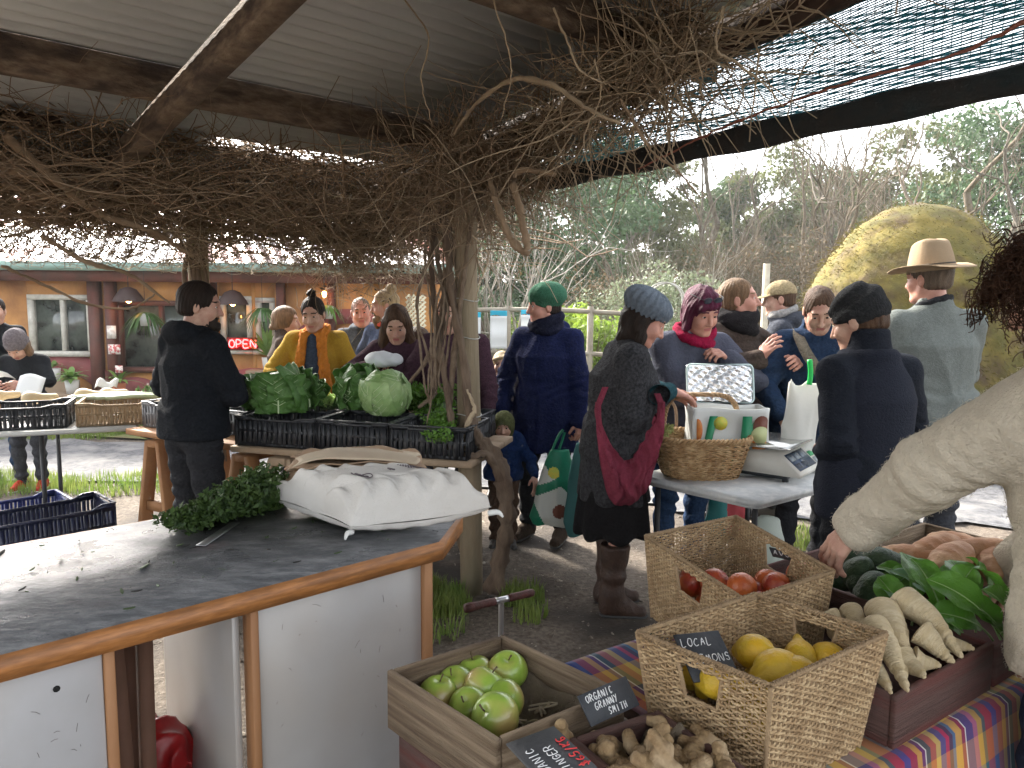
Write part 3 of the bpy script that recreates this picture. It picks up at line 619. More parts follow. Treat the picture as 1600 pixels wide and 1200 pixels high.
# bulbs and neon
bulbm = M('bulb_glow', (1, .5, .15), .4, emit=(1, .42, .1), es=9)
for k, (px, py) in enumerate(((366, 480), (205, 478), (508, 466))):
    x_, z_ = hx(px, 9.8), hz(py, px, 9.8); o = empty('hanging_lamp', (x_, 9.72, z_), 0, ['glowing bulb in a dark shade above the red neon sign', 'glowing yellow bulb hanging at the left window bay', 'small round bulb glowing above the hanging plant'][k], 'lamp')
    V, F = lathe([(.004, .07), (.03, .06), (.045, .02), (.035, -.03), (.01, -.05), (.001, -.052)], 12); MB().add(V * (1 if k < 2 else .7), F).build('bulb', bulbm, o)
    if k < 2: V, F = lathe([(.03, .16), (.1, .13), (.17, .03), (.2, -.03)], 18); MB().add(V, F).build('lamp_shade', M('dark_shade', (.03, .012, .01), .6), o)
    MB().addp(tubes(A([0, 0, .05], [0, 0, zt - z_ + .1]), .006, 4)).build('cord', M('cordm', (.02, .02, .02), .6), o)
GL = {'O': [[(.5, 0), (.15, .15), (0, .5), (.15, .85), (.5, 1), (.85, .85), (1, .5), (.85, .15), (.5, 0)]], 'P': [[(0, 0), (0, 1), (.6, 1), (.9, .75), (.6, .5), (0, .45)]], 'E': [[(.9, 0), (0, 0), (0, 1), (.9, 1)], [(0, .5), (.7, .5)]], 'N': [[(0, 0), (0, 1), (.9, 0), (.9, 1)]],
      'R': [[(0, 0), (0, 1), (.6, 1), (.85, .78), (.6, .55), (0, .5)], [(.4, .5), (.9, 0)]], 'G': [[(.9, .85), (.5, 1), (.1, .75), (0, .4), (.3, 0), (.8, .1), (.85, .45), (.5, .45)]], 'A': [[(0, 0), (.45, 1), (.9, 0)], [(.2, .4), (.7, .4)]], 'I': [[(.4, 0), (.4, 1)]],
      'C': [[(.9, .8), (.5, 1), (.1, .75), (0, .4), (.3, 0), (.85, .15)]], 'Y': [[(0, 1), (.45, .5)], [(.9, 1), (.3, -.1)]], 'S': [[(.85, .85), (.5, 1), (.1, .8), (.3, .55), (.7, .45), (.8, .15), (.4, 0), (0, .15)]], 'M': [[(0, 0), (.1, 1), (.45, .4), (.8, 1), (.95, 0)]], 'T': [[(0, 1), (1, 1)], [(.5, 1), (.5, 0)]],
      'H': [[(0, 0), (0, 1)], [(.85, 0), (.85, 1)], [(0, .5), (.85, .5)]], 'L': [[(0, 1), (0, 0), (.8, 0)]], '$': [[(.85, .8), (.5, .95), (.1, .75), (.8, .3), (.4, .05), (0, .2)], [(.45, 1.15), (.45, -.15)]], '5': [[(.8, 1), (.1, 1), (.05, .55), (.6, .6), (.8, .3), (.5, 0), (0, .1)]],
      '/': [[(0, -.1), (.7, 1.1)]], 'K': [[(0, 0), (0, 1)], [(.8, 1), (0, .45), (.85, 0)]], 'D': [[(0, 0), (0, 1), (.5, .95), (.9, .5), (.5, .05), (0, 0)]], 'V': [[(0, 1), (.45, 0), (.9, 1)]], '6': [[(.7, 1), (.15, .6), (.05, .25), (.4, 0), (.8, .25), (.5, .5), (.1, .35)]], '.': [[(.3, 0), (.4, .05)]], ' ': []}
def lettering(mb, text, o, ex, ez, h, r, w=.62, gap=.28, jit=.04, n=4, lift=None):
    """strokes from origin o along ex with height along ez; text height h"""
    o = A(*o); ex = unit(ex); ez = unit(ez); nn_ = np.cross(ex, ez); x = 0
    for ch in text:
        for st in GL.get(ch, []):
            p = A(*st) + rng.normal(size=(len(st), 2)) * jit; p = smooth_path(p, 4) if len(p) > 2 else p
            P3 = o + ex * ((x + p[:, :1] * w) * h) + ez * (p[:, 1:] * h)
            if lift is not None: P3 = lift(P3)
            mb.addp(tubes(P3, r, n, cap=True))
        x += w + gap
    return x * h
m = MB(); x_, z_ = hx(352, 9.8), hz(551, 370, 9.8); lettering(m, 'OPEN', (x_, 9.86, z_), (1, 0, 0), (0, 0, 1), .1, .0085, w=.72, gap=.24, jit=0, n=6)
sg = empty('neon_sign', (0, 0, 0), 0, 'red neon sign reading OPEN in the house window', 'sign'); m.build('lettering', M('neon', (1, .05, .05), .4, emit=(1, .03, .03), es=4.5), sg)
m = MB().addp(box((x_ + .17, 9.89, z_ + .05), (.42, .012, .17))); m.build('panel', M('neon_back', (.16, .01, .01), .5), sg, smooth=False)
# notices on the maroon post, pot plants by the house
for k, (px, py, w_, h_, c) in enumerate(((169, 530, .12, .17, (.55, .5, .45)), (172, 557, .16, .13, (.5, .1, .1)), (178, 588, .1, .1, (.5, .12, .12)))):
    o = MB().addp(box((hx(px, 9.8), 9.83, hz(py, px, 9.8)), (w_, .01, h_))); o = o.build('notice', M('notice%d' % k, c, .7, col2=(.75, .7, .65), ns=18, edge=(.48, .52)), smooth=False)
    tag(o, ['pale paper notice fixed high on the maroon post', 'red and white notice in the middle of the maroon post', 'small red card low on the maroon post'][k], 'notice')
def leaves(mb, c, n, L=.3, w=.02, up_=.8, droop=.6, mi=0, segs=5, spread=1.0):
    """strap leaves fanning from c"""
    a = rng.uniform(0, 2 * pi, n); e = rng.uniform(.2, 1, n) * up_; l = L * rng.uniform(.6, 1.1, n); t = np.linspace(0, 1, segs)[None]
    rr = l[:, None] * t * np.cos(e)[:, None] * spread; z = l[:, None] * (t * np.sin(e)[:, None] - droop * t ** 2)
    P = np.stack([c[0] + rr * np.cos(a)[:, None], c[1] + rr * np.sin(a)[:, None], c[2] + z], -1); ww = w * np.sin(np.clip(t * .9 + .12, 0, 1) * pi) + 1e-4
    s_ = np.stack([-np.sin(a), np.cos(a), 0 * a], -1)[:, None] * ww[..., None]; V = np.stack([P - s_, P + s_], 2).reshape(-1, 3)
    i = (np.arange(n) * segs * 2)[:, None] + (np.arange(segs - 1) * 2)[None]; mb.add(V, np.stack([i, i + 1, i + 3, i + 2], -1).reshape(-1, 4), mi)
leafm = M('leaf_mid', (.1, .2, .04), .5, col2=(.17, .28, .07), ns=8, tl=.3); leafd = M('leaf_dark', (.03, .08, .02), .5, col2=(.06, .13, .03), ns=14, tl=.2); potm = M('pot_white', (.5, .5, .48), .6); terra = M('terracotta', (.35, .12, .06), .8)
def plant(px, py, Y, L, n, label, pot=None, w=.02, hang=False, lm=leafm, droop=.5):
    c = aty(px, py, Y); o = empty('potted_plant', c, 0, label, 'plant'); m = MB(); leaves(m, (0, 0, .02), n, L, w, .2 if hang else 1.25, 1.1 if hang else droop); m.build('leaves', lm, o)
    V, F = lathe([(.001, -.16), (.06, -.16), (.08, 0), (.07, 0), (.065, -.02), (.001, -.02)], 14); MB().add(V, F).build('pot', pot or potm, o)
    if hang: MB().addp(tubes(A([0, 0, 0], [0, 0, zt + .1 - c[2]]), .004, 3)).build('cord', M('cordm', (0.02, .02, .02)), o)
    elif c[2] > .3: MB().addp(box((0, 0, -.16 - (c[2] - .16) / 2), (.5, .3, c[2] - .16), bev=.01)).build('stand', M('old_wood', (.2, .14, .09), .85), o, smooth=False)
plant(225, 500, 9.7, .4, 46, 'pale green fern hanging in the left window bay', hang=True, w=.014, lm=leafd); plant(408, 490, 9.7, .34, 46, 'trailing plant hanging right of the neon sign', hang=True, w=.013, lm=leafd); plant(510, 484, 9.7, .28, 46, 'small hanging plant under the round bulb', hang=True)
plant(418, 565, 9.6, .55, 26, 'spiky strap leaved plant behind the brown jacketed woman', droop=.2, w=.03); plant(112, 606, 8.8, .3, 34, 'bright green plant in a tray outside the left window', w=.035, lm=leafm); plant(84, 588, 9.6, .2, 20, 'little plant in a white pot on the window ledge'); plant(186, 610, 9.2, .35, 16, 'spindly potted plant under the notices', pot=terra, w=.03)

# ---------------------------------------------------------------- trees
bark = M('bark', (.09, .07, .055), .9, col2=(.16, .14, .11), ns=9, bump=.8, bs=20, bstretch=(4, 4, 1)); barkp = M('bark_pale', (.36, .34, .3), .8, col2=(.2, .18, .15), ns=6, bump=.4, bs=18); barkt = M('bark_tan', (.11, .085, .06), .9, col2=(.17, .135, .1), ns=6, bump=.5, bs=14)
def branches(base, d, L, r, depth, out, wig=.25, split=3, ang=.6, upb=.1, K=6, dec=.68):
    t = np.linspace(0, 1, K); p = [A(*base)]; dd = unit(d)
    for k in range(K - 1): dd = unit(dd + rng.normal(size=3) * wig + A(0, 0, upb)); p.append(p[-1] + dd * L / (K - 1))
    P = np.array(p); out.append((P, r * (1 - .45 * t)))
    if depth <= 0: return
    for k in range(split):
        f = rng.uniform(.35, 1) if k else 1.0; i = min(int(f * (K - 1)), K - 1); nd = unit(dd + rng.normal(size=3) * ang); branches(P[i], nd, L * dec * rng.uniform(.7, 1.15), r * .55 * (1.1 - .3 * f), depth - 1, out, wig, split, ang, upb, K, dec)
def limbs(mb, out, n=4, mi=0, rmin=.0):
    for r_, nn_ in ((1, n),):
        P = np.array([o[0] for o in out]); rr = np.array([np.maximum(o[1], rmin) for o in out]); V, F = tubes(P, rr, nn_); mb.add(V, F, mi)
def leafcloud(mb, pts, n, rad, sz, mi=0, flat=.7):
    """n small leaf faces in clumps around pts"""
    c = np.asarray(pts)[rng.integers(0, len(pts), n)]; q = rng.normal(size=(n, 3)); q /= np.linalg.norm(q, axis=1, keepdims=True); p = c + q * (rad * rng.uniform(.2, 1, n) ** .5)[:, None] * A(1, 1, flat)
    u = rng.normal(size=(n, 3)); u /= np.linalg.norm(u, axis=1, keepdims=True); v = np.cross(u, rng.normal(size=(n, 3))); v /= np.linalg.norm(v, axis=1, keepdims=True); s_ = sz * rng.uniform(.5, 1.3, n)[:, None]
    V = np.stack([p - u * s_, p - v * s_ * .45, p + u * s_, p + v * s_ * .45], 1).reshape(-1, 3); mb.add(V, np.arange(n * 4).reshape(-1, 4), mi)
LG = [M('foliage_dark', (.04, .075, .025), .6, col2=(.075, .12, .04), ns=.9, tl=.25), M('foliage_blue', (.045, .095, .04), .6, col2=(.09, .15, .06), ns=.9, tl=.25), M('foliage_olive', (.08, .1, .035), .6, col2=(.13, .14, .05), ns=.9, tl=.3), M('foliage_pale', (.22, .25, .16), .6, col2=(.14, .17, .1), ns=2, tl=.3), M('foliage_lime', (.16, .26, .03), .6, col2=(.25, .34, .05), ns=3, tl=.4), M('foliage_brown', (.09, .065, .035), .8, col2=(.15, .105, .06), ns=2, tl=.2)]
def tree(px, Y, H, Wd, kind, label, lm=0, n=9000, trunk=None, sz=.14, low=.12, depth=3, group='trees behind the market', r=None, bm=None, split=3, cl=60, name='tree'):
    x_ = aty(px, 475, Y)[0]; o = empty(name, (x_, Y, 0), 0, label, name.replace('_', ' ') if name != 'pine_tree' else 'tree', group); out = []; r = r or H * .022
    branches((0, 0, 0), (rng.normal() * .05, 0, 1), H * .5, r, depth, out, wig=.1 if kind != 'bare' else .2, split=split, ang=.55, upb=.15)
    m = MB(); limbs(m, out, 5); m.build('trunk', bm or bark, o)
    if kind != 'bare':
        c = []
        for _ in range(cl):
            a, b, h = rng.uniform(0, 2 * pi), rng.uniform(0, 1) ** .5, rng.uniform(low, 1); e = math.sqrt(max(.05, 1 - ((h - .45) / .6) ** 2)); c.append((Wd * .5 * b * e * cos(a), Wd * .5 * b * e * sin(a), H * h * (.9 + .2 * rng.random())))
        m = MB(); leafcloud(m, c, n, Wd * .15, sz); m.build('crown', LG[lm], o)
    return o
T = [  # px, Y, H, W, leaf, label
 (755, 24, 7.0, 5.5, 1, 'bluish green dense tree behind the pale stemmed shrub'), (860, 26, 7.8, 6.5, 1, 'broad blue green tree above the green beanie woman'), (930, 30, 7.8, 6, 0, 'dark tree filling the gap behind the lime bush'),
 (1000, 33, 8.0, 6, 2, 'olive green tree under the far end of the shade cloth'), (1130, 36, 7.2, 5, 0, 'dark pointed tree at the foot of the open sky'), (1215, 34, 8.0, 6.5, 2, 'rounded olive tree left of the broken snag'),
 (1290, 37, 8.0, 6, 0, 'dark green tree behind the twiggy thicket'), (1420, 30, 8.2, 6, 2, 'olive tree directly behind the mossy dome'), (1530, 26, 7.9, 6.5, 1, 'blue green tree right of the mossy dome'), (1640, 24, 8.0, 6, 0, 'dark tree at the right edge of the view'),
 (640, 30, 7.2, 6, 2, 'olive tree rising behind the house roof'), (700, 27, 6.5, 5, 0, 'dark tree seen between the vine stems'), (1360, 40, 8.0, 6, 1, 'distant blue green tree between the two bare trunks')]
for px, Y, H, Wd, lm, lb in T: tree(px, Y, H, Wd, 'leaf', lb, lm, n=15000, sz=.115 * Y / 28)
B = [(1450, 15, 6.6, 'spreading bare tree right behind the mossy dome', barkt, 5, .12), (1300, 16, 6.2, 'brown forked bare tree left of the mossy dome', barkt, 5, .11), (1545, 17, 7.6, 'many branched bare tree right of the mossy dome', bark, 5, .12), (1380, 17, 7.6, 'crooked bare tree with thin crown over the cap man', bark, 5, .1), (1040, 22, 8.5, 'tall bare branched tree in the middle distance', bark, 5, .17), (1255, 20, 6.4, 'bare tree with a tangled brown top behind the cap man', barkt, 5, .12), (1405, 19, 6.2, 'broken topped bare tree left of the wide brimmed hat', barkt, 4, .16),
     (1490, 20, 9.5, 'tall straight bare tree above the mossy dome', barkt, 5, .17), (1592, 13, 7.5, 'smooth pale trunked tree at the right edge', barkp, 5, .15), (1330, 24, 8.5, 'thin bare tree against the white sky', barkt, 5, .12), (1150, 25, 7.0, 'slender bare tree left of the twiggy thicket', bark, 5, .11), (980, 24, 6.5, 'fine twigged bare tree behind the beret woman', barkt, 5, .1)]
for px, Y, H, lb, bm_, dp, r_ in B: tree(px, Y, H, 4, 'bare', lb, depth=dp, r=r_, bm=bm_, group='bare winter trees')
def shrub(px, Y, H, Wd, label, lm, n, sz, stems=14, bm_=barkt, depth=2, name='shrub', cl=40, rr=.012, sp=.5, leafp=.85):
    x_ = aty(px, 475, Y)[0]; o = empty(name, (x_, Y, 0), 0, label, 'shrub'); out = []
    for _ in range(stems): branches((rng.normal() * Wd * .06, rng.normal() * Wd * .06, 0), (rng.normal() * sp, rng.normal() * sp, 1), H * rng.uniform(.45, .7), rr, depth, out, .12, 3, .45, .1)
    m = MB(); limbs(m, out, 3, rmin=.003); m.build('stems', bm_, o)
    if n:
        c = [(rng.normal() * Wd * .25, rng.normal() * Wd * .25, H * rng.uniform(.1, leafp)) for _ in range(cl)]; m = MB(); leafcloud(m, c, n, Wd * .16, sz); m.build('foliage', LG[lm], o)
shrub(800, 11, 3.1, 2.0, 'white stemmed bare shrub left of the green beanie', 0, 0, 0, 13, barkp, 2, rr=.03, sp=.28)
shrub(905, 13, 1.75, 1.7, 'rounded lime green bush beside the green beanie', 4, 7000, .05, 10, barkt, 2, cl=50)
shrub(1035, 15, 2.7, 2.4, 'pale silvery leaved bush above the grey beret', 3, 5200, .05, 16, barkp, 2, sp=.35)
for k, (px, Y, H) in enumerate(((1110, 17, 3.2), (1180, 16, 3.5), (1260, 17, 3.3), (960, 17, 2.6), (1320, 18, 3.0), (1560, 16, 3.0))):
    shrub(px, Y, H, 3.2, ['brown twiggy thicket behind the laughing woman', 'brown leafed thicket above the cap man', 'dense tan thicket left of the mossy dome', 'grey twig thicket between lime bush and beret', 'low twigs tucked against the dome', 'tangled scrub right of the brimmed hat'][k], 5, 2600, .045, 20, barkt if k % 2 else bark, 3, sp=.4, rr=.016)
for k, (px, Y) in enumerate(((740, 12), (860, 15), (680, 13))): shrub(px, Y, 1.5, 1.8, ['yellow green weeds behind the banners', 'weedy bush right of the banners', 'weedy bush behind the brown coated figure'][k], 2 if k else 4, 4500, .045, 10, barkt, 2)
# mossy dome
moss = M('moss', (.085, .075, .018), .95, col2=(.15, .115, .025), ns=3.2, col3=(.065, .042, .022), ns3=3, bump=1.0, bs=22, edge=(.4, .6))
dc = aty(1425, 475, 8.2)
def fd(P):
    Q = P - np.float32((dc[0], dc[1], 0)); r = np.sqrt(Q[..., 0] ** 2 + (Q[..., 1]) ** 2); zz = Q[..., 2]
    R_ = np.interp(zz, [0, .6, 1.2, 1.8, 2.2, 2.5, 2.68, 2.72], [1.44, 1.38, 1.3, 1.14, .93, .66, .34, .05]) * (.94 + .05 * np.sin(np.arctan2(Q[..., 1], Q[..., 0]) * 2 + 1)); return np.maximum((r - R_) * .75, zz - 2.74) + .035 * noise(P, 4, 1) + .02 * noise(P, 13, 3) + .012 * np.abs(noise(P, 30, 4))
V, F = nets(fd, dc * A(1, 1, 0) + A(-1.6, -1.6, -.1), dc * A(1, 1, 0) + A(1.6, 1.6, 2.85), .045)
do = empty('moss_dome', (0, 0, 0), 0, 'rounded moss covered dome behind the man in the brimmed hat', 'dome'); MB().add(V, F).build('dome', moss, do)
fn = np.cross(V[F[:, 2]] - V[F[:, 0]], V[F[:, 3]] - V[F[:, 1]]); fn /= np.linalg.norm(fn, axis=1, keepdims=True) + 1e-9; ce = V[F].mean(1); k = rng.integers(0, len(F), 26000); p = ce[k] + rng.normal(size=(26000, 3)) * .03; nn = fn[k]
t_ = np.cross(nn, rng.normal(size=nn.shape)); t_ /= np.linalg.norm(t_, axis=1, keepdims=True); ln = rng.uniform(.015, .06, (26000, 1)) * (.4 + np.abs(noise(p, 3, 2))[:, None]); Vt = np.stack([p - t_ * .008, p + t_ * .008, p + nn * ln + t_ * .012 - A(0, 0, 1) * ln * .5], 1).reshape(-1, 3)
MB().add(Vt, np.arange(len(Vt)).reshape(-1, 3)).build('moss_tufts', M('moss_tuft', (.095, .09, .022), .9, col2=(.15, .12, .03), ns=2.2, col3=(.08, .055, .025), ns3=4.5, tl=.3), do, smooth=False)
# banners, fence, stake, hoops
cyan = M('banner_cyan', (.05, .45, .62), .6, tl=.3); bwhite = M('banner_white', (.7, .72, .72), .6, tl=.3); fw = M('fence_wood', (.3, .27, .21), .85, col2=(.2, .17, .13), ns=7, bump=.4, bs=20)
for k, (a, b, t, bo) in enumerate(((733, 750, 489, 547), (764, 791, 486, 545), (812, 832, 484, 540))):
    Yb = 9.0; p0, p1 = aty(a, t, Yb), aty(b, bo, Yb); w_, h_ = p1[0] - p0[0], p0[2] - p1[2]; o = empty('banner', ((p0[0] + p1[0]) / 2, Yb, p1[2]), 0, ['narrow white and blue banner right beside the post', 'wide white banner with a blue top near the blond boy', 'white banner behind the green beanie woman'][k], 'banner', None)
    bend = lambda u, v: .012 * np.sin(v * 9 + k); V, F = grid(8, 14, lambda u, v: np.stack([(u - .5) * w_, bend(u, v), v * h_ * .86], -1)); MB().add(*thick(V, F, .003)).build('sheet', bwhite, o)
    V, F = grid(8, 8, lambda u, v: np.stack([(u - .5) * w_, bend(u, .86 + .14 * v), h_ * (.86 + .03 * np.sin(u * 5) * (1 - v)) + v * h_ * (.14 - .0)], -1)); MB().add(*thick(V, F, .004)).build('top_band', cyan, o)
fo = empty('rail_fence', (0, 9.1, 0), 0, 'weathered rail fence carrying the banners', 'fence')
x0, x1 = aty(725, 475, 9.1)[0], aty(985, 475, 9.1)[0]; 
for k in range(5): MB().addp(cyl((x0 + (x1 - x0) * k / 4, .02, 0), (x0 + (x1 - x0) * k / 4 + .01, .02, 1.58), .04, 8)).build('post', fw, fo)
for zz in (1.52, 1.0, .55): MB().addp(tubes(A([x0, 0.02, zz], [(x0 + x1) / 2, .0, zz + .02], [x1, .02, zz - .03]), .03, 6)).build('rail', fw, fo)
p = aty(1195, 405, 7.5); tag(MB().addp(box((p[0], 7.5, p[2] / 2), (.055, .05, p[2]))).build('stake', M('pale_stake', (.5, .45, .34), .8, col2=(.38, .33, .25), ns=9), smooth=False), 'pale upright timber stake just left of the cap man', 'stake')
for k, (px, r_) in enumerate(((1035, .17), (1047, .17), (1000, .15))):
    c = aty(px, 475, 6.8); a = np.linspace(0, pi, 16); P = np.concatenate([[[c[0] + r_, 6.8, 0]], np.stack([c[0] + r_ * np.cos(a), 0 * a + 6.8 + k * .2, aty(px, 437, 6.8)[2] - r_ + r_ * np.sin(a)], -1), [[c[0] - r_, 6.8, 0]]])
    if k < 2: tag(MB().addp(tubes(P, .008, 5)).build('garden_hoop', whitef), ['white plastic garden hoop between the two women', 'second garden hoop, nearest the purple hair'][k], 'hoop')

hzb = MB().addp(box((15, 30, 9.5), (170, 150, 21))); hm_ = bpy.data.materials.new('haze_air'); hm_.use_nodes = True; hn = hm_.node_tree; hn.nodes.remove(hn.nodes['Principled BSDF'])
pv = hn.nodes.new('ShaderNodeVolumePrincipled'); pv.inputs['Color'].default_value = (.9, .94, .92, 1); pv.inputs['Density'].default_value = .0012; pv.inputs['Anisotropy'].default_value = .3; hn.links.new(pv.outputs[0], hn.nodes['Material Output'].inputs['Volume'])
tag(hzb.build('haze', hm_, smooth=False), kind='stuff')
# ================================================================ MARKET SHED
C0 = A(.18, 4.2, 0)
def S(a, b, z): return C0 - V2 * a - U2 * b + A(0, 0, z)      # a: along the cloth side towards the camera, b: along the far eave to the left
rz = lambda a: 2.64 + .13 * a
iron = M('shed_iron', (.6, .63, .63), .45, col2=(.46, .48, .49), ns=1.6, metal=.05, bump=.1, bs=9, col3=(.66, .67, .66), ns3=.7)
timber = M('shed_timber', (.13, .085, .055), .85, col2=(.24, .18, .125), ns=16, col3=(.06, .04, .03), ns3=5, stretch=(1, 1, 3), bump=1.0, bs=45); timberd = M('shed_timber_dark', (.05, .03, .022), .8, col2=(.09, .055, .04), ns=9, bump=.5, bs=25)
shed = empty('market_shed', S(0, 0, 0), 0, 'open market shed with a corrugated iron roof on rough timber beams', 'shed')
o3 = S(0, 0, 0)
def sheet(a0, a1, b0, b1, n, dz=0, nm='roof_sheet'):
    def f(u, v):
        a = a0 + (a1 - a0) * u; b = b0 + (b1 - b0) * v; P = -V2 * a[..., None] - U2 * b[..., None]; P[..., 2] = rz(a) + dz + .015 * np.sin(a * 2 * pi / .085); return P
    V, F = grid(n, 3, f); MB().add(*thick(V, F, .002, np.tile([0, 0, 1.], (len(V), 1)))).build(nm, iron, shed)
sheet(-1.28, 4.9, -.22, 5.2, 480, .055); sheet(-2.25, -1.45, -.22, 5.2, 80, .06); sheet(-1.46, -1.27, 1.35, 5.2, 16, .058); sheet(-1.46, -1.27, -.22, .25, 16, .058)
def beam(a0, b0, a1, b1, w, h, m=timber, dz=0, nm='beam'):
    p = S(a0, b0, rz(a0) + dz - h / 2) - o3; q = S(a1, b1, rz(a1) + dz - h / 2) - o3; V, F = boxab(p, q, w, h, bev=.006); MB().add(V, F).build(nm, m, shed, smooth=False)
for a in (-.5, .92, 2.3, 3.7): beam(a, -.2, a, 5.1, .07, .15, dz=.045)
beam(-2.2, -.2, -2.2, 5.1, .07, .16, dz=.04); beam(-1.36, 2.1, -1.36, 5.1, .1, .05, timberd, .045)
beam(-2.3, 1.85, 4.6, 1.85, .09, .11, dz=-.1, nm='rafter'); beam(-2.3, 4.2, 4.6, 4.2, .09, .12, dz=-.1, nm='rafter')
beam(-2.3, .04, 4.8, .04, .075, .15, timberd, .03, nm='side_beam')
# posts
postm = M('pole_wood', (.2, .15, .095), .85, col2=(.3, .24, .16), ns=5, stretch=(1, 1, .3), bump=.8, bs=30, bstretch=(1.5, 1.5, .15), col3=(.11, .1, .06), ns3=2.5)
def pole(x, y, r, h, tx, label, parent=None):
    def f(P):
        t = P[..., 2] / h; q = np.sqrt((P[..., 0] - tx * t) ** 2 + P[..., 1] ** 2) - r * (1.08 - .16 * t); return np.maximum(q + .006 * noise(P, 9, 1, (1, 1, .25)), np.maximum(-.02 - P[..., 2], P[..., 2] - h))
    V, F = nets(f, (-r * 1.6 - abs(tx), -r * 1.6, -.06), (r * 1.6 + abs(tx), r * 1.6, h + .06), .014); o = MB().add(V, F).build('pole', postm, parent); o.location = (x, y, 0); return o
p1 = pole(-.215, 3.97, .062, 2.56, -.05, ''); tag(p1, 'round timber pole wrapped by the twisting vine trunk', 'pole')
tie = MB()
for zz, r_ in ((1.42, .067), (1.0, .068), (1.62, .066)): a = np.linspace(0, 2 * pi, 24); tie.addp(tubes(np.stack([r_ * np.cos(a) - .05 * zz / 2.56, r_ * np.sin(a), zz + .008 * np.sin(a * 2)], -1), .003, 4))
tie.build('twine', M('twine', (.45, .45, .42), .7), p1)
p2 = pole(-2.12, 5.07, .07, 2.4, -.03, ''); tag(p2, 'slimmer timber pole directly behind the man in the black coat', 'pole')
for k, (a, b) in enumerate(((3.9, 4.9), (4.6, .02))):
    c = S(a, b, 0); o = pole(c[0], c[1], .07, 2.6, 0, ''); tag(o, ['timber pole under the shed roof far out to the left', 'timber pole holding the shade cloth beam behind the camera'][k], 'pole')
# shade cloth
cl = empty('shade_cloth', S(0, 0, 0), 0, 'teal knitted shade cloth rolled on a dark batten along the open side', 'shade cloth'); T1 = 4.3
clothm = M('shade_knit', (.12, .33, .37), .6, tl=.7, col2=(.08, .22, .26), ns=2); cloths = M('shade_thread', (.02, .08, .1), .7, tl=.3)
def cp_(a, v):  # v 0 bottom..1 top
    zb = 2.335 + .03 * a; zt_ = rz(a) - .06; return np.stack([-V2[0] * a + .02 * np.sin(a * 5 + v * 3) * U2[0], -V2[1] * a + .02 * np.sin(a * 5 + v * 3) * U2[1], zb + (zt_ - zb) * v], -1)
rows = MB(); av = np.linspace(0, T1, 220); K = 54; Pr = []
for k in range(K):
    v = (k + .5) / K + rng.normal() * .002; wv = .0011 * np.sin(av * 60 + k * 2.1) + .004 * np.sin(av * 7 + k * .3); v0 = v - .4 / K; v1 = v + .34 / K; a = cp_(av, np.full(220, v0)); b = cp_(av, np.full(220, v1)); a[:, 2] += wv; b[:, 2] += wv
    V = np.concatenate([a, b]); j = np.arange(219); F = np.stack([j, j + 1, j + 221, j + 220], -1); rows.add(*thick(V, F, .0012, np.tile(U2, (440, 1))))
rows.build('knit', clothm, cl)
n = int(T1 / .03); a = np.linspace(0.01, T1, n); P = np.stack([cp_(a + .003 * np.sin(v * 40), np.full(n, v)) for v in np.linspace(0, 1, 8)], 1); MB().addp(tubes(P + U2 * .002, .0017, 3)).build('thread', cloths, cl)
zb = lambda a: 2.335 + .03 * a
MB().add(*boxab(-V2 * -.07 + A(0, 0, zb(-.07) - .05), -V2 * T1 + A(0, 0, zb(T1) - .05), .045, .085, bev=.006)).build('batten', timber, cl, smooth=False)
def wrap(u, v):
    a = .0 + T1 * u; t = v * 2 * pi; return np.stack([-V2[0] * a + .036 * np.cos(t) * U2[0], -V2[1] * a + .036 * np.cos(t) * U2[1], zb(a) - .05 + (.055 + .006 * np.sin(a * 11)) * np.sin(t)], -1)
MB().add(*grid(160, 17, wrap)).build('rolled_hem', M('shade_black', (.012, .02, .022), .85, col2=(.03, .022, .018), ns=6, bump=.6, bs=80), cl)

# ---------------------------------------------------------------- bare climbing vine
vm = M('vine_bark', (.19, .125, .075), .9, col2=(.3, .215, .14), ns=6, bump=.6, bs=40); vl = M('vine_light', (.42, .33, .22), .85, col2=(.28, .21, .14), ns=8); vd = M('vine_darkening_leaf', (.09, .065, .04), .9, col2=(.05, .038, .026), ns=9, tl=.15)
vine = empty('climbing_vine', S(0, 0, 0), 0, 'huge tangle of bare climbing vine along the eaves and down the pole', 'vine'); vo = S(0, 0, 0)
def twigs(n, start, dirf, L, r, K=9, wig=.28, sag=0.0, n_=3, zmin=0):
    p = start(n); d = dirf(n); d /= np.linalg.norm(d, axis=1, keepdims=True); l = rng.uniform(L[0], L[1], n)[:, None] / (K - 1); P = [p]
    cv = rng.normal(size=(n, 3)) * wig * .5
    for k in range(K - 1):
        d = d + rng.normal(size=(n, 3)) * wig * .6 + cv - A(0, 0, sag); d /= np.linalg.norm(d, axis=1, keepdims=True); p = p + d * l; P.append(p)
    P = np.stack(P, 1); lowz = P[..., 2] < zmin; P[..., 2] = np.where(lowz, zmin + (zmin - P[..., 2]) * .35, P[..., 2]); rr = rng.uniform(r[0], r[1], n)[:, None] * np.linspace(1, .45, K)[None]; return tubes(P, rr, n_)
def loc(a, b, z): return -V2 * a[:, None] - U2 * b[:, None] + A(0, 0, 1) * z[:, None]
U = rng.uniform
def eave(n):       # fringe below the far eave
    b = U(-.25, 5.0, n); a = -2.3 + np.abs(rng.normal(size=n)) * .45; z = 2.36 - np.abs(rng.normal(size=n)) * .13 - .03 * np.clip(b - 1, 0, 9) * 0; return loc(a, b, z)
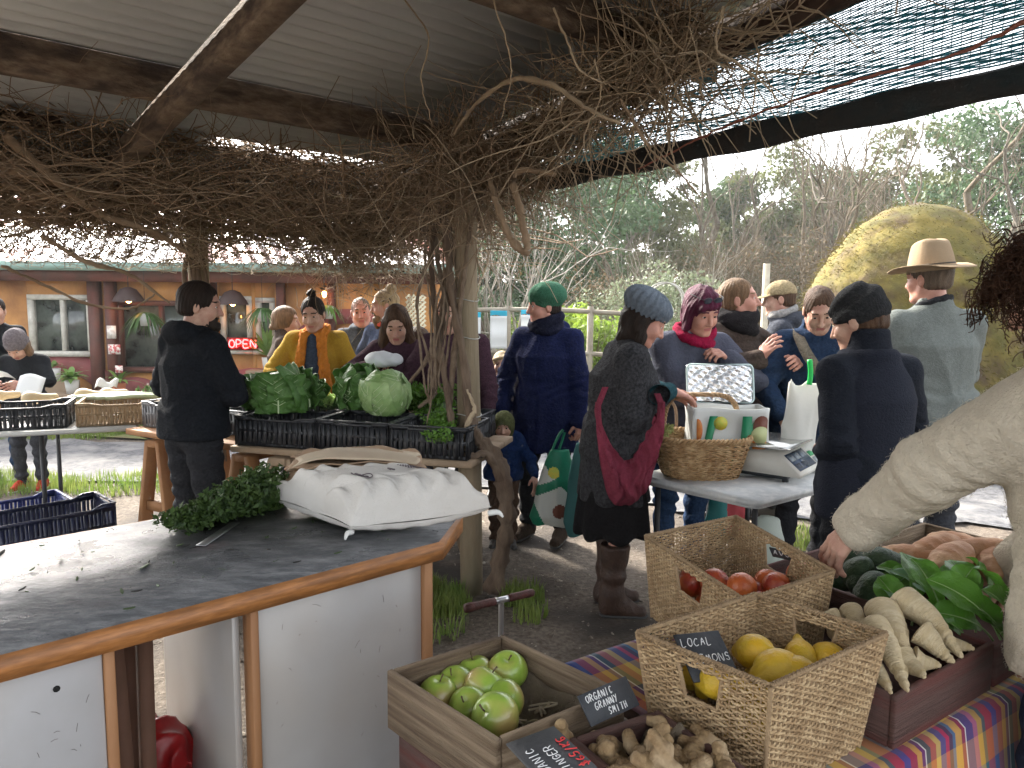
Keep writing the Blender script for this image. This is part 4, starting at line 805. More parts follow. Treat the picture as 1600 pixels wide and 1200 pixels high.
def side(n):       # along the open side, over the pole, towards the camera
    a = np.where(U(0, 1, n) < .8, U(-2.3, .3, n), U(.1, 1.3, n)); w_ = np.interp(a, [-2.3, -.6, .3, 1.5], [.35, .32, .13, .07]); b = np.interp(a, [-2.3, -.6, .1, .97, 1.4], [.1, .22, .24, .42, .54]) + rng.normal(size=n) * w_ * .6; z = rz(a) - np.interp(a, [0, 1.2], [.18, .1]) - np.abs(rng.normal(size=n)) * w_ * .62; return loc(a, b, z)
dU = lambda n: -U2 * rng.choice([-1, 1], n)[:, None] + rng.normal(size=(n, 3)) * .5
dV = lambda n: -V2 * rng.choice([-1, 1], n)[:, None] * 1.0 + rng.normal(size=(n, 3)) * .65
dA = lambda n: rng.normal(size=(n, 3))
m = MB(); m.addp(twigs(1000, eave, dU, (.35, 1.2), (.0018, .0042), wig=.26, sag=.01, zmin=2.0)); m.addp(twigs(2300, side, dV, (.15, .5), (.0016, .004), wig=.32, sag=.02)); m.addp(twigs(700, eave, dU, (.3, 1.1), (.0016, .0035), wig=.34, sag=.09, zmin=1.78)); m.addp(twigs(1100, lambda n: eave(n) - A(0, 0, .14), dU, (.4, 1.3), (.002, .005), wig=.36, sag=.05, zmin=1.84)); m.addp(twigs(60, lambda n: eave(n) - A(0, 0, .08), dU, (1.2, 2.6), (.005, .011), K=14, wig=.16, zmin=1.95)); m.addp(twigs(420, lambda n: loc(U(-1.5, -1.2, n), U(-.1, 2.4, n), rz(U(-1.4, -1.3, n)) + U(-.05, .05, n)), dU, (.2, .6), (.003, .007), wig=.3)); m.addp(twigs(420, eave, dU, (.8, 2.2), (.004, .011), K=12, wig=.2, zmin=2.05))
m.addp(twigs(900, side, dA, (.12, .4), (.0013, .0026), wig=.4)); m.addp(twigs(900, lambda n: loc(U(-2.3, -.6, n), U(0, 4.8, n), 2.36 - U(0, .25, n) + 0 * n), dU, (.4, 1.4), (.002, .0045), wig=.3, zmin=2.0))
# round the pole head
pc = A(-.25, 3.97, 0) - vo
def head_(n): r_ = np.abs(rng.normal(size=n)) * .3; t = U(0, 6.28, n); return np.stack([pc[0] + r_ * np.cos(t), pc[1] + r_ * np.sin(t), 2.42 - np.abs(rng.normal(size=n)) * .2], -1)
m.addp(twigs(800, head_, dA, (.2, .6), (.0018, .004), wig=.3, sag=.05)); tag(m.build('twigs', vm, vine), kind='stuff')
m = MB(); m.addp(twigs(1300, lambda n: eave(n) - A(0, 0, .16), dU, (.3, 1.2), (.0016, .0036), wig=.4, sag=.07, zmin=1.8)); m.addp(twigs(330, side, dV, (.3, .9), (.0018, .0034), K=12, wig=.2)); m.addp(twigs(260, eave, dA, (.4, 1.0), (.0016, .003), K=10, wig=.25, zmin=1.85)); m.addp(twigs(120, head_, dA, (.3, .9), (.002, .004), wig=.25)); tag(m.build('pale_twigs', vl, vine), kind='stuff')
m = MB()
pts = np.concatenate([eave(900) + A(0, 0, .06), side(1500) + A(0, 0, .02), loc(U(-2.3, -.7, 500), U(0, 4.8, 500), np.full(500, 2.36))]); leafcloud(m, pts, 10000, .06, .016); tag(m.build('darkening_leaves', vd, vine, smooth=False), kind='stuff')  # opaque leaf flakes added inside the tangle to darken it
vst = M('vine_stem', (.11, .075, .05), .95, col2=(.2, .15, .105), ns=18, bump=.8, bs=40)
def stem(pts, r, name='stem', mat=vst, n=8, wob=.006, m=8):
    P = smooth_path([A(*p) for p in pts], m) - vo; P = P + rng.normal(size=P.shape) * wob * .3; k = len(P); rr = np.interp(np.linspace(0, 1, k), np.linspace(0, 1, len(r)), r) * (1 + .14 * np.sin(np.arange(k) * 1.3) + .08 * rng.normal(size=k)); big = name == 'trunk'; n = 22 if big else n; V, F = tubes(P, rr[None], n, cap=True)
    if big: ang = np.tile(np.arange(n), k) * 2 * pi / n; ti = np.repeat(np.arange(k), n); c_ = np.repeat(P, n, 0); V = c_ + (V - c_) * (1 + .16 * np.sin(3 * ang + ti * .35) + .1 * np.sin(7 * ang - ti * .5) + .05 * rng.normal(size=len(V)))[:, None]
    return MB().add(V, F).build(name, mat, vine)
G = lambda px, py, Y: aty(px, py, Y)
vt = M('vine_trunk', (.085, .055, .038), .95, col2=(.16, .115, .08), ns=14, stretch=(1, 1, .4), bump=1.0, bs=28, bstretch=(2, 2, .3))
stem([G(778, 925, 3.86), G(790, 860, 3.86), G(795, 800, 3.85), G(788, 740, 3.84), G(768, 705, 3.83), G(745, 680, 3.82), G(733, 640, 3.82), G(724, 560, 3.83), G(702, 450, 3.88), G(690, 330, 3.95)], [.05, .036, .04, .042, .036, .028, .024, .021, .019, .018], 'trunk', vt, 12)
stem([G(790, 760, 3.84), G(765, 712, 3.78), G(738, 715, 3.76), G(712, 700, 3.8), G(703, 640, 3.85), G(690, 560, 3.9), G(675, 470, 3.95), G(672, 380, 4.0), G(700, 300, 4.0)], [.022, .019, .016, .014, .016, .016, .014, .013, .013], 'trunk', vt)
stem([G(700, 705, 3.9), G(706, 600, 3.88), G(715, 500, 3.86), G(722, 430, 3.86), G(735, 340, 3.9), G(770, 270, 3.8)], [.012, .014, .013, .012, .011, .01])
stem([G(640, 600, 4.0), G(668, 560, 4.0), G(690, 480, 4.0), G(680, 400, 4.0), G(660, 300, 4.1)], [.008, .012, .014, .014, .012])
stem([G(655, 640, 4.0), G(680, 610, 3.98), G(688, 520, 3.98), G(700, 420, 3.95), G(730, 300, 3.95)], [.01, .014, .016, .016, .014])
stem([G(720, 690, 3.8), G(735, 655, 3.78), G(742, 640, 3.77), G(730, 610, 3.78)], [.012, .014, .01, .007], mat=vl)
for k in range(9):
    x0 = rng.uniform(664, 706); x1 = x0 + rng.uniform(-25, 35); stem([G(x0 + rng.normal() * 4, 690 - rng.uniform(0, 90), 3.9), G(x0 + rng.normal() * 6, 590, 3.88), G((x0 + x1) / 2 + rng.normal() * 8, 480, 3.9), G(x1 + rng.normal() * 8, 390, 3.93), G(x1 + rng.normal() * 25, 300, 3.95)], [.004, .006, .006, .005, .004])
stem([G(865, 270, 3.5), G(800, 270, 3.5), G(808, 330, 3.48), G(820, 392, 3.47), G(795, 375, 3.5), G(775, 330, 3.5), G(760, 280, 3.6)], [.01, .017, .018, .02, .018, .016, .014], mat=vm)
stem([G(700, 215, 3.6), G(735, 165, 3.4), G(790, 125, 3.2), G(850, 130, 3.0), G(905, 165, 2.9), G(960, 190, 2.8)], [.006, .009, .011, .01, .008, .006], mat=vl)
stem([G(1600, 15, 2.35), G(1480, 75, 2.45), G(1350, 110, 2.55), G(1230, 150, 2.75), G(1120, 195, 2.95), G(1040, 235, 3.15), G(990, 262, 3.2)], [.007, .006, .006, .005, .005, .004, .003], mat=M('vine_red', (.2, .07, .045), .7))
for (pts, r0) in (([(1120, 5, 2.6), (1110, 70, 2.6), (1140, 90, 2.62), (1190, 130, 2.65), (1215, 160, 2.66)], .004), ([(960, 150, 2.9), (1010, 230, 2.9), (1050, 260, 2.95), (1090, 305, 3.0)], .005), ([(1030, 100, 2.8), (1060, 170, 2.8), (1045, 215, 2.85), (1050, 270, 2.9)], .003), ([(620, 0, 2.9), (660, 60, 3.0), (650, 130, 3.1), (670, 200, 3.2)], .003),
    ([(760, 0, 2.7), (780, 60, 2.7), (790, 120, 2.8), (775, 190, 2.9)], .003), ([(855, 10, 2.7), (875, 60, 2.7), (900, 110, 2.7), (940, 130, 2.75)], .004), ([(735, 370, 3.7), (760, 400, 3.75), (745, 450, 3.8), (738, 480, 3.85)], .003), ([(920, 90, 2.7), (930, 150, 2.8), (905, 220, 2.9), (925, 290, 3.0), (945, 350, 3.0)], .0025), ([(0, 225, 3.3), (90, 300, 3.6), (150, 345, 3.9), (230, 370, 4.1), (300, 410, 4.3)], .02), ([(0, 300, 3.6), (80, 320, 3.8), (160, 330, 4.1), (260, 335, 4.4), (330, 325, 4.6)], .016),
    ([(0, 430, 3.8), (60, 455, 4.0), (130, 485, 4.2), (200, 492, 4.3), (240, 470, 4.4)], .008), ([(60, 380, 3.9), (130, 420, 4.0), (200, 440, 4.2), (262, 482, 4.3)], .012), ([(0, 275, 3.4), (140, 310, 3.9), (300, 330, 4.6), (450, 345, 5.0), (600, 330, 5.2)], .022)):
    P = [G(*p) for p in pts]; stem(P, [r0, r0 * 1.1, r0, r0 * .8, r0 * .6], mat=vm if r0 > .004 else vl)
def clump(n):
    a = 1.0 + rng.normal(size=n) * .25; return loc(a, rng.normal(size=n) * .07 + .45, rz(a) - .2 - np.abs(rng.normal(size=n)) * .1)
m = MB().addp(twigs(420, clump, lambda n: dV(n) + A(0, 0, .3), (.2, .7), (.002, .006), wig=.3)); tag(m.build('pale_twigs', vl, vine), kind='stuff')
# second vine on the pole behind the man in black
v2 = empty('climbing_vine', (-2.12, 5.07, 0), 0, 'vine stems climbing the slim pole behind the black coat', 'vine')
for k in range(9):
    a0 = rng.uniform(-.5, .5); x0 = .06 + rng.normal() * .04; P = smooth_path([A(x0, -.07, 0), A(x0 + .05 * rng.normal(), -.09, .7), A(.05 + .05 * rng.normal(), -.08, 1.3), A(.04 * rng.normal(), -.09, 1.8), A(.18 * rng.normal(), -.1, 2.3)], 8)
    MB().addp(tubes(P, np.linspace(.03, .012, len(P)) * rng.uniform(.5, 1.1), 6)).build('stem', vt, v2)

# ================================================================ COUNTER
CZ = .93
f0, f1 = onz(0, 1043, CZ), onz(697, 849, CZ); e1 = unit((f1 - f0) * A(1, 1, 0)); c1 = onz(727, 808, CZ); bk = onz(270, 815, CZ); e2 = np.cross([0, 0, 1], e1)
dep = (bk - f0) @ e2; far = f1 + e1 * ((c1 - f1) @ e1); 
fl = f0 - e1 * .75; cpts = [fl, f1, c1, f1 + e1 * ((c1 - f1) @ e1) + e2 * (dep - .12), f1 + e1 * ((c1 - f1) @ e1 - .1) + e2 * dep, fl + e2 * dep]
def prism(P, z0, z1):
    n = len(P); V = np.array([[p[0], p[1], z0] for p in P] + [[p[0], p[1], z1] for p in P]); F = [np.array([[i, (i + 1) % n, n + (i + 1) % n, n + i] for i in range(n)])]
    t = [[n, n + i, n + i + 1] for i in range(1, n - 1)] + [[0, i + 1, i] for i in range(1, n - 1)]; F.append(np.array(t)); return V, F
def inset(P, d):
    c = np.mean(P, 0); n = len(P); out = []
    for i in range(n):
        a, b, c_ = P[i - 1][:2], P[i][:2], P[(i + 1) % n][:2]; u, v = unit(b - a), unit(c_ - b); n1, n2 = A(-u[1], u[0]), A(-v[1], v[0]); k = n1 + n2; k = k / (k @ n1) ; out.append(A(*(b + k * d), 0))
    return out
ctr = empty('counter', (0, 0, 0), 0, 'long counter with a worn dark laminate top, orange timber edge and white panels', 'counter')
edge = M('counter_edge', (.4, .17, .055), .4, col2=(.25, .1, .03), ns=9, stretch=(2, 2, 16), bump=.15, bs=60, bstretch=(2, 2, 16), col3=(.2, .085, .03), ns3=4)
lam = bpy.data.materials.new('counter_laminate'); lam.use_nodes = True; t_ = lam.node_tree; b_ = t_.nodes['Principled BSDF']; tc = t_.nodes.new('ShaderNodeTexCoord')
def tn(scale, det, rough=.6, st=(1, 1, 1)):
    mp = t_.nodes.new('ShaderNodeMapping'); mp.inputs['Scale'].default_value = st; mp.inputs['Rotation'].default_value = (0, 0, -.72); t_.links.new(tc.outputs['Object'], mp.inputs[0]); n_ = t_.nodes.new('ShaderNodeTexNoise'); n_.inputs['Scale'].default_value = scale; n_.inputs['Detail'].default_value = det; n_.inputs['Roughness'].default_value = rough; t_.links.new(mp.outputs[0], n_.inputs['Vector']); return n_
def ramp(src, p):
    r_ = t_.nodes.new('ShaderNodeValToRGB'); el = r_.color_ramp.elements; el[0].position, el[0].color = p[0][0], (*p[0][1], 1); el[1].position, el[1].color = p[-1][0], (*p[-1][1], 1)
    for q in p[1:-1]: e_ = el.new(q[0]); e_.color = (*q[1], 1)
    t_.links.new(src, r_.inputs[0]); return r_
r1 = ramp(tn(7, 8, .7, (1, 2.5, 1)).outputs[0], [(.3, (.035, .038, .043)), (.48, (.09, .093, .1)), (.68, (.22, .22, .225))]); t_.links.new(r1.outputs[0], b_.inputs['Base Color'])
r2 = ramp(tn(4.5, 6, .65).outputs[0], [(.36, (.2,) * 3), (.5, (.38,) * 3), (.65, (.55,) * 3)]); t_.links.new(r2.outputs[0], b_.inputs['Roughness'])
bm_ = t_.nodes.new('ShaderNodeBump'); bm_.inputs['Strength'].default_value = .8; bm_.inputs['Distance'].default_value = .012; t_.links.new(tn(26, 7, .65, (1, 2, 1)).outputs[0], bm_.inputs['Height']); t_.links.new(bm_.outputs[0], b_.inputs['Normal'])
MB().add(*prism(inset(cpts, .014), CZ - .03, CZ + .001)).build('worktop', lam, ctr, smooth=False)
MB().add(*prism(cpts, CZ - .05, CZ - .0015)).build('edge_trim', edge, ctr, smooth=False)
def onpl(px, py, off):
    d = ray(px, py); p0 = f0 + e2 * off; return CAM + d * (((p0 - CAM) @ e2) / (d @ e2))
mel = M('melamine', (.41, .405, .41), .3, col2=(.35, .34, .33), ns=3, col3=(.36, .33, .3), ns3=1.2, bump=.12, bs=9); mstrip = M('counter_strip', (.26, .12, .05), .6, col2=(.36, .18, .08), ns=8, stretch=(1, 1, .2), bump=.3, bs=30)
def spx(px, py): return (onpl(px, py, .07) - f0) @ e1
s_l1, s_a, s_b, s_r = spx(165, 1030), spx(402, 955), spx(660, 880), 0
def panel(s0, s1, off, th_=.018, z0=.0, m=mel, nm='panel'):
    MB().add(*boxab(f0 * A(1, 1, 0) + e1 * s0 + e2 * off + A(0, 0, (z0 + CZ - .06) / 2), f0 * A(1, 1, 0) + e1 * s1 + e2 * off + A(0, 0, (z0 + CZ - .06) / 2), th_, CZ - .062 - z0, bev=.002)).build(nm, m, ctr, smooth=False)
panel(-.75, s_l1, .07); panel(s_a + .006, s_b, .07)
panel(s_l1 + .001, s_l1 + .022, .075, .05, m=mstrip, nm='edge_strip'); panel(s_a - .016, s_a + .004, .075, .05, m=mstrip, nm='edge_strip'); panel(s_b + .001, s_b + .03, .075, .06, m=mstrip, nm='edge_strip')
for s_, d1 in ((s_a - .03, dep - .1), (s_l1 - .1, dep - .1), (s_b - .02, dep - .14)):
    p = f0 * A(1, 1, 0) + e1 * s_ + A(0, 0, (CZ - .06) / 2); MB().add(*boxab(p + e2 * .11, p + e2 * d1, .018, CZ - .064, bev=.002)).build('side_panel', mel, ctr, smooth=False)
for (px, py, r_) in ((97, 1089, .007), (635, 888, .004)): q = onpl(px, py, .0595); tag(MB().add(*cyl(q, q + e2 * .004, r_, 8)).build('screw_hole', M('hole', (.01, .01, .01), .9), ctr))
for k in range(26):
    q = onpl(rng.uniform(430, 640), rng.uniform(930, 1150), .0592) if k < 18 else onpl(rng.uniform(10, 150), rng.uniform(1090, 1190), .0592); dq = e1 * rng.normal() * .008 + A(0, 0, rng.normal() * .01)
    MB().addp(tubes(np.array([q, q + dq * .5 + A(0, 0, .002), q + dq]), .0005, 3)).build('scuff', M('scuff_mark', (.16, .14, .125), .8), ctr)
# scraps of leaf on the top
n = 70; m = MB()
for k in range(n):
    p = f0 + e1 * rng.uniform(-.1, 1.15) + e2 * rng.uniform(.06, dep - .05); L = rng.uniform(.003, .014) * (1 + (rng.random() > .93)); a = rng.uniform(0, 6.28); V, F = grid(4, 3, lambda u, v: np.stack([(u - .5) * 2 * L, (v - .5) * L * .5 * np.sin(u * 2.8 + .15), .001 + .003 * u * u + .002 * v], -1))
    V = V @ np.array(Matrix.Rotation(a, 3, 'Z')).T + A(p[0], p[1], CZ + .002); m.add(*thick(V, F, .001), int(rng.integers(0, 2)))
tag(m.build('leaf_scraps', [M('scrap_dark', (.02, .02, .018), .7), M('scrap_green', (.04, .07, .02), .6)], smooth=False), kind='stuff')
# sack
sk = empty('sack', (0, 0, 0), 0, 'full white woven sack lying across the counter end', 'sack')
q = [onz(428, 803, CZ), onz(552, 848, CZ), onz(772, 800, CZ + .07)]; q = [A(p[0], p[1], 0) for p in q]; q.append(q[0] + q[2] - q[1])
def sackf(top):
    def f(u, v):
        P = (q[0] * ((1 - u) * (1 - v))[..., None] + q[1] * (u * (1 - v))[..., None] + q[2] * (u * v)[..., None] + q[3] * ((1 - u) * v)[..., None])
        e = np.clip(np.sin(pi * u) * np.sin(pi * v), 0, 1); pu = np.clip(1 - (2 * u - 1) ** 4, 0, 1) * np.clip(1 - (2 * v - 1) ** 4, 0, 1); c_ = (q[0] + q[2]) / 2
        P = P + (c_ - P) * (.09 * (1 - np.abs(2 * v - 1) ** 3) * np.abs(2 * u - 1) ** 2 + .07 * (1 - np.abs(2 * u - 1) ** 3) * np.abs(2 * v - 1) ** 2)[..., None]
        rim = 1 - pu; wr = .02 * rim ** .5 * pu ** .25 * np.sin(v * 34 + 5 * np.sin(u * 6)) * (np.abs(2 * u - 1) > .3) + .006 * np.sin(u * 17 + v * 23) * rim * pu ** .3 + .012 * np.abs(np.sin(v * 15 + 3 * np.sin(u * 5))) ** .6 * np.clip((u - .55) / .4, 0, 1) * pu ** .4 + .004 * np.abs(np.sin(u * 6 + v * 4))
        h = .035 + (.12 if top else -.032) * pu ** .33 + (wr if top else wr * .1) ; lift = .05 * v ** 3 * u
        P[..., 2] = CZ + .003 + np.maximum(h, 0) + lift * .9; return P
    return f
V1, F1 = grid(90, 90, sackf(True)); V2_, F2 = grid(90, 90, sackf(False))
MB().add(V1, F1).add(V2_, F2[:, ::-1]).build('bag', M('sack_weave', (.62, .6, .57), .7, col2=(.54, .51, .47), ns=3, bump=.35, bs=120, tl=.1), sk)
def onsack(u, v):
    P = sackf(True)(np.atleast_1d(u), np.atleast_1d(v)); P[..., 2] += .005; return P
ink = M('sack_ink', (.12, .1, .11), .8); m = MB(); a = np.linspace(0, 2 * pi, 26); cu, cv = .73, .25
for rr in (1, .62): m.addp(tubes(onsack(cu + .045 * rr * np.cos(a), cv + .075 * rr * np.sin(a)), .0016, 4))
for k in range(12): t = ((k % 4 - 1.5) * .3, (k // 4 - 1) * .35); m.addp(tubes(onsack(cu + .045 * t[0] + A(0, .004, .007), cv + .07 * t[1] + A(0, .009, -.004)), .0014, 4))
for row in range(5):
    for k in range(9): u0, v0 = .42 + row * .03, .72 + k * .02; m.addp(tubes(onsack(u0 + A(0, .008 * rng.random(), 0), v0 + A(0, .008, .014)), .0016, 3))
m.addp(tubes(onsack(A(.6, .54, .6), A(.55, .565, .58)), .0025, 4)).addp(tubes(onsack(A(.57, .57), A(.557, .573)), .002, 4))
m.build('print', ink, sk)
m = MB()
for cpt, dv in ((q[1], (q[1] - q[3])), (q[2] + A(0, 0, .045), (q[2] - q[0])), (q[0], q[0] - q[2])):
    d_ = unit(dv); m.addp(tubes(smooth_path([cpt + A(0, 0, CZ + .02) - d_ * .01, cpt + A(0, 0, CZ + .025) + d_ * .02, cpt + A(0, 0, CZ + .012) + d_ * .035], 4), A(.009, .009, .009, .008, .007, .006, .005, .004, .003), 6, cap=True))
m.build('tie', M('sack_tie', (.65, .65, .63), .7), sk)
# cardboard on the sack
cbm = M('cardboard', (.36, .25, .16), .85, col2=(.29, .19, .12), ns=6, bump=.2, bs=30); cs = [onz(450, 722, CZ + .15), onz(668, 722, CZ + .15), onz(575, 700, CZ + .14)]
cc = onz(562, 722, CZ + .135); cc = A(cc[0], cc[1], 0)
for k in range(4):
    W_, D_ = (.44, .25) if k else (.4, .22); ph = k * 1.3; o = empty('cardboard_sheet', (cc[0] - .01 * k, cc[1] + .01 * k, CZ + .122 + .014 * (3 - k)), .12 + .09 * k, ['topmost pale sheet of card on the sack', 'second crumpled brown card sheet from the top', 'third torn brown card sheet on the sack', 'lowest folded card sheet touching the sack'][k], 'cardboard', 'crumpled card on the sack')
    V, F = grid(26, 14, lambda u, v: np.stack([(u - .5) * W_ + .012 * np.sin(v * 9 + ph), (v - .5) * D_ + .012 * np.sin(u * 11 + ph), .006 * np.sin(u * 7 + ph) + .008 * np.sin(v * 5 + ph * 2) + (.0 if k == 0 else .01 * np.sin(u * 23 + v * 9 + ph) * np.abs(2 * u - 1)) - .1 * np.abs(u - .5) ** 2 * (1 + k * .3)], -1)); MB().add(*thick(V, F, .004)).build('sheet', cbm if k else M('card_pale', (.5, .42, .31), .85, col2=(.42, .33, .24), ns=3), o)
# heap of dark curly kale and knife
kl = empty('kale_bunch', (0, 0, 0), 0, 'heap of dark green curly kale on the counter beside the sack', 'kale'); m = MB(); st = MB()
ka, kb = onz(290, 835, CZ), onz(420, 800, CZ)
kd = M('kale', (.02, .045, .01), .6, col2=(.05, .09, .015), ns=25, tl=.2, bump=.5, bs=90); pts = []
for k in range(900):
    t = rng.random() ** .8; c_ = ka + (kb - ka) * t + A(rng.normal() * .03, rng.normal() * .05, 0); h_ = (.02 + .095 * t) * rng.random() ** .7; pts.append(A(c_[0], c_[1], CZ + .012 + h_))
leafcloud(m, pts, 9000, .022, .012); m.build('leaves', kd, kl, smooth=False)
V, F = nets(lambda P: su(rc(P, ka + A(0, 0, .02), kb + A(0, 0, .04), .018, .06), ell(P, kb + A(0, 0, .04), (.07, .07, .06)), .03) + .01 * noise(P, 60, 1), np.minimum(ka, kb) - .12, np.maximum(ka, kb) + .15, .008); V[:, 2] = np.maximum(V[:, 2], CZ + .003); MB().add(V, F).build('heart', kd, kl)
p = onz(318, 862, CZ + .004); q_ = onz(372, 826, CZ + .004); MBk = MB().add(*boxab(A(*p[:2], CZ + .006), A(*q_[:2], CZ + .008), .028, .002)); kn = MBk.build('knife', M('steel', (.35, .36, .37), .35, metal=.9), smooth=False); tag(kn, 'flat steel blade lying by the kale', 'knife')
# ================================================================ FRUIT STALL (near right)
TZ = .76
tw = empty('stall_table', (0, 0, 0), 0, 'low table under a multicoloured striped cloth holding crates and baskets', 'table')
n0 = onz(1410, 1171, TZ); n1 = onz(1585, 1070, TZ); fu = unit((n1 - n0) * A(1, 1, 0)); fv = A(-fu[1], fu[0], 0)
tl0 = n0 - fu * .38; B0 = onz(905, 1032, TZ); dpt = (B0 - n0) @ fv; s0 = (B0 - n0) @ fu
TP = [n0 + fu * (s0 - .02) , n0 + fu * 1.35, n0 + fu * 1.35 + fv * dpt, n0 + fu * (s0 - .02) + fv * dpt]; TP = [A(p[0], p[1], 0) for p in TP]
MB().add(*prism(inset(TP, .012), TZ - .04, TZ - .006)).build('top', timberd, tw, smooth=False)
for i, p in enumerate(inset(TP, .07)): MB().addp(box((p[0], p[1], (TZ - .04) / 2), (.05, .05, TZ - .04), rz=math.atan2(fu[1], fu[0]))).build('leg', timberd, tw, smooth=False)
# cloth with woven coloured bands (colour belongs to the weave)
cm = bpy.data.materials.new('striped_cloth'); cm.use_nodes = True; t_ = cm.node_tree; b_ = t_.nodes['Principled BSDF']; b_.inputs['Roughness'].default_value = .9; b_.inputs['Specular IOR Level'].default_value = .15; b_.inputs['Sheen Weight'].default_value = .2
uvn = t_.nodes.new('ShaderNodeTexCoord')
def nd(ty, **k):
    n_ = t_.nodes.new(ty)
    for a, v in k.items(): setattr(n_, a, v)
    return n_
sx_ = nd('ShaderNodeSeparateXYZ'); t_.links.new(uvn.outputs['UV'], sx_.inputs[0]); fr = nd('ShaderNodeMath', operation='FRACT'); mu = nd('ShaderNodeMath', operation='MULTIPLY'); mu.inputs[1].default_value = 3.1; t_.links.new(sx_.outputs[0], mu.inputs[0]); t_.links.new(mu.outputs[0], fr.inputs[0])
rp = nd('ShaderNodeValToRGB'); rp.color_ramp.interpolation = 'CONSTANT'; el = rp.color_ramp.elements
cols = [(.02, .05, .22), (.3, .02, .03), (.55, .3, .03), (.1, .02, .1), (.7, .7, .6), (.02, .08, .05), (.4, .1, .03), (.55, .4, .08), (.05, .07, .2), (.45, .02, .06), (.03, .03, .05), (.02, .15, .25), (.6, .35, .05), (.25, .02, .04), (.75, .75, .7), (.04, .05, .18), (.4, .12, .2), (.5, .32, .04), (.02, .1, .08), (.35, .02, .02)]
ps = np.cumsum([.0, .06, .07, .05, .035, .012, .05, .06, .05, .06, .04, .04, .03, .07, .04, .012, .08, .05, .06, .04])
el[0].position = 0; el[0].color = (*cols[0], 1); el[1].position = float(ps[1]); el[1].color = (*cols[1], 1)
for c_, p_ in list(zip(cols, ps))[2:]: e_ = el.new(min(float(p_), 1)); e_.color = (*c_, 1)
t_.links.new(fr.outputs[0], rp.inputs[0])
mu2 = nd('ShaderNodeMath', operation='MULTIPLY'); mu2.inputs[1].default_value = 2.3; fr2 = nd('ShaderNodeMath', operation='FRACT'); t_.links.new(sx_.outputs[1], mu2.inputs[0]); t_.links.new(mu2.outputs[0], fr2.inputs[0])
rp2 = nd('ShaderNodeValToRGB'); rp2.color_ramp.interpolation = 'CONSTANT'; e2_ = rp2.color_ramp.elements
for k, (c_, p_) in enumerate((((.5, .32, .06), 0), ((.02, .04, .2), .2), ((.4, .03, .05), .38), ((.6, .55, .4), .5), ((.03, .09, .2), .56), ((.45, .2, .05), .74), ((.1, .02, .08), .88))):
    if k < 2: e2_[k].position = p_; e2_[k].color = (*c_, 1)
    else: q_ = e2_.new(p_); q_.color = (*c_, 1)
t_.links.new(fr2.outputs[0], rp2.inputs[0]); mx = nd('ShaderNodeMix', data_type='RGBA'); mx.inputs[0].default_value = .42; t_.links.new(rp.outputs[0], mx.inputs[6]); t_.links.new(rp2.outputs[0], mx.inputs[7]); t_.links.new(mx.outputs[2], b_.inputs['Base Color'])
def uvmesh(o, uv):
    l = o.data.uv_layers.new(name='UVMap'); vi = np.zeros(len(o.data.loops), np.int32); o.data.loops.foreach_get('vertex_index', vi); l.data.foreach_set('uv', uv[vi].astype(np.float32).ravel())
Lx = 1.35 - s0 + .02; Wd_ = dpt
def clothf(u, v):   # u along the table, v: front hang | top | back hang
    s = u * Lx; P = np.zeros(u.shape + (3,)); o_ = TP[0]; hf, hb_ = .42, .12; tt = v * (hf + Wd_ + hb_)
    d = np.clip(tt - hf, 0, Wd_); hangf = np.clip(hf - tt, 0, hf); hangb = np.clip(tt - hf - Wd_, 0, hb_)
    P += o_ + fu * s[..., None] + fv * (d - np.minimum(hangf * .12, .03) - .012 * (hangf > 0) - (.02 + .02 * np.sin(s * 24)) * hangf * 1.6 + .012 * (hangb > 0))[..., None]; P[..., 2] = TZ - hangf - hangb + .0025 * np.sin(s * 13 + d * 9) * (hangf == 0) + .002; return P
V, F = grid(150, 110, clothf); uu, vv = np.meshgrid(np.linspace(0, 1, 150), np.linspace(0, 1, 110), indexing='ij'); uv = np.stack([uu * Lx, vv * (.54 + Wd_)], -1).reshape(-1, 2); n_ = len(V); V, F = thick(V, F, .0025)
co = MB().add(V, F).build('tablecloth', cm); uvmesh(co, np.concatenate([uv, uv])); tag(co, 'striped and checked cloth in red, blue and ochre spread under the baskets', 'tablecloth')

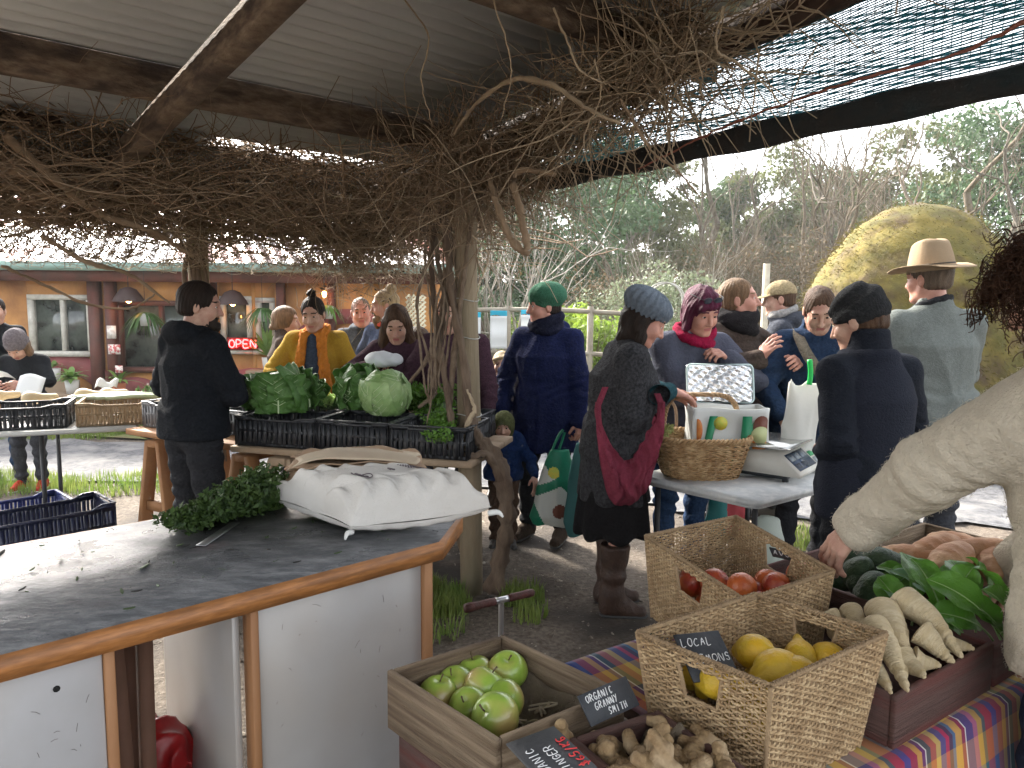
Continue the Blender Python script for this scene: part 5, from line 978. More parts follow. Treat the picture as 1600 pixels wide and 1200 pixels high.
# ---- wicker baskets: real strands
wick = M('wicker', (.42, .29, .155), .75, col2=(.3, .195, .1), ns=14, col3=(.52, .38, .22), ns3=40, bump=.5, bs=160); wickd = M('wicker_rim', (.36, .25, .14), .75, col2=(.27, .18, .1), ns=30, bump=.7, bs=140)
def basket(Q, z0, z1, shrink, label, holes=(1, 3), pitch=.0062, wp=.014, r=.0027, name='wicker_basket', mat=wick, group='square seagrass baskets', hole_w=.3, hole_z=(.62, .9), side_z=(0, 0, 0, 0), dark=False):
    """Q four top corners; walls woven from strands round upright warps"""
    Q = [A(p[0], p[1], 0) for p in Q]; ce = sum(Q) / 4; Bt = [p + (ce - p) * shrink for p in Q]; H_ = z1 - z0
    o = empty(name, (ce[0], ce[1], z0), 0, label, 'basket', group); of = A(ce[0], ce[1], z0); weft = MB(); warp = MB()
    rows = int(H_ / pitch)
    for i in range(4):
        q0, q1, b0, b1 = Q[i], Q[(i + 1) % 4], Bt[i], Bt[(i + 1) % 4]; L = np.linalg.norm(q1 - q0); nw = max(int(L / wp), 4) * 1; nrm = unit(np.cross(q1 - q0, [0, 0, 1.]))
        K = nw * 6 + 1; t = np.linspace(0, 1, K)
        segs = [(0, K)]; 
        for k in range(rows):
            f = (k + .5) / rows; hh = hole_z[0] < f < hole_z[1] and i in holes; ww = hole_w * (1 - .25 * (hole_z[1] - f) / (hole_z[1] - hole_z[0])) / 2
            a = b0 + (q0 - b0) * f; b = b1 + (q1 - b1) * f; P = a + (b - a) * t[:, None]; P = P + nrm * (.0026 * np.cos(t * nw * pi + (k % 2) * pi))[:, None]; P[:, 2] = z0 + H_ * f + .0012 * np.sin(t * L * 60 + k) + .0008 * rng.normal(size=K); P = P - of
            sl = [slice(0, int(K * (.5 - ww))), slice(int(K * (.5 + ww)), K)] if hh else [slice(0, K)]
            for s_ in sl:
                if len(P[s_]) > 3: weft.addp(tubes(P[s_], (r * (1 + .16 * np.sin(t[s_] * nw * pi * 2 + k * 1.7)))[None], 4))
        for j in range(nw + 1):
            tt = j / nw; inh = i in holes and abs(tt - .5) < hole_w / 2 * .93; rngs = [(0, hole_z[0]), (hole_z[1], 1)] if inh else [(0, 1)]
            for (u0, u1) in rngs:
                p = lambda f: (b0 + (q0 - b0) * f) * (1 - tt) + (b1 + (q1 - b1) * f) * tt + A(0, 0, z0 + H_ * f) - of; warp.addp(tubes(np.array([p(u0), p((u0 + u1) / 2), p(u1)]), .0021, 4))
        if i in holes:    # bound edge of the hand hole
            fz = [hole_z[1], hole_z[0] - .01, hole_z[0] - .01, hole_z[1]]; tx = [.5 - hole_w / 2, .5 - hole_w / 2 * .76, .5 + hole_w / 2 * .76, .5 + hole_w / 2]
            pts = [(b0 + (q0 - b0) * f) * (1 - x_) + (b1 + (q1 - b1) * f) * x_ + A(0, 0, z0 + H_ * f) - of for f, x_ in zip(fz, tx)]; pts = np.concatenate([np.linspace(pts[j], pts[j + 1], 10)[:-1] for j in range(3)] + [[pts[3]]]); warp.addp(tubes(pts, .0042, 5))
    weft.build('woven_wall', mat, o); warp.build('uprights', wickd, o); rim = MB()
    for i in range(4):    # twisted rim
        q0, q1 = Q[i], Q[(i + 1) % 4]; L = np.linalg.norm(q1 - q0); K = int(L / .0022); t = np.linspace(0, 1, K); base = q0 + (q1 - q0) * t[:, None] + A(0, 0, z1) - of; nr = unit(np.cross(q1 - q0, [0, 0, 1.])); w_ = t * L / .011 * 2 * pi
        for ph in (0, pi): rim.addp(tubes(base + nr * (.0034 * np.cos(w_ + ph))[:, None] + A(0, 0, 1) * (.0034 * np.sin(w_ + ph))[:, None], .0033, 4))
        c_ = Q[i] + A(0, 0, z1) - of; d_ = Bt[i] - of + A(0, 0, z0); rim.addp(tubes(np.array([c_, (c_ + d_) / 2, d_]), .0045, 5))
    rim.build('rim', wickd, o); V, F = quadbox([p + (ce - p) * .01 - of for p in Bt], .003, .011); MB().add(V, F).build('base', wickd, o, smooth=False); return o, ce
zl = .99; bl, lc = basket([onz(1002, 985, zl), onz(1212, 1065, zl), onz(1392, 980, zl), onz(1185, 922, zl)], TZ + .005, zl, .17, 'seagrass basket of lemons nearest the camera', holes=(0, 2), hole_w=.34)
zt_ = .985; tomq = [onz(1013, 834, zt_), onz(1170, 932, zt_), onz(1307, 884, zt_), onz(1154, 801, zt_)]
bt, tc_ = basket(tomq, TZ + .005, zt_, .1, 'taller seagrass basket of red fruit behind the lemons', holes=(0, 2), hole_w=.3)

# ---- produce
def lumpy(r, amp=.03, sc=(1, 1, 1), seed=0, h=None, extra=None):
    R0 = max(r * np.array(sc)); f = lambda P: (ell(P, (0, 0, 0), tuple(r * np.array(sc))) + amp * r * noise(P, 1.6 / r, seed) if extra is None else extra(P)); return nets(f, (-R0 * 1.5,) * 3, (R0 * 1.5,) * 3, h or r / 9)
def instances(proto, name, mat, items, labels, cat, group, parent=None, extra=None):
    V, F = proto; me = None
    for k, (p, rot, sc) in enumerate(items):
        if me is None: o = MB().add(V, F).build(name, mat); me = o.data; first = o
        else: o = bpy.data.objects.new(name, me); link(o)
        o.location = p; o.rotation_euler = rot; o.scale = (sc,) * 3 if np.isscalar(sc) else sc; tag(o, labels[k] if isinstance(labels, list) else labels, cat, group)
        if extra:
            for (nm, (V2_e, F2_e), m2) in extra:
                if k == 0: e_ = MB().add(V2_e, F2_e).build(nm, m2, o); extra_me[nm] = e_.data
                else: e_ = bpy.data.objects.new(nm, extra_me[nm]); link(e_, o)
extra_me = {}
applem = M('apple_green', (.24, .37, .045), .33, col2=(.36, .47, .09), ns=16, col3=(.4, .3, .1), ns3=9, spec=.5, coat=.3, edge=(.4, .7), bump=.03, bs=60)
def applef(P):
    r = np.sqrt(P[..., 0] ** 2 + P[..., 1] ** 2); th = np.arctan2(P[..., 1], P[..., 0]); z = P[..., 2]; R_ = .039 * (1 - .1 * (z < 0) * (-z / .04) + .012 * np.cos(5 * th) * (z < 0)); q = np.sqrt((r / R_) ** 2 + (z / .036) ** 2); d = (q - 1) * .036
    return smx(smx(d, -ell(P, (0, 0, .042), (.009, .009, .013)), .016), -ell(P, (0, 0, -.04), (.01, .01, .007)), .01)
apf = nets(applef, (-.05,) * 3, (.05,) * 3, .0035); stem_ = tubes(A([0, 0, .022], [.002, .001, .034], [.005, .003, .043]), A(.0017, .0014, .002), 5, cap=True); stm = M('stem', (.1, .07, .03), .8); calm = M('calyx', (.05, .04, .02), .9); cal = nets(lambda P: ell(P, (0, 0, -.0325), (.0065, .0065, .003)) + .001 * noise(P, 900, 1), (-.012, -.012, -.042), (.012, .012, -.024), .0014)
def crate(Q, z0, z1, label, th_=.013, mat=None, group='wooden produce crates', slats=1, z0b=None):
    Q = [A(p[0], p[1], 0) for p in Q]; ce = sum(Q) / 4; o = empty('wooden_crate', (ce[0], ce[1], z0), 0, label, 'crate', group); of = A(ce[0], ce[1], z0); mat = mat or cratem; h = (z1 - z0) / slats
    for i in range(4):
        a, b = Q[i], Q[(i + 1) % 4]; u = unit(b - a); nr = unit(np.cross(b - a, [0, 0, 1.])); nr = nr if (ce - a) @ nr > 0 else -nr; e_ = th_ if i % 2 else 0
        for s_ in range(slats):
            p = a + u * e_ + nr * th_ / 2 + A(0, 0, z0 + h * (s_ + .5)) - of; q_ = b - u * e_ + nr * th_ / 2 + A(0, 0, z0 + h * (s_ + .5)) - of; MB().add(*boxab(p, q_, th_, h - .002, bev=.0022)).build('side_board', mat, o, smooth=False)
    MB().add(*quadbox([p + (ce - p) * .06 - of for p in Q], .002, .012)).build('base_board', mat, o, smooth=False); return o, ce
cratem = M('crate_wood', (.2, .14, .085), .85, col2=(.1, .065, .04), ns=12, stretch=(.35, .35, 8), bump=1.0, bs=40, bstretch=(.5, .5, 8), col3=(.28, .21, .14), ns3=5); crated = M('crate_dark', (.07, .038, .032), .8, col2=(.11, .06, .05), ns=9, stretch=(.4, .4, 6), bump=.8, bs=30, bstretch=(.5, .5, 8), col3=(.12, .03, .025), ns3=4)
za = .895; aq = [onz(612, 1050, za), onz(785, 1158, za), onz(985, 1075, za), onz(793, 990, za)]; ca, cac = crate(aq, .775, za, 'open wooden crate of green apples')
c_ = [p + (cac * A(1, 1, 0) - p * A(1, 1, 0)) * .1 for p in aq]; crate(c_, .64, .772, 'dark timber crate underneath the apple crate', mat=crated); 
for zz in (.26, .45): crate(c_, zz, zz + .185, 'dark crate %s in the stack under the apples' % ('second from the bottom' if zz < .4 else 'just below the middle'), mat=crated)
crate(c_, .01, .255, 'bottom crate of the stack under the apples', mat=crated)
burm = M('burlap', (.2, .16, .11), .95, col2=(.14, .11, .08), ns=20, bump=.8, bs=260)
def burlap(Q, z, lab, amp=.02, sh=.08, up_=()):
    Q = [A(p[0], p[1], 0) for p in Q]; ce = sum(Q) / 4; Q = [p + (ce - p) * sh for p in Q]
    def f(u, v):
        P = (Q[0] * ((1 - u) * (1 - v))[..., None] + Q[1] * (u * (1 - v))[..., None] + Q[2] * (u * v)[..., None] + Q[3] * ((1 - u) * v)[..., None]); e = np.minimum(np.minimum(u, 1 - u), np.minimum(v, 1 - v)); zz = z + amp * (.5 + .5 * np.sin(u * 13 + 2 * np.sin(v * 7)) * np.sin(v * 11 + 1)) + .045 * np.exp(-e / .05)
        for (cu_, cv_, h_, w_) in up_: zz = zz + h_ * np.exp(-((u - cu_) ** 2 + (v - cv_) ** 2) / w_ ** 2)
        P[..., 2] = zz; return P
    V, F = grid(60, 60, f); return tag(MB().add(*thick(V, F, .003)).build('burlap_lining', burm), lab, 'sacking')
burlap(aq, .79, 'brown sacking lining the apple crate', up_=((.1, .5, .02, .12), (.15, .85, .03, .1)), sh=.14)
def inq(Q, u, v, z): Q = [A(p[0], p[1], 0) for p in Q]; P = Q[0] * (1 - u) * (1 - v) + Q[1] * u * (1 - v) + Q[2] * u * v + Q[3] * (1 - u) * v; return A(P[0], P[1], z)
AP = [(693, 1088, 0), (741, 1107, 0), (720, 1072, .0), (765, 1075, .01), (783, 1122, .01), (797, 1096, .0), (801, 1048, .012), (750, 1055, 0)]
items = []; lbs = []
APL = ['leftmost small green apple against the crate side', 'green apple in the middle of the front row', 'glossy green apple with its stem showing, second from the left', 'pale green apple at the centre of the pile', 'big apple with a brown blush nearest the crate corner', 'blushed apple behind the nearest one', 'darker green apple sitting furthest back by the sacking', 'russet tinged apple at the back of the pile']
for k, (px, py, dz) in enumerate(AP):
    z = .842 + dz; p = onz(px, py, z); items.append((p, (rng.normal() * .45, rng.normal() * .45, rng.uniform(0, 6)), (.0405 if k != 4 else .045) / .039 * (.97 if k < 3 else 1.03)))
instances(apf, 'apple', applem, items, APL, 'apple', 'green apples in the crate', extra=[('stem', stem_, stm), ('calyx', cal, calm)])
for k, (px, py) in enumerate(((860, 1108), (838, 1128), (855, 1098))):
    c_ = onz(px, py, .815); P = [c_ + rng.normal(size=3) * .012 * A(1, 1, .5) for _ in range(7)]; tag(MB().addp(tubes(smooth_path(P, 5), .0022, 5)).build('string', M('string', (.45, .38, .28), .9)), ['curl of frayed string on the sacking by the apples', 'loose loop of string near the crate rim', 'knotted string end beside the curl'][k], 'string')
# lemons, oranges
lemm = M('lemon', (.62, .36, .015), .4, col2=(.6, .42, .04), ns=9, bump=.45, bs=95, spec=.5, col3=(.5, .33, .02), ns3=15)
def lemf(P): d = ell(P, (0, 0, 0), (.034, .034, .042)); d = su(d, ell(P, (0, 0, .046), (.01, .01, .012)), .016); d = su(d, ell(P, (0, 0, -.043), (.012, .012, .009)), .016); return d + .0012 * np.abs(noise(P, 110, 2)) + .002 * noise(P, 42, 4)
lemp = nets(lemf, (-.06,) * 3, (.06,) * 3, .0023)
LE = [(1187, 1012, .935, 1.0, (1.2, .3, .5), 'knobbly lemon at the back of the basket beside the slate'), (1222, 1040, .93, 1.15, (1.4, .2, 1.9), 'large bumpy lemon at the centre of the basket'), (1258, 1022, .925, .95, (.5, .9, 2), 'lemon with a pointed tip at the back'), (1254, 1045, .93, .95, (1.5, .1, 1.2), 'smooth oval lemon at the right front of the basket'), (1302, 1020, .93, .9, (1.3, .3, .4), 'lemon tucked against the right rim'),
      (1133, 1060, .925, .95, (1.3, .2, .9), 'lemon under the near rim'), (1116, 1052, .9, .9, (.1, .3, 0), 'lemon standing upright in the hand hole'), (1085, 1048, .87, .95, (1.2, .3, 0), 'lemon low behind the slate'), (1192, 1072, .9, .9, (1.4, 0, .4), 'lemon just peeping over the near rim')]
inlm = [(onz(a, b, c), d, s_) for a, b, c, s_, d, _ in LE]
for k in range(14): inlm.append((lc + A(rng.normal() * .05, rng.normal() * .045, 0) + A(0, 0, .80 + .05 * (k % 2) + .01), tuple(rng.uniform(0, 3, 3)), 1.0)); inlm[-1] = (A(lc[0] + .06 * cos(k * 2.4) * (.4 + .6 * (k % 3) / 2), lc[1] + .06 * sin(k * 2.4) * (.4 + .6 * (k % 3) / 2), .815 + .045 * (k % 2)), inlm[-1][1], 1.0)
instances(lemp, 'lemon', lemm, inlm, [l[-1] for l in LE] + ['lemon buried in the bottom of the basket'] * 14, 'lemon', 'lemons in the near basket')
orm = M('blood_orange', (.5, .09, .025), .35, col2=(.6, .19, .035), ns=7, col3=(.33, .035, .02), ns3=9, bump=.25, bs=150, spec=.5, coat=.15)
orp = lumpy(.037, .012, (1, 1, .93), 2, extra=lambda P: ell(P, (0, 0, 0), (.037, .037, .035)) + .0006 * noise(P, 160, 2))
OR = [(1165, 911, .9, 'deep red round fruit at the centre of the row'), (1205, 905, .885, 'red fruit half hidden behind another'), (1219, 910, .895, 'bright red fruit near the rim'), (1256, 892, .905, 'red fruit highest against the right rim'), (1122, 905, .88, 'orange tinged fruit left of the red ones'), (1188, 925, .86, 'red fruit low by the near rim'), (1085, 905, .86, 'dark purple red fruit seen through the hand hole')]
io = [(onz(a, b, c), tuple(rng.uniform(0, 3, 3)), 1.02) for a, b, c, _ in OR]
for k in range(16): io.append((A(tc_[0] + .085 * cos(k * 2.4) * (.4 + .3 * (k % 3)), tc_[1] + .085 * sin(k * 2.4) * (.4 + .3 * (k % 3)), .81 + .04 * (k % 2)), tuple(rng.uniform(0, 3, 3)), 1.0))
instances(orp, 'orange', orm, io, [o_[-1] for o_ in OR] + ['red fruit buried at the bottom of the basket'] * 16, 'fruit', 'red fruit in the far seagrass basket')
# slates with chalk
slate = M('slate', (.022, .025, .03), .6, col2=(.04, .043, .05), ns=14, col3=(.075, .075, .08), ns3=5, bump=.35, bs=45); chalk = M('chalk', (.75, .75, .75), .9); chr_ = M('chalk_red', (.65, .06, .06), .9)
def slate_(c3, lines, label, red=None, h=.016, x0=.06, y0=.1, dy=.3, ind=(0, 0, 0), flip=False, w=.58):
    """c3: three world corners: lower-left, lower-right, upper-left (as read)"""
    ll, lr, ul = c3; ex = lr - ll; ez = ul - ll; Wd1, Ht = np.linalg.norm(ex), np.linalg.norm(ez); ex, ez = unit(ex), unit(ez); n_ = np.cross(ex, ez); n_ = n_ if n_[2] > 0 or n_ @ (CAM - ll) > 0 else n_
    o = empty('chalk_sign', tuple(ll), 0, label, 'sign', 'chalked slates on the stall'); t = .004; V, F = box((0, 0, 0), (Wd1, Ht, t), bev=.0012); B_ = np.stack([ex, ez, n_]); MB().add((V + A(Wd1 / 2, Ht / 2, 0)) @ B_, F).build('slate', slate, o, smooth=False)
    w_ = MB(); y = Ht * (1 - y0) - h
    for k, s_ in enumerate(lines): lettering(w_, s_, ex * Wd1 * (x0 + ind[k]) + ez * y + n_ * (t / 2 + .0006) * (1), ex, ez + ex * .15, h, .00085, w=w, jit=.05); y -= Ht * dy
    w_.build('lettering', chalk, o)
    if red: w_ = MB(); lettering(w_, red, ex * Wd1 * .12 + ez * (y + .01 * 0) + n_ * (t / 2 + .0006), ex, ez + ex * .15, h * 1.05, .0011, w=w, jit=.07); w_.build('price', chr_, o)
    return o
slate_([onz(1092, 1062, .925), onz(1165, 1052, .925), onz(1058, 988, .985)], ['LOCAL', 'LEMONS'], 'slate chalked LOCAL LEMONS standing in the lemon basket', h=.0145, x0=.08, y0=.12, dy=.36, ind=(0, .1), w=.6)
slate_([onz(933, 1134, .888), onz(1008, 1098, .888), onz(910, 1086, .93)], ['ORGANIC', 'GRANNY', 'SMITH'], 'slate chalked ORGANIC GRANNY SMITH between the two crates', h=.0115, x0=.1, y0=.1, dy=.29, ind=(0, .1, .3), w=.52)
ll, lr, ul = onz(800, 1163, .902), onz(875, 1134, .905), onz(865, 1232, .9)
ex = unit(lr - ll); ez = unit(ul - ll); L1, L2 = np.linalg.norm(lr - ll), np.linalg.norm(ul - ll); n_ = unit(np.cross(ez, ex)); n_ = n_ if n_[2] > 0 else -n_
o = empty('chalk_sign', tuple(ll), 0, 'slate chalked ORGANIC GINGER with a red price, lying on the apple crate corner', 'sign', 'chalked slates on the stall'); V, F = box((0, 0, 0), (L1, L2, .004), bev=.0012); MB().add((V + A(L1 / 2, L2 / 2, 0)) @ np.stack([ex, ez, n_]), F).build('slate', slate, o, smooth=False)
w_ = MB(); tx = -ez; ty = ex if np.cross(-ez, ex)[2] > 0 else -ex     # writing runs back up along the slate
org = lambda a, b: ez * L2 * a + ex * L1 * b + n_ * .0028
sgn = ex if (np.cross(tx, ex) @ n_) > 0 else -ex
b0_ = (.08, .42, .74) if sgn @ ex > 0 else (.3, .62, .94)
lettering(w_, 'ORGANIC', org(.97, b0_[0]), tx, sgn, .014, .0009, w=.62, jit=.05); lettering(w_, 'GINGER', org(.93, b0_[1]), tx, sgn, .014, .0009, w=.62, jit=.05); w_.build('lettering', chalk, o); w_ = MB(); lettering(w_, '$65/KG', org(.9, b0_[2]), tx, sgn, .015, .0012, w=.62, jit=.07); w_.build('price', chr_, o)
pin = MB().addp(cyl(ll + ez * L2 * .45 + ex * L1 * .35 + n_ * .0, ll + ez * L2 * .45 + ex * L1 * .35 + n_ * .014, .0012, 6)); pin.build('pin', M('steel', (.35, .36, .37)), o)
# ginger crate
gz = .875; gq = [onz(898, 1151, gz), onz(1075, 1290, gz), onz(1215, 1215, gz), onz(1037, 1103, gz)]; gq[1] = gq[0] + (gq[2] - gq[3]); gq = [gq[0], gq[1], gq[2], gq[3]]
cg, cgc = crate(gq, .765, gz, 'wooden crate of ginger below the lemon basket', mat=crated); burlap(gq, .775, 'sacking bundled in the ginger crate', amp=.015, up_=((.12, .85, .07, .12), (.25, .95, .06, .1)))
ginm = M('ginger', (.34, .235, .12), .7, col2=(.2, .125, .06), ns=45, col3=(.46, .35, .22), ns3=9, bump=.6, bs=70, bstretch=(1, 1, 4))
def ginger(seed):
    r_ = np.random.default_rng(seed); pr = []; p = A(0, 0, 0); d = A(1, 0, 0)
    for k in range(5): q_ = p + d * .028; pr.append((p, q_, .014 + .005 * r_.random())); 
    pr = []; p = A(-.045, 0, 0)
    for k in range(4):
        q_ = p + A(.026, r_.normal() * .012, r_.normal() * .006); pr.append((p, q_, .013 + .005 * r_.random()))
        if r_.random() > .25: pr.append((q_, q_ + A(r_.normal() * .012, (1 if k % 2 else -1) * .03, r_.normal() * .008), .011 + .003 * r_.random()))
        p = q_
    def f(P):
        d = None
        for a, b, rr in pr: e = rc(P, a, b, rr, rr * .88); d = e if d is None else su(d, e, .008)
        return d + .0012 * np.sin(P[..., 0] * 420 + 4 * noise(P, 30, 1)) + .0014 * noise(P, 60, seed)
    return nets(f, (-.075, -.065, -.03), (.09, .065, .03), .0032)
gi = [ginger(s_) for s_ in (1, 2, 5, 8)]; gme = []
GP = [(905, 1180), (972, 1178), (1000, 1182), (1035, 1185), (1068, 1192), (1105, 1165), (1125, 1185), (985, 1196), (1015, 1199), (1050, 1200), (1085, 1200), (1140, 1200), (960, 1200), (1020, 1170), (1000, 1168), (1060, 1172), (1092, 1180), (1035, 1200), (930, 1195)]
GLB = ['ginger hand poking out beside the slate', 'rounded ginger knob at the left of the heap', 'pale ginger hand at the top of the heap', 'ginger hand lying sideways in the middle', 'short ginger hand right of the middle', 'long smooth ginger hand leaning on the sacking', 'ginger hand below the long smooth one', 'cut ginger with an orange end', 'ginger hand in the front row'] + ['ginger hand deep in the heap'] * 10
for k, (px, py) in enumerate(GP):
    j = k % 4
    if k < 4: o = MB().add(*gi[j]).build('ginger_root', ginm); gme.append(o.data)
    else: o = bpy.data.objects.new('ginger_root', gme[j]); link(o)
    o.location = onz(px, py, .845 + .012 * (k % 3)); o.rotation_euler = (rng.normal() * .5, rng.normal() * .5, rng.uniform(0, 6.28)); o.scale = (.85,) * 3; tag(o, GLB[k], 'ginger', 'ginger roots in the crate')
# parsnip crate and the crate of greens behind it
zp = .875; pF, pR = onz(1410, 1078, zp), onz(1561, 991, zp); pu_ = unit((pR - pF) * A(1, 1, 0)); pv_ = A(-pu_[1], pu_[0], 0); pw_ = np.linalg.norm(pR - pF)
pq = [pF, pF + pu_ * pw_, pF + pu_ * pw_ + pv_ * .42, pF + pv_ * .42]; cpn, cpc = crate(pq, TZ + .006, zp, 'dark wooden crate of parsnips at the right of the lemons', mat=crated)
gq2 = [pF + pu_ * (pw_ + .014), pF + pu_ * (pw_ + .42), pF + pu_ * (pw_ + .42) + pv_ * .62, pF + pu_ * (pw_ + .014) + pv_ * .62]; cg2, cg2c = crate(gq2, TZ + .006, zp - .02, 'wooden crate of avocados and leafy greens behind the parsnips', mat=crated)
gq3 = [pF + pu_ * (pw_ + .434), pF + pu_ * (pw_ + .8), pF + pu_ * (pw_ + .8) + pv_ * .55, pF + pu_ * (pw_ + .434) + pv_ * .55]; cg3, cg3c = crate(gq3, TZ + .006, zp, 'pale wooden crate of sweet potatoes at the back of the stall', mat=cratem)
parm = M('parsnip', (.64, .54, .36), .6, col2=(.5, .38, .2), ns=9, col3=(.52, .41, .25), ns3=40, stretch=(1, 1, 2.2), bump=.8, bs=55, bstretch=(1, 1, 5))
def parsnip(seed, L=.24, r=.032):
    bx = .012 * math.sin(seed * 2.3)
    def f(P):
        t = np.clip(P[..., 2] / L, 0, 1); R_ = r * (1 - t) ** .8 * (.35 + .65 * np.clip(t / .07 + .35, 0, 1)) + .002; x = P[..., 0] - bx * np.sin(t * 3) ; y = P[..., 1] - .006 * np.sin(t * 5 + seed); d = (np.sqrt(x * x + y * y) - R_) * .85
        d = d + .0011 * np.sin(P[..., 2] * 260 + 6 * noise(P, 22, seed)) * (noise(P, 40, 2) > .1) + .001 * noise(P, 50, seed); d = smx(d, np.maximum(-P[..., 2] - .0, P[..., 2] - L), .012); return smx(d, -ell(P, (0, 0, -.003), (.009, .009, .006)), .004)
    return nets(f, (-.05, -.05, -.02), (.05, .05, L + .02), .0032)
pp = [parsnip(1, .25, .034), parsnip(3, .22, .03), parsnip(6, .27, .036)]; pme = []
# head pixel, tail pixel, z head, z tail
PP = [(1298, 950, 1345, 1010, .92, .87, 1), (1333, 942, 1372, 1020, .925, .88, 1), (1380, 938, 1422, 1048, .945, .885, 2), (1408, 922, 1514, 1014, .96, .9, 2), (1438, 976, 1502, 1024, .935, .895, 0), (1368, 966, 1428, 1072, .94, .89, 0), (1350, 1000, 1400, 1078, .915, .875, 1), (1414, 1012, 1452, 1052, .905, .885, 1), (1432, 1016, 1478, 1034, .9, .885, 1), (1315, 975, 1372, 1050, .89, .87, 0), (1470, 985, 1530, 1006, .9, .88, 1)]
PLB = ['parsnip head seen through the lemon basket hand hole', 'stubby parsnip second from the left', 'thick wrinkled parsnip in the middle of the crate', 'longest parsnip lying across the top right', 'pale parsnip lying low at the right', 'parsnip pointing at the near crate corner', 'slim parsnip beside the lemon basket rim', 'thin parsnip tail under the pale one', 'thin parsnip at the crate corner', 'parsnip half buried at the left', 'parsnip end against the right side board']
for k, (ax_, ay_, bx_, by_, z1_, z2_, j) in enumerate(PP):
    h_ = onz(ax_, ay_, z1_); t2 = onz(bx_, by_, z2_); d_ = t2 - h_; L = np.linalg.norm(d_)
    if len(pme) <= j: pass
    m_ = next((x for x in pme if x[0] == j), None)
    if m_ is None: o = MB().add(*pp[j]).build('parsnip', parm); pme.append((j, o.data))
    else: o = bpy.data.objects.new('parsnip', m_[1]); link(o)
    o.location = h_; o.rotation_euler = Vector(d_).to_track_quat('Z', 'Y').to_euler(); sc = min(1.15, L / (.25, .22, .27)[j]); o.scale = (.98 if k in (2, 3) else .84, .98 if k in (2, 3) else .84, sc); tag(o, PLB[k], 'parsnip', 'parsnips in the dark crate')
avm = M('avocado', (.02, .045, .018), .5, col2=(.04, .075, .03), ns=30, bump=.7, bs=140); avp = nets(lambda P: su(ell(P, (0, 0, -.012), (.034, .034, .036)), ell(P, (0, 0, .03), (.02, .02, .026)), .04) + .0008 * noise(P, 170, 3), (-.05, -.05, -.06), (.05, .05, .07), .004)
AV = [(1355, 905, .87), (1345, 885, .9), (1385, 868, .93), (1320, 893, .87), (1368, 912, .885), (1372, 925, .86), (1395, 890, .88), (1335, 868, .9)]; instances(avp, 'avocado', avm, [(onz(a, b, c), tuple(rng.uniform(0, 3, 3)), 1.1) for a, b, c in AV],
    ['dark avocado right under the wrist', 'avocado touching the fingertips', 'large avocado at the back by the sweet potatoes', 'avocado half hidden by the hand', 'avocado beside the green leaves', 'lowest avocado near the crate board', 'avocado under the leaf stems', 'avocado behind the cuff'], 'avocado', 'avocados in the middle crate')
# leafy greens: big spoon leaves
gl = empty('leafy_greens', (0, 0, 0), 0, 'bunch of glossy spoon shaped green leaves beside the avocados', 'greens'); lmats = [M('spoon_leaf', (.07, .19, .02), .35, col2=(.11, .27, .035), ns=6, tl=.3, coat=.1, bump=.5, bs=60), M('spoon_leaf_back', (.2, .33, .2), .5, col2=(.15, .27, .14), ns=9, tl=.3), M('leaf_stalk', (.2, .3, .12), .5)]
def spoon(mb, a, b, w, nrm, curl=.2, mi=0):
    a, b = A(*a), A(*b); L = np.linalg.norm(b - a); d = unit(b - a); sd = unit(np.cross(d, nrm)); up = np.cross(sd, d)
    def f(u, v):
        ww = w * np.sin(np.clip(u, 0, 1) * pi) ** .6 * (.6 + .4 * u); x = (v - .5) * 2; return a + d * (u * L)[..., None] + sd * (x * ww)[..., None] + up * (np.abs(x) ** 1.5 * ww * curl - L * .25 * (u - .5) ** 2 * 2 + .004 * np.sin(u * 14 + x * 3) * np.abs(x))[..., None]
    V, F = grid(14, 9, f); mb.add(V, F, mi); P = a + d * (np.linspace(-.35, .96, 9) * L)[:, None] + up * (-L * .25 * (np.linspace(-.35, .96, 9) - .5) ** 2 * 2 + .001)[:, None]; mb.addp(tubes(P, np.linspace(.003, .0006, 9)[None], 5), 2)
SPL = [((1445, 925, .92), (1425, 862, .99), .036), ((1480, 935, .93), (1440, 870, 1.0), .034), ((1560, 950, .93), (1480, 900, .99), .04), ((1545, 900, .94), (1490, 885, .98), .03), ((1500, 940, .9), (1420, 885, .96), .028), ((1530, 930, .93), (1500, 870, .99), .035), ((1585, 930, .93), (1545, 880, 1.0), .035), ((1430, 950, .89), (1385, 900, .94), .03), ((1460, 960, .9), (1400, 910, .93), .03), ((1550, 965, .9), (1480, 945, .93), .03),
       ((1580, 975, .9), (1530, 930, .95), .034), ((1520, 975, .88), (1450, 940, .92), .028), ((1560, 910, .95), (1530, 865, 1.0), .03), ((1475, 905, .93), (1460, 868, .97), .026), ((1410, 930, .88), (1380, 880, .92), .03), ((1600, 960, .92), (1560, 915, .98), .036), ((1590, 1000, .88), (1550, 950, .93), .03), ((1500, 915, .95), (1520, 880, 1.0), .03), ((1395, 915, .9), (1425, 885, .95), .03), ((1450, 900, .93), (1390, 875, .95), .024)]
for k, (a, b, w) in enumerate(SPL):
    m = MB(); spoon(m, onz(*a), onz(*b) + (onz(*b) - onz(*a)) * .25, w * 1.35, A(rng.normal() * .4, -.4 + rng.normal() * .3, 1), .3, 1 if k in (4, 8, 13) else 0); m.build('leaf', lmats, gl)
spm = M('sweet_potato', (.45, .23, .12), .7, col2=(.37, .17, .08), ns=10, col3=(.55, .34, .2), ns3=12, bump=.45, bs=40)
spp = nets(lambda P: smx(ell(P, (0, 0, 0), (.05, .045, .115)), -9, .01) + .003 * noise(P, 26, 2) + .001 * np.sin(P[..., 2] * 150 + 5 * noise(P, 20, 1)), (-.07, -.07, -.14), (.07, .07, .14), .006)
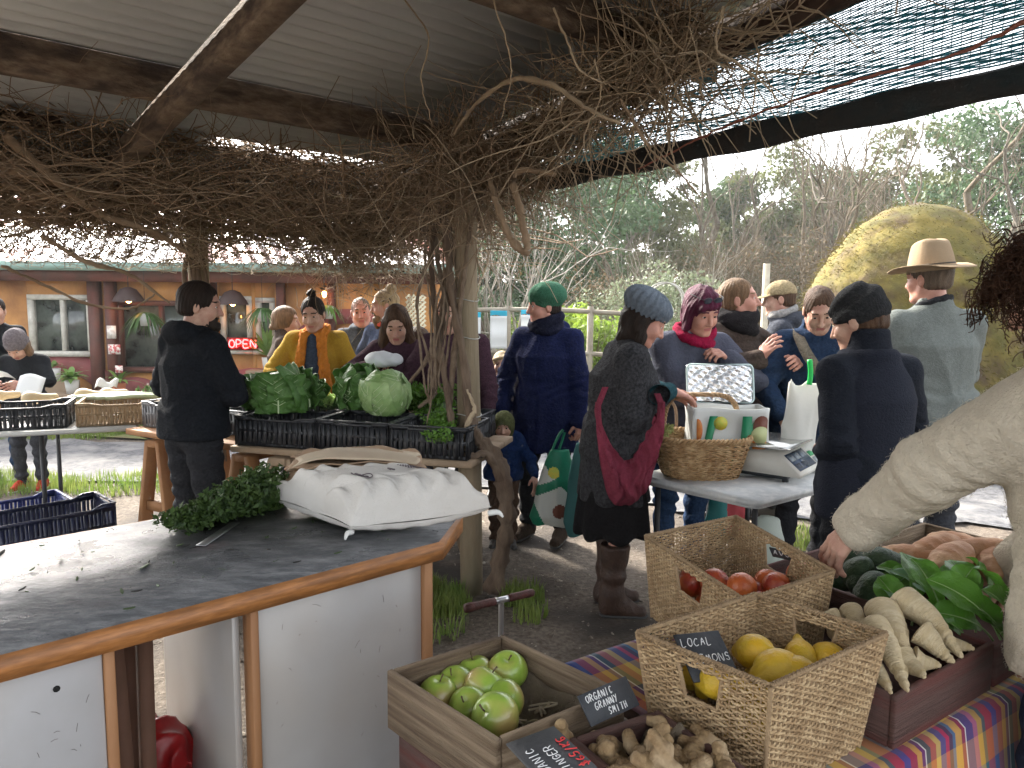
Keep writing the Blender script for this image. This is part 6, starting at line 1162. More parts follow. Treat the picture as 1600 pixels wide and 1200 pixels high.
SP = [(1460, 850, .95, (1.3, 0, 1.9)), (1490, 862, .97, (1.45, 0, 2.2)), (1530, 850, .95, (1.4, 0, 1.4)), (1430, 862, .93, (1.5, 0, .9)), (1555, 862, .94, (1.4, 0, 2.6)), (1500, 840, .93, (1.5, 0, .4))]
instances(spp, 'sweet_potato', spm, [(onz(a, b, c), r_, .82) for a, b, c, r_ in SP], ['sweet potato rising behind the leaves at the left', 'largest pitted sweet potato above the green leaves', 'sweet potato nearest the sweater side', 'sweet potato peeping under the sleeve', 'smooth orange sweet potato by the sleeve hem', 'sweet potato at the back of the crate'], 'sweet potato', 'sweet potatoes in the pale crate')
s_o = slate_([onz(1212, 862, .93), onz(1262, 872, .93), onz(1206, 848, .96)], ['AVOS'], 'small slate with chalk letters behind the red fruit, by the hand', h=.017, x0=.1, y0=.15, dy=.3, ind=(0,), w=.6)
# garden fork handle beside the crate
fk = empty('fork', (0, 0, 0), 0, 'T handled tool with worn dark red grips standing by the apple crate', 'tool'); a, b = onz(733, 952, .62), onz(838, 925, .62); mid = a + (b - a) * .52; grip = M('grip_red', (.09, .025, .02), .6, col2=(.05, .02, .015), ns=30, bump=.5, bs=80); chrome = M('chrome', (.55, .55, .56), .3, metal=.9)
MB().addp(tubes(np.linspace(a, a + (mid - a) * .82, 7), A(.014, .0165, .0135, .0128, .0128, .0135, .0125)[None], 12, cap=True)).build('grip', grip, fk); MB().addp(tubes(np.linspace(mid + (b - mid) * .22, b, 7), A(.0125, .013, .0128, .0128, .013, .0145, .0125)[None], 12, cap=True)).build('grip', grip, fk)
MB().addp(tubes(np.linspace(a + (mid - a) * .8, mid + (b - mid) * .25, 4), .0105, 12, cap=True)).addp(tubes(A(mid, mid - A(0, 0, .3)), .0095, 10)).build('collar', chrome, fk); MB().addp(tubes(A(mid - A(0, 0, .2), mid - A(0, 0, .6)), .013, 10, cap=True)).build('shaft', grip, fk)
# ================================================================ TABLES IN THE MIDDLE
blk = M('crate_plastic_black', (.013, .014, .017), .42, col2=(.025, .026, .03), ns=20, bump=.15, bs=40, spec=.5); blu = M('crate_plastic_blue', (.005, .008, .03), .4, col2=(.008, .013, .05), ns=12, spec=.5)
def pcrate(Q, z0, z1, label, mat=blk, slot=.03, group='plastic produce crates', notch=True, th_=.008):
    Q = [A(p[0], p[1], 0) for p in Q]; ce = sum(Q) / 4; of = A(ce[0], ce[1], z0); o = empty('plastic_crate', tuple(of), 0, label, 'crate', group); H_ = z1 - z0; m = MB(); rim = MB()
    for i in range(4):
        a, b = Q[i], Q[(i + 1) % 4]; L = np.linalg.norm(b - a); u = unit(b - a); nr = unit(np.cross(b - a, [0, 0, 1.])); nr = nr if (ce - a) @ nr > 0 else -nr; base = a + nr * th_ / 2 - of + A(0, 0, z0)
        bd = lambda s0, s1, f0_, f1_, t=th_, mm=m: mm.add(*boxab(base + u * s0 + A(0, 0, H_ * (f0_ + f1_) / 2), base + u * s1 + A(0, 0, H_ * (f0_ + f1_) / 2), t, H_ * (f1_ - f0_)))
        bd(th_, L - th_, 0, .12); bd(th_, L - th_, .48, .58); bd(th_, L - th_, .84, .93 if notch else .97)
        n = max(int(L / slot), 2)
        for k in range(n + 1): s_ = L * k / n; w_ = slot * (.62 if k % 3 else .95); bd(max(s_ - w_ / 2, 0), min(s_ + w_ / 2, L), 0, .88)
        for k in range(0, n, 4): s_ = L * (k + .5) / n; bd(s_ - .002, s_ + .002, .02, .9, th_ * 2.2)
        # rim, higher at the corners
        e_ = min(.11, L * .24); hi_, lo_ = H_, H_ * (.9 if notch and L > .45 else 1.0); P = np.array([base + u * s_ + A(0, 0, z_) for s_, z_ in ((0, hi_), (e_ * .7, hi_), (e_ * 1.3, lo_), (L - e_ * 1.3, lo_), (L - e_ * .7, hi_), (L, hi_))])
        for j in range(5): rim.add(*boxab(P[j], P[j + 1], .02, .009, bev=.002))
        for s0, s1 in ((0, e_), (L - e_, L)): bd(s0, s1, .86, .985)
    V, F = quadbox([p - of for p in Q], .001, .008); MB().add(V, F).build('base', mat, o, smooth=False); m.build('slotted_wall', mat, o, smooth=False); rim.build('rim', mat, o, smooth=False); return o, ce
def rect(c, u, L, Wd): u = unit(u); v = A(-u[1], u[0], 0); c = A(c[0], c[1], 0); return [c - u * L / 2 - v * Wd / 2, c + u * L / 2 - v * Wd / 2, c + u * L / 2 + v * Wd / 2, c - u * L / 2 + v * Wd / 2]
# cabbage table: planks on trestles
KZ = .80
ka0, ka1 = onz(372, 705, KZ), onz(704, 722, KZ); ku = unit((ka1 - ka0) * A(1, 1, 0)); kv = A(-ku[1], ku[0], 0)
kt = empty('trestle_table', (0, 0, 0), 0, 'plank table on timber trestles under the cabbage crates', 'table'); plk = M('plank_wood', (.24, .17, .11), .8, col2=(.32, .24, .16), ns=6, stretch=(1, 1, 1), bump=.5, bs=25); plo = M('plank_orange', (.34, .17, .07), .7, col2=(.26, .12, .05), ns=6, bump=.4, bs=25)
for k in range(4): MB().add(*boxab(ka0 - ku * .05 + kv * (.1 + .2 * k) - A(0, 0, .018), ka1 + ku * .12 + kv * (.1 + .2 * k) - A(0, 0, .018), .19, .034, bev=.004)).build('plank', plk, kt, smooth=False)
def trestle(c, u, v, z, parent, mat=plk, w=.7, sp=.28):
    for sgn in (-1, 1):
        for q_ in (-1, 1): MB().add(*boxab(c + v * (sgn * w * .42) + u * (q_ * .05) + A(0, 0, z - .03), c + v * (sgn * w * .46) + u * (q_ * sp) + A(0, 0, 0), .085, .035, bev=.003, side=v)).build('leg', mat, parent, smooth=False)
        MB().add(*boxab(c + v * sgn * w * .44 - u * sp * .65 + A(0, 0, z * .38), c + v * sgn * w * .44 + u * sp * .65 + A(0, 0, z * .38), .03, .06, side=v)).build('brace', mat, parent, smooth=False)
    MB().add(*boxab(c - v * w * .5 + A(0, 0, z - .045), c + v * w * .5 + A(0, 0, z - .045), .09, .045, bev=.003)).build('top_bar', mat, parent, smooth=False)
trestle(ka0 * A(1, 1, 0) + ku * .22 + kv * .4, ku, kv, KZ - .04, kt); trestle(ka1 * A(1, 1, 0) - ku * .42 + kv * .4, ku, kv, KZ - .04, kt)
kz = KZ + .003; CR = []
for k, (s_, L_, d_) in enumerate(((.22, .5, .21), (.69, .42, .22), (1.13, .43, .2))):
    q = rect(ka0 + ku * s_ + kv * d_, ku, L_, .37); CR.append(pcrate(q, kz, kz + .165, ['black slotted crate at the left end, under the dark cabbage', 'black slotted crate in the middle of the cabbage table', 'black crate under the pale split cabbage'][k])[1])
CR.append(pcrate(rect(ka0 + ku * .3 + kv * .63, ku, .55, .36), kz, kz + .15, 'black crate in the back row behind the dark cabbage')[1]); CR.append(pcrate(rect(ka0 + ku * .98 + kv * .63, ku, .55, .36), kz, kz + .15, 'black crate in the back row behind the pale cabbage')[1])
# cabbages
cabd = M('cabbage_dark', (.075, .18, .03), .5, col2=(.05, .13, .022), ns=5, col3=(.09, .19, .05), ns3=18, bump=.9, bs=45, tl=.15); cabl = M('cabbage_pale', (.22, .36, .12), .45, col2=(.16, .29, .09), ns=7, col3=(.33, .46, .2), ns3=5, bump=.6, bs=35, tl=.12); rib = M('cabbage_rib', (.45, .55, .32), .5)
def leafshell(R_, th0, ph0, size, lift, seed, ruf=.012):
    """a cupped leaf wrapped on a ball of radius R_, centred at azimuth th0 elevation ph0"""
    c = A(cos(th0) * cos(ph0), sin(th0) * cos(ph0), sin(ph0)); e_ = unit(np.cross([0, 0, 1], c)); n_ = np.cross(c, e_)
    def f(u, v):
        x, y = (u - .5) * 2, (v - .5) * 2; r = np.sqrt(x * x + y * y); k = np.where(r > 1, 1 / np.maximum(r, 1e-6) ** .35, 1); x, y = x * k, y * k; r = np.sqrt(x * x + y * y); an = size * r; ax_ = np.stack([x, y], -1) / (r[..., None] + 1e-6)
        d = c * np.cos(an)[..., None] + (e_ * ax_[..., :1] + n_ * ax_[..., 1:]) * np.sin(an)[..., None]
        ve = np.abs(np.sin(np.arctan2(y + 1.15, x) * 16)) ; rr = R_ + lift * r ** 2.2 + ruf * np.sin(np.arctan2(y, x) * 9 + seed) * r ** 3 + .0035 * ve * (r > .15) + .0022 * np.sin(x * 21 + seed) * np.sin(y * 19)
        return d * rr[..., None]
    V, F = grid(34, 34, f); V, F = thick(V, F, .0022)
    t = np.linspace(-.95, .75, 14); an = size * np.abs(t); d = c[None] * np.cos(an)[:, None] + n_[None] * (np.sign(t) * np.sin(an))[:, None]; P = d * (R_ + lift * np.abs(t) ** 2.2 + .002)[:, None]
    vs = [tubes(P, np.linspace(.0065, .0015, 14)[None], 5)]
    for t0 in (-.6, -.35, -.1, .15, .4):
        for sg in (-1, 1):
            q = np.linspace(0, 1, 8); x, y = sg * .72 * q, t0 + .5 * q ** 1.2; r = np.sqrt(x * x + y * y) + 1e-6; an = size * r; d = c[None] * np.cos(an)[:, None] + (e_[None] * (x / r)[:, None] + n_[None] * (y / r)[:, None]) * np.sin(an)[:, None]
            rr = R_ + lift * r ** 2.2 + ruf * np.sin(np.arctan2(y, x) * 9 + seed) * r ** 3 + .0032; vs.append(tubes(d * rr[:, None], np.linspace(.0026, .0008, 8)[None], 4))
    m_ = MB(); [m_.addp(v) for v in vs]; return (V, F), (np.concatenate(m_.V), [f for f, _ in m_.F])
def cabbage(p, R_, mat, label, nl=9, lift=.04, sq=.92, facing=0, ruf=.01):
    o = empty('cabbage', tuple(p + A(0, 0, R_ * sq * .93)), 0, label, 'cabbage', 'cabbages on the crates'); V, F = nets(lambda P: ell(P, (0, 0, 0), (R_ * .97, R_ * .97, R_ * .97 * sq)) + .004 * np.abs(noise(P, 22, 2)) + .0015 * np.sin(np.arctan2(P[..., 0], P[..., 2]) * 22), (-R_ * 1.1,) * 3, (R_ * 1.1,) * 3, .009); MB().add(V, F).build('heart', mat, o); r_ = np.random.default_rng(int(R_ * 1e4) + nl)
    for k in range(nl):
        (V, F), T_ = leafshell(R_ * (1.0 + .012 * (k % 3)), facing + 6.28 * k / nl + r_.normal() * .2, r_.uniform(-.5, .55), r_.uniform(.75, 1.05), lift * r_.uniform(.2, 1.3), k, ruf); V = V * A(1, 1, sq); T_ = (T_[0] * A(1, 1, sq), T_[1]); V[:, 2] = np.maximum(V[:, 2], -R_ * sq * .93); T_[0][:, 2] = np.maximum(T_[0][:, 2], -R_ * sq * .92); MB().add(V, F).addp(T_, 1).build('leaf', [mat, rib], o)
ct = kz + .165
c1_ = onz(420, 650, ct); cabbage(c1_ + A(.05, .06, 0), .15, cabd, 'large dark crinkled cabbage on the left crate', 10, .07, .8); cabbage(onz(470, 648, ct) + A(-.03, .22, 0), .1, cabd, 'smaller dark cabbage tucked behind the large one', 7, .05)
cabbage(onz(603, 652, ct) + A(.0, .02, 0), .135, cabl, 'pale split cabbage with thick ribs on the right crate', 8, .012, .97, facing=-1.57, ruf=.0015); cabbage(onz(556, 648, ct) + A(-.0, .15, 0), .125, cabd, 'deep green cabbage leaning against the pale one', 9, .06, .95)
def greens(p0, p1, label, n, sz, mat, h=.08, w=.1, name='herb_bunch', cat='greens', lm=None):
    o = empty(name, tuple((p0 + p1) / 2), 0, label, cat); ce = (p0 + p1) / 2; t = rng.random((n // 12, 1)); pts = (p0 + (p1 - p0) * t) + rng.normal(size=(len(t), 3)) * A(w * .5, w * .5, 0) + A(0, 0, 1) * rng.uniform(.0, h, (len(t), 1)) - ce; m = MB(); leafcloud(m, pts, n, sz * 2.2, sz, 0, .7); m.build('leaves', mat, o, smooth=False)
    V, F = nets(lambda P: rc(P, p0 - ce, p1 - ce, w * .45, w * .45) + .02 * noise(P, 35, 1), np.minimum(p0, p1) - ce - w, np.maximum(p0, p1) - ce + w, .012); V[:, 2] = np.clip(V[:, 2], -.03, h * .8); MB().add(V, F).build('stems', LG[0], o); return o
pars = M('parsley', (.07, .16, .02), .5, col2=(.12, .25, .03), ns=30, tl=.3); spr = M('lettuce_pale', (.3, .45, .12), .5, col2=(.42, .55, .2), ns=20, tl=.35)
greens(onz(645, 640, ct) + A(0, .1, 0), onz(688, 645, ct) + A(0, .05, 0), 'bushy parsley at the right end of the cabbage table', 5000, .014, pars, .13, .14); o = greens(onz(690, 690, ct - .06) + A(.02, -.0, 0), onz(690, 655, ct), 'parsley spilling down the end of the black crate', 2200, .013, pars, .05, .07)
greens(onz(500, 642, ct) + A(0, .12, 0), onz(528, 640, ct) + A(0, .12, 0), 'pale yellow green salad between the two cabbages', 1500, .013, spr, .05, .09); greens(onz(350, 640, ct) + A(-.1, .5, 0), onz(372, 640, ct) + A(-.1, .5, 0), 'small green bunch beside the hands of the man in black', 1400, .02, LG[4], .07, .1)
# left tables with crates and produce
LZ = .78; lt0, lt1 = onz(-60, 694, LZ), onz(215, 676, LZ); lu = unit((lt1 - lt0) * A(1, 1, 0)); lv = A(-lu[1], lu[0], 0)
lt = empty('folding_table', (0, 0, 0), 0, 'white folding table of produce crates by the girl in the grey hat', 'table'); MB().add(*boxab(lt0 + lv * .36 - A(0, 0, .016), lt1 + lv * .36 - A(0, 0, .016), .72, .032, bev=.01)).build('top', M('table_white', (.5, .5, .48), .5, col2=(.42, .42, .4), ns=7), lt, smooth=False)
dk = M('leg_metal', (.03, .03, .032), .5)
for s_ in (.4, 1.35):
    for d_ in (.1, .62): MB().addp(cyl(lt0 + lu * s_ + lv * d_ - A(0, 0, .03), (lt0 + lu * s_ + lv * d_) * A(1, 1, 0), .014, 8)).build('leg', dk, lt)
MB().addp(cyl(lt0 + lu * .75 + lv * .3 - A(0, 0, .03), lt0 + lu * 1.42 + lv * .3 - A(0, 0, .3), .01, 6)).build('brace', dk, lt)
wt = empty('trestle_bench', (0, 0, 0), 0, 'orange timber trestle table beside the man in the black coat', 'table'); w0, w1 = onz(197, 681, .78), onz(385, 700, .8); wu = unit((w1 - w0) * A(1, 1, 0)); wv = A(-wu[1], wu[0], 0)
MB().add(*boxab(w0 * A(1, 1, 0) + wv * .3 + A(0, 0, .765), w1 * A(1, 1, 0) + wv * .3 + A(0, 0, .765), .6, .038, bev=.004)).build('top', plo, wt, smooth=False); trestle(w0 * A(1, 1, 0) + wu * .2 + wv * .3, wu, wv, .74, wt, plo, .52, .16); trestle(w1 * A(1, 1, 0) - wu * .1 + wv * .3, wu, wv, .74, wt, plo, .52, .2)
pz = LZ + .003
for k, (s_, L_, m_) in enumerate(((.28, .55, blk), (.86, .5, wickd), (1.42, .55, blk))):
    q = rect(lt0 + lu * s_ + lv * .24, lu, L_, .38); pcrate(q, pz, pz + .15, ['black crate in front of the girl in the grey hat', 'brown slatted crate of squash with light showing through', 'black crate of leeks on the folding table'][k], m_, slot=.022 if k == 1 else .03)
pcrate(rect(w0 + wu * .28 + wv * .28, wu, .5, .36), .788, .95, 'grey slotted crate half hidden by the black coat', M('crate_grey', (.12, .12, .125), .5)); pcrate(rect(w0 + wu * .85 + wv * .34, wu, .45, .34), .792, .94, 'black crate of greens between the man and the cabbages')
sq = nets(lambda P: su(ell(P, (-.05, 0, 0), (.05, .05, .05)), rc(P, (0, 0, 0), (.1, 0, 0), .032, .028), .04), (-.12, -.07, -.07), (.15, .07, .07), .009); sqm = M('squash', (.5, .4, .24), .6, col2=(.42, .3, .16), ns=6)
instances(sq, 'squash', sqm, [(onz(45, 638, .92) + A(0, .1, 0), (0, 0, .5), 1), (onz(130, 633, .93) + A(0, .1, 0), (0, 0, .2), 1.1), (onz(5, 632, .93), (0, 0, 1), .9), (onz(158, 630, .93) + A(0, .15, 0), (.4, 0, .9), .9)], ['pale squash at the left edge of the slatted crate', 'long pale squash on the slatted crate', 'golden squash beside the papers at the far left', 'yellowish squash end near the leeks'], 'squash', 'squash on the folding table')
m = MB(); lk = empty('leek_bundle', (0, 0, 0), 0, 'row of grey green leeks lying across the black crate', 'leeks')
for k in range(14): p = onz(150 + k * 5, 634 - (k % 3) * 2, .93) + A(0, .1, 0); V, F = tubes(smooth_path([p - lu * .22, p + A(0, 0, .01), p + lu * .2 + A(0, 0, -.01)], 4), .015, 6); MB().add(V, F).build('leek', M('leek', (.22, .3, .17), .5, col2=(.42, .46, .34), ns=4), lk)
greens(onz(225, 628, .93) + A(0, .2, 0), onz(240, 628, .93) + A(0, .2, 0), 'small dark greens at the end of the leeks', 700, .02, LG[0], .05, .1)
for k, (a, b, c) in enumerate(((22, 640, .98), (35, 622, 1.02))): pass
tag(MB().add(*thick(*grid(8, 5, lambda u, v: aty(165, 618, 5.55) + np.stack([(u - .5) * .17, .04 * v, .02 * np.sin(u * 9) + .06 * v], -1)), .003)).build('crumpled_bag', M('bag_white', (.55, .55, .53), .6, tl=.3)), 'crumpled white bag standing on the leek crate', 'bag')
# blue crate behind the counter
bz = .33; bq = [onz(-120, 855, bz), onz(184, 796, bz)]; u_ = unit((bq[1] - bq[0]) * A(1, 1, 0)); v_ = A(-u_[1], u_[0], 0); pcrate([bq[0], bq[1], bq[1] + v_ * .38, bq[0] + v_ * .38], bz - .3, bz, 'dark blue crate on the ground, the nearer of the two', blu, slot=.024); 
pcrate([bq[0] + v_ * .42 + u_ * .1, bq[1] + v_ * .42 - u_ * .12, bq[1] + v_ * .8 - u_ * .12, bq[0] + v_ * .8 + u_ * .1], bz - .3, bz - .04, 'bright blue crate just behind the dark blue one', M('crate_plastic_cobalt', (.008, .02, .13), .4), slot=.024)
# chair, bag and basket under the counter gap
ch = empty('stool', (0, 0, 0), 0, 'dark timber stool legs showing through the gap in the counter', 'stool'); sp = onpl(215, 1060, .35); 
for k, (px, tx) in enumerate(((185, 195), (232, 215), (205, 200))):
    a = onpl(px, 1010, .24 + .1 * (k == 2)); b = onpl(tx + 22, 1200, .24 + .1 * (k == 2)); MB().add(*boxab(a, A(b[0], b[1], 0), .032, .032)).build('leg', M('old_wood_dark', (.14, .07, .045), .8, col2=(.1, .05, .03), ns=8), ch, smooth=False)
b_c = onpl(262, 1165, .45); b_c = A(b_c[0], b_c[1], 0); rb = nets(lambda P: np.maximum(np.abs(ell(P, (0, 0, .2), (.15, .15, .24))) - .006, P[..., 2] - .26) + .003 * np.sin(P[..., 2] * 260), (-.2, -.2, -.03), (.2, .2, .3), .011); ob = MB().add(*rb).build('round_basket', wickd, loc=tuple(b_c + A(0, 0, .05))); tag(ob, 'round wicker basket on the ground under the counter', 'basket')
rg = nets(lambda P: ell(P, (0, 0, 0), (.12, .1, .15)) + .03 * noise(P, 16, 3) + .03 * np.abs(noise(P, 34, 2)) - .012, (-.17,) * 3, (.17,) * 3, .008); tag(MB().add(*rg).build('red_bag', M('red_plastic', (.4, .02, .02), .35, col2=(.25, .01, .012), ns=8, tl=.25), loc=tuple(b_c + A(-.03, .0, .33))), 'crumpled red plastic bag stuffed in the round basket', 'bag')

# ================================================================ WEIGHING TABLE
WZ = .745; wa = [onz(990, 738, WZ), onz(1186, 778, WZ), onz(1320, 742, WZ), onz(1160, 690, WZ)]; wa = [A(p[0], p[1], 0) for p in wa]
wl = wa[1] - wa[0]; wu = unit(wl); wv = A(-wu[1], wu[0], 0); LW, DW = .62, 1.35; wu2 = unit(wa[2] - wa[1]); wu = unit(wl)
def rounded(Q, r, n=5):
    out = []; k = len(Q)
    for i in range(k):
        a, b, c = Q[i - 1], Q[i], Q[(i + 1) % k]; p, q_ = b + unit(a - b) * r, b + unit(c - b) * r
        for t in np.linspace(0, 1, n): out.append((1 - t) ** 2 * p + 2 * t * (1 - t) * b + t * t * q_)
    return out
LD = np.linalg.norm(wa[2] - wa[1]) * 1.35; WQ = [wa[0], wa[1], wa[1] + wu2 * LD, wa[0] + wu2 * LD]
wt2 = empty('weighing_table', (0, 0, 0), 0, 'pale moulded plastic table carrying the scale and handled basket', 'table'); tbm = M('table_pale', (.47, .48, .48), .45, col2=(.38, .39, .39), ns=6, col3=(.54, .54, .52), ns3=18, bump=.12, bs=120)
V, F = prism(rounded(WQ, .06), WZ - .028, WZ); MB().add(V, F).build('top', tbm, wt2, smooth=False); V, F = prism(rounded([p + (sum(WQ) / 4 - p) * .03 for p in WQ], .05), WZ - .04, WZ - .0285); MB().add(V, F).build('under_rim', tbm, wt2, smooth=False)
for f_, g_ in ((.1, .12), (.9, .1), (.12, .9), (.9, .88)):
    p = WQ[0] * (1 - f_) * (1 - g_) + WQ[1] * f_ * (1 - g_) + WQ[2] * f_ * g_ + WQ[3] * (1 - f_) * g_; MB().addp(cyl(p + A(0, 0, WZ - .04), p + A(0, 0, 0), .014, 8)).build('leg', dk, wt2)
# scale: body, pan, display
s0_, s1_, s2_ = onz(1118, 735, WZ), onz(1252, 752, WZ), onz(1302, 722, WZ); su_ = unit((s2_ - s1_) * A(1, 1, 0)); sv_ = A(-su_[1], su_[0], 0)   # su_ along the display face
sb = empty('scale', tuple(s1_ * A(1, 1, 0)), 0, 'white electronic shop scale with a steel pan on the pale table', 'scale'); wid, dpp = .36, .42; sb.scale = (1.2,) * 3; sb.location.z = WZ * (1 - 1.2); sm = M('scale_white', (.55, .54, .49), .4, col2=(.48, .47, .42), ns=8); sgm = M('scale_dark', (.03, .035, .04), .4)
sl_ = unit((s0_ - s1_) * A(1, 1, 0)); sl_ = unit(sl_ - (sl_ @ su_) * su_); o_ = -su_ * .0
def sp_(a, b, z): return su_ * a + sl_ * b + A(0, 0, z)
prof = [(0.0, .03), (.0, .045), (.085, .115), (.36, .115), (.36, .06), (.3, .03)]
V = []; 
for a in (0, wid): V += [sp_(a, b, WZ + z) for b, z in prof]
n = len(prof); F = [np.array([[i, i + n, (i + 1) % n + n, (i + 1) % n] for i in range(n)]), np.array([[0, i + 1, i + 2][::1] for i in range(n - 2)] + [[n, n + i + 2, n + i + 1] for i in range(n - 2)])]
MB().add(np.array(V), F).build('body', sm, sb, smooth=False)
MB().add(*quadbox([sp_(.02, .06, 0), sp_(wid - .02, .06, 0), sp_(wid - .02, .34, 0), sp_(.02, .34, 0)], WZ + .012, WZ + .034)).build('underside', sgm, sb, smooth=False)
for a, b in ((.04, .07), (wid - .04, .07), (.04, .32), (wid - .04, .32)): MB().addp(cyl(sp_(a, b, WZ), sp_(a, b, WZ + .03), .014, 8)).build('foot', sgm, sb)
dn = unit(np.cross(su_, sp_(0, .085, .07) - sp_(0, 0, 0))); dn = dn if dn[2] > 0 else -dn; fe = unit(sp_(0, .085, .07)); 
def face(a0, a1, b0, b1, t, m, nm): P = [sp_(0, 0, WZ + .045) + su_ * a + fe * b for a, b in ((a0, b0), (a1, b0), (a1, b1), (a0, b1))]; V = np.array([p + dn * .0005 for p in P] + [p + dn * t for p in P]); MB().add(V, np.array([[0, 3, 2, 1], [4, 5, 6, 7], [0, 1, 5, 4], [1, 2, 6, 5], [2, 3, 7, 6], [3, 0, 4, 7]])).build(nm, m, sb, smooth=False)
face(.03, .24, .012, .1, .002, M('scale_panel', (.03, .05, .09), .25), 'display'); lcd = M('lcd', (.14, .17, .2), .2)
for k in range(3): face(.04 + .066 * k, .095 + .066 * k, .06, .092, .003, lcd, 'readout')
for k in range(2): face(.04 + .066 * k, .09 + .066 * k, .022, .046, .003, M('key_dark', (.02, .03, .05), .5), 'keypad')
face(.255, .34, .05, .075, .003, M('key_green', (.05, .3, .12), .5), 'keypad'); face(.255, .34, .015, .042, .003, M('key_grey', (.3, .33, .35), .5), 'keypad')
stl = M('pan_steel', (.5, .5, .48), .25, metal=.85, bump=.05, bs=20); P = rounded([sp_(-.0, .05, 0), sp_(wid, .05, 0), sp_(wid, .4, 0), sp_(-.0, .4, 0)], .03); V, F = prism(P, WZ + .135, WZ + .142); MB().add(V, F).build('pan', stl, sb, smooth=False); MB().add(*quadbox([sp_(.1, .14, 0), sp_(wid - .1, .14, 0), sp_(wid - .1, .3, 0), sp_(.1, .3, 0)], WZ + .114, WZ + .136)).build('pan_support', sgm, sb, smooth=False)
# handled willow basket
hb_c = onz(1103, 742, WZ); hb_c = A(hb_c[0], hb_c[1] + .1, 0); wl_m = M('willow', (.4, .25, .115), .65, col2=(.28, .16, .07), ns=22, col3=(.52, .36, .19), ns3=30, bump=.5, bs=120)
hb_o = H0 = empty('handled_basket', tuple(hb_c + A(0, 0, WZ)), .05, 'round willow basket with an arched handle on the weighing table', 'basket'); weft = MB(); Nn = 30; t = np.linspace(0, 2 * pi, 241)
def bprof(f): return .15 + .05 * f ** .8, .125 + .03 * f ** .8
H_ = .16
for k in range(17):
    f = (k + .5) / 17; a_, b_ = bprof(f); 
    for ph in (0, pi): w_ = .0045 * np.cos(t * Nn / 2 + ph + (k % 2) * pi); sq_ = (np.abs(np.cos(t)) ** 4 + np.abs(np.sin(t)) ** 4) ** -.12; weft.addp(tubes(np.stack([(a_ * sq_ + w_) * np.cos(t), (b_ * sq_ + w_) * np.sin(t), H_ * f + .003 * np.sin(t * Nn / 2 + ph)], -1), .0042, 4))
weft.build('woven_wall', wl_m, hb_o); up_ = MB()
for k in range(Nn): a = 2 * pi * (k + .5) / Nn; sq_ = (abs(cos(a)) ** 4 + abs(sin(a)) ** 4) ** -.12; up_.addp(tubes(np.array([[bprof(f)[0] * sq_ * cos(a), bprof(f)[1] * sq_ * sin(a), H_ * f] for f in (0, .5, 1)]), .004, 4))
up_.build('uprights', wl_m, hb_o); rm = MB(); a_, b_ = bprof(1); sq_ = (np.abs(np.cos(t)) ** 4 + np.abs(np.sin(t)) ** 4) ** -.12
for ph in (0, 2.1, 4.2): rm.addp(tubes(np.stack([(a_ * sq_ + .007 * np.cos(t * 22 + ph)) * np.cos(t), (b_ * sq_ + .007 * np.cos(t * 22 + ph)) * np.sin(t), H_ + .004 + .008 * np.sin(t * 22 + ph)], -1), .0058, 5))
rm.build('rim', wl_m, hb_o); V, F = lathe([(.001, .002), (.15, .002), (.15, .01), (.001, .01)], 24, sq=(1, .84)); MB().add(V, F).build('base', wl_m, hb_o)
a = np.linspace(0, pi, 60); hx_ = .16 * np.sign(np.cos(a)) * np.abs(np.cos(a)) ** .5; hz_ = H_ + .18 * np.sin(a) ** .55; hm = MB()
for ph in (0, 2.1, 4.2): hm.addp(tubes(np.stack([hx_ + .006 * np.cos(a * 24 + ph), .0 + .006 * np.sin(a * 24 + ph), hz_ + .004 * np.cos(a * 24 + ph)], -1), .0068, 6))
hm.build('handle', M('willow_pale', (.38, .25, .13), .6, col2=(.28, .17, .08), ns=12, bump=.3, bs=60), hb_o); H0.scale = (1.2,) * 3; leafcloud(lm_ := MB(), [(-.17, -.02, .17), (-.15, -.03, .2), (-.16, 0, .15)], 260, .03, .012); lm_.build('leaf_sprig', M('sprig', (.4, .42, .16), .6, tl=.3), hb_o, smooth=False)
# cool bag behind the basket, foil lid up
cbc = aty(1135, 660, 3.76); cbo = empty('cool_bag', (cbc[0], 3.76, WZ), 0, 'insulated shopping bag with fruit pictures and its foil lid open', 'bag'); Wc, Dc, Hc = .37, .18, .34
def cbf(u, v):   # four walls
    t = u * 4; s_ = t - np.floor(np.minimum(t, 3.999)); k = np.floor(np.minimum(t, 3.999)); X = np.select([k == 0, k == 1, k == 2, k == 3], [-Wc / 2 + Wc * s_, Wc / 2 + 0 * s_, Wc / 2 - Wc * s_, -Wc / 2 + 0 * s_]); Y = np.select([k == 0, k == 1, k == 2, k == 3], [-Dc / 2 + 0 * s_, -Dc / 2 + Dc * s_, Dc / 2 + 0 * s_, Dc / 2 - Dc * s_]); q_ = .008 * np.sin(v * 7 + u * 20); return np.stack([X * (1 + .05 * v) + q_, Y * (1 + .05 * v) + q_, Hc * v + .004 * np.sin(u * 30)], -1)
V, F = grid(81, 16, cbf); MB().add(*thick(V, F, .006)).build('body', M('cool_white', (.62, .64, .62), .4, bump=.1, bs=30), cbo)
def patch_(pts, m, nm, y=-.004):   # printed shape on the front wall
    cx_ = sum(p[0] for p in pts) / len(pts); pts = [(min(max(cx_ + (x - cx_) * 1.3, -.17), .172), z * 1.45) for x, z in pts]
    P = np.array([[x * (1 + .05 * z / Hc), -Dc / 2 * (1 + .05 * z / Hc) - .0095 + y, z] for x, z in pts]); n = len(P); V = np.vstack([P, P + A(0, .003, 0)]); F = [np.array([[0, i, i + 1] for i in range(1, n - 1)]), np.array([[i, i + n, (i + 1) % n + n, (i + 1) % n] for i in range(n)])]; MB().add(V, F).build(nm, m, cbo, smooth=False)
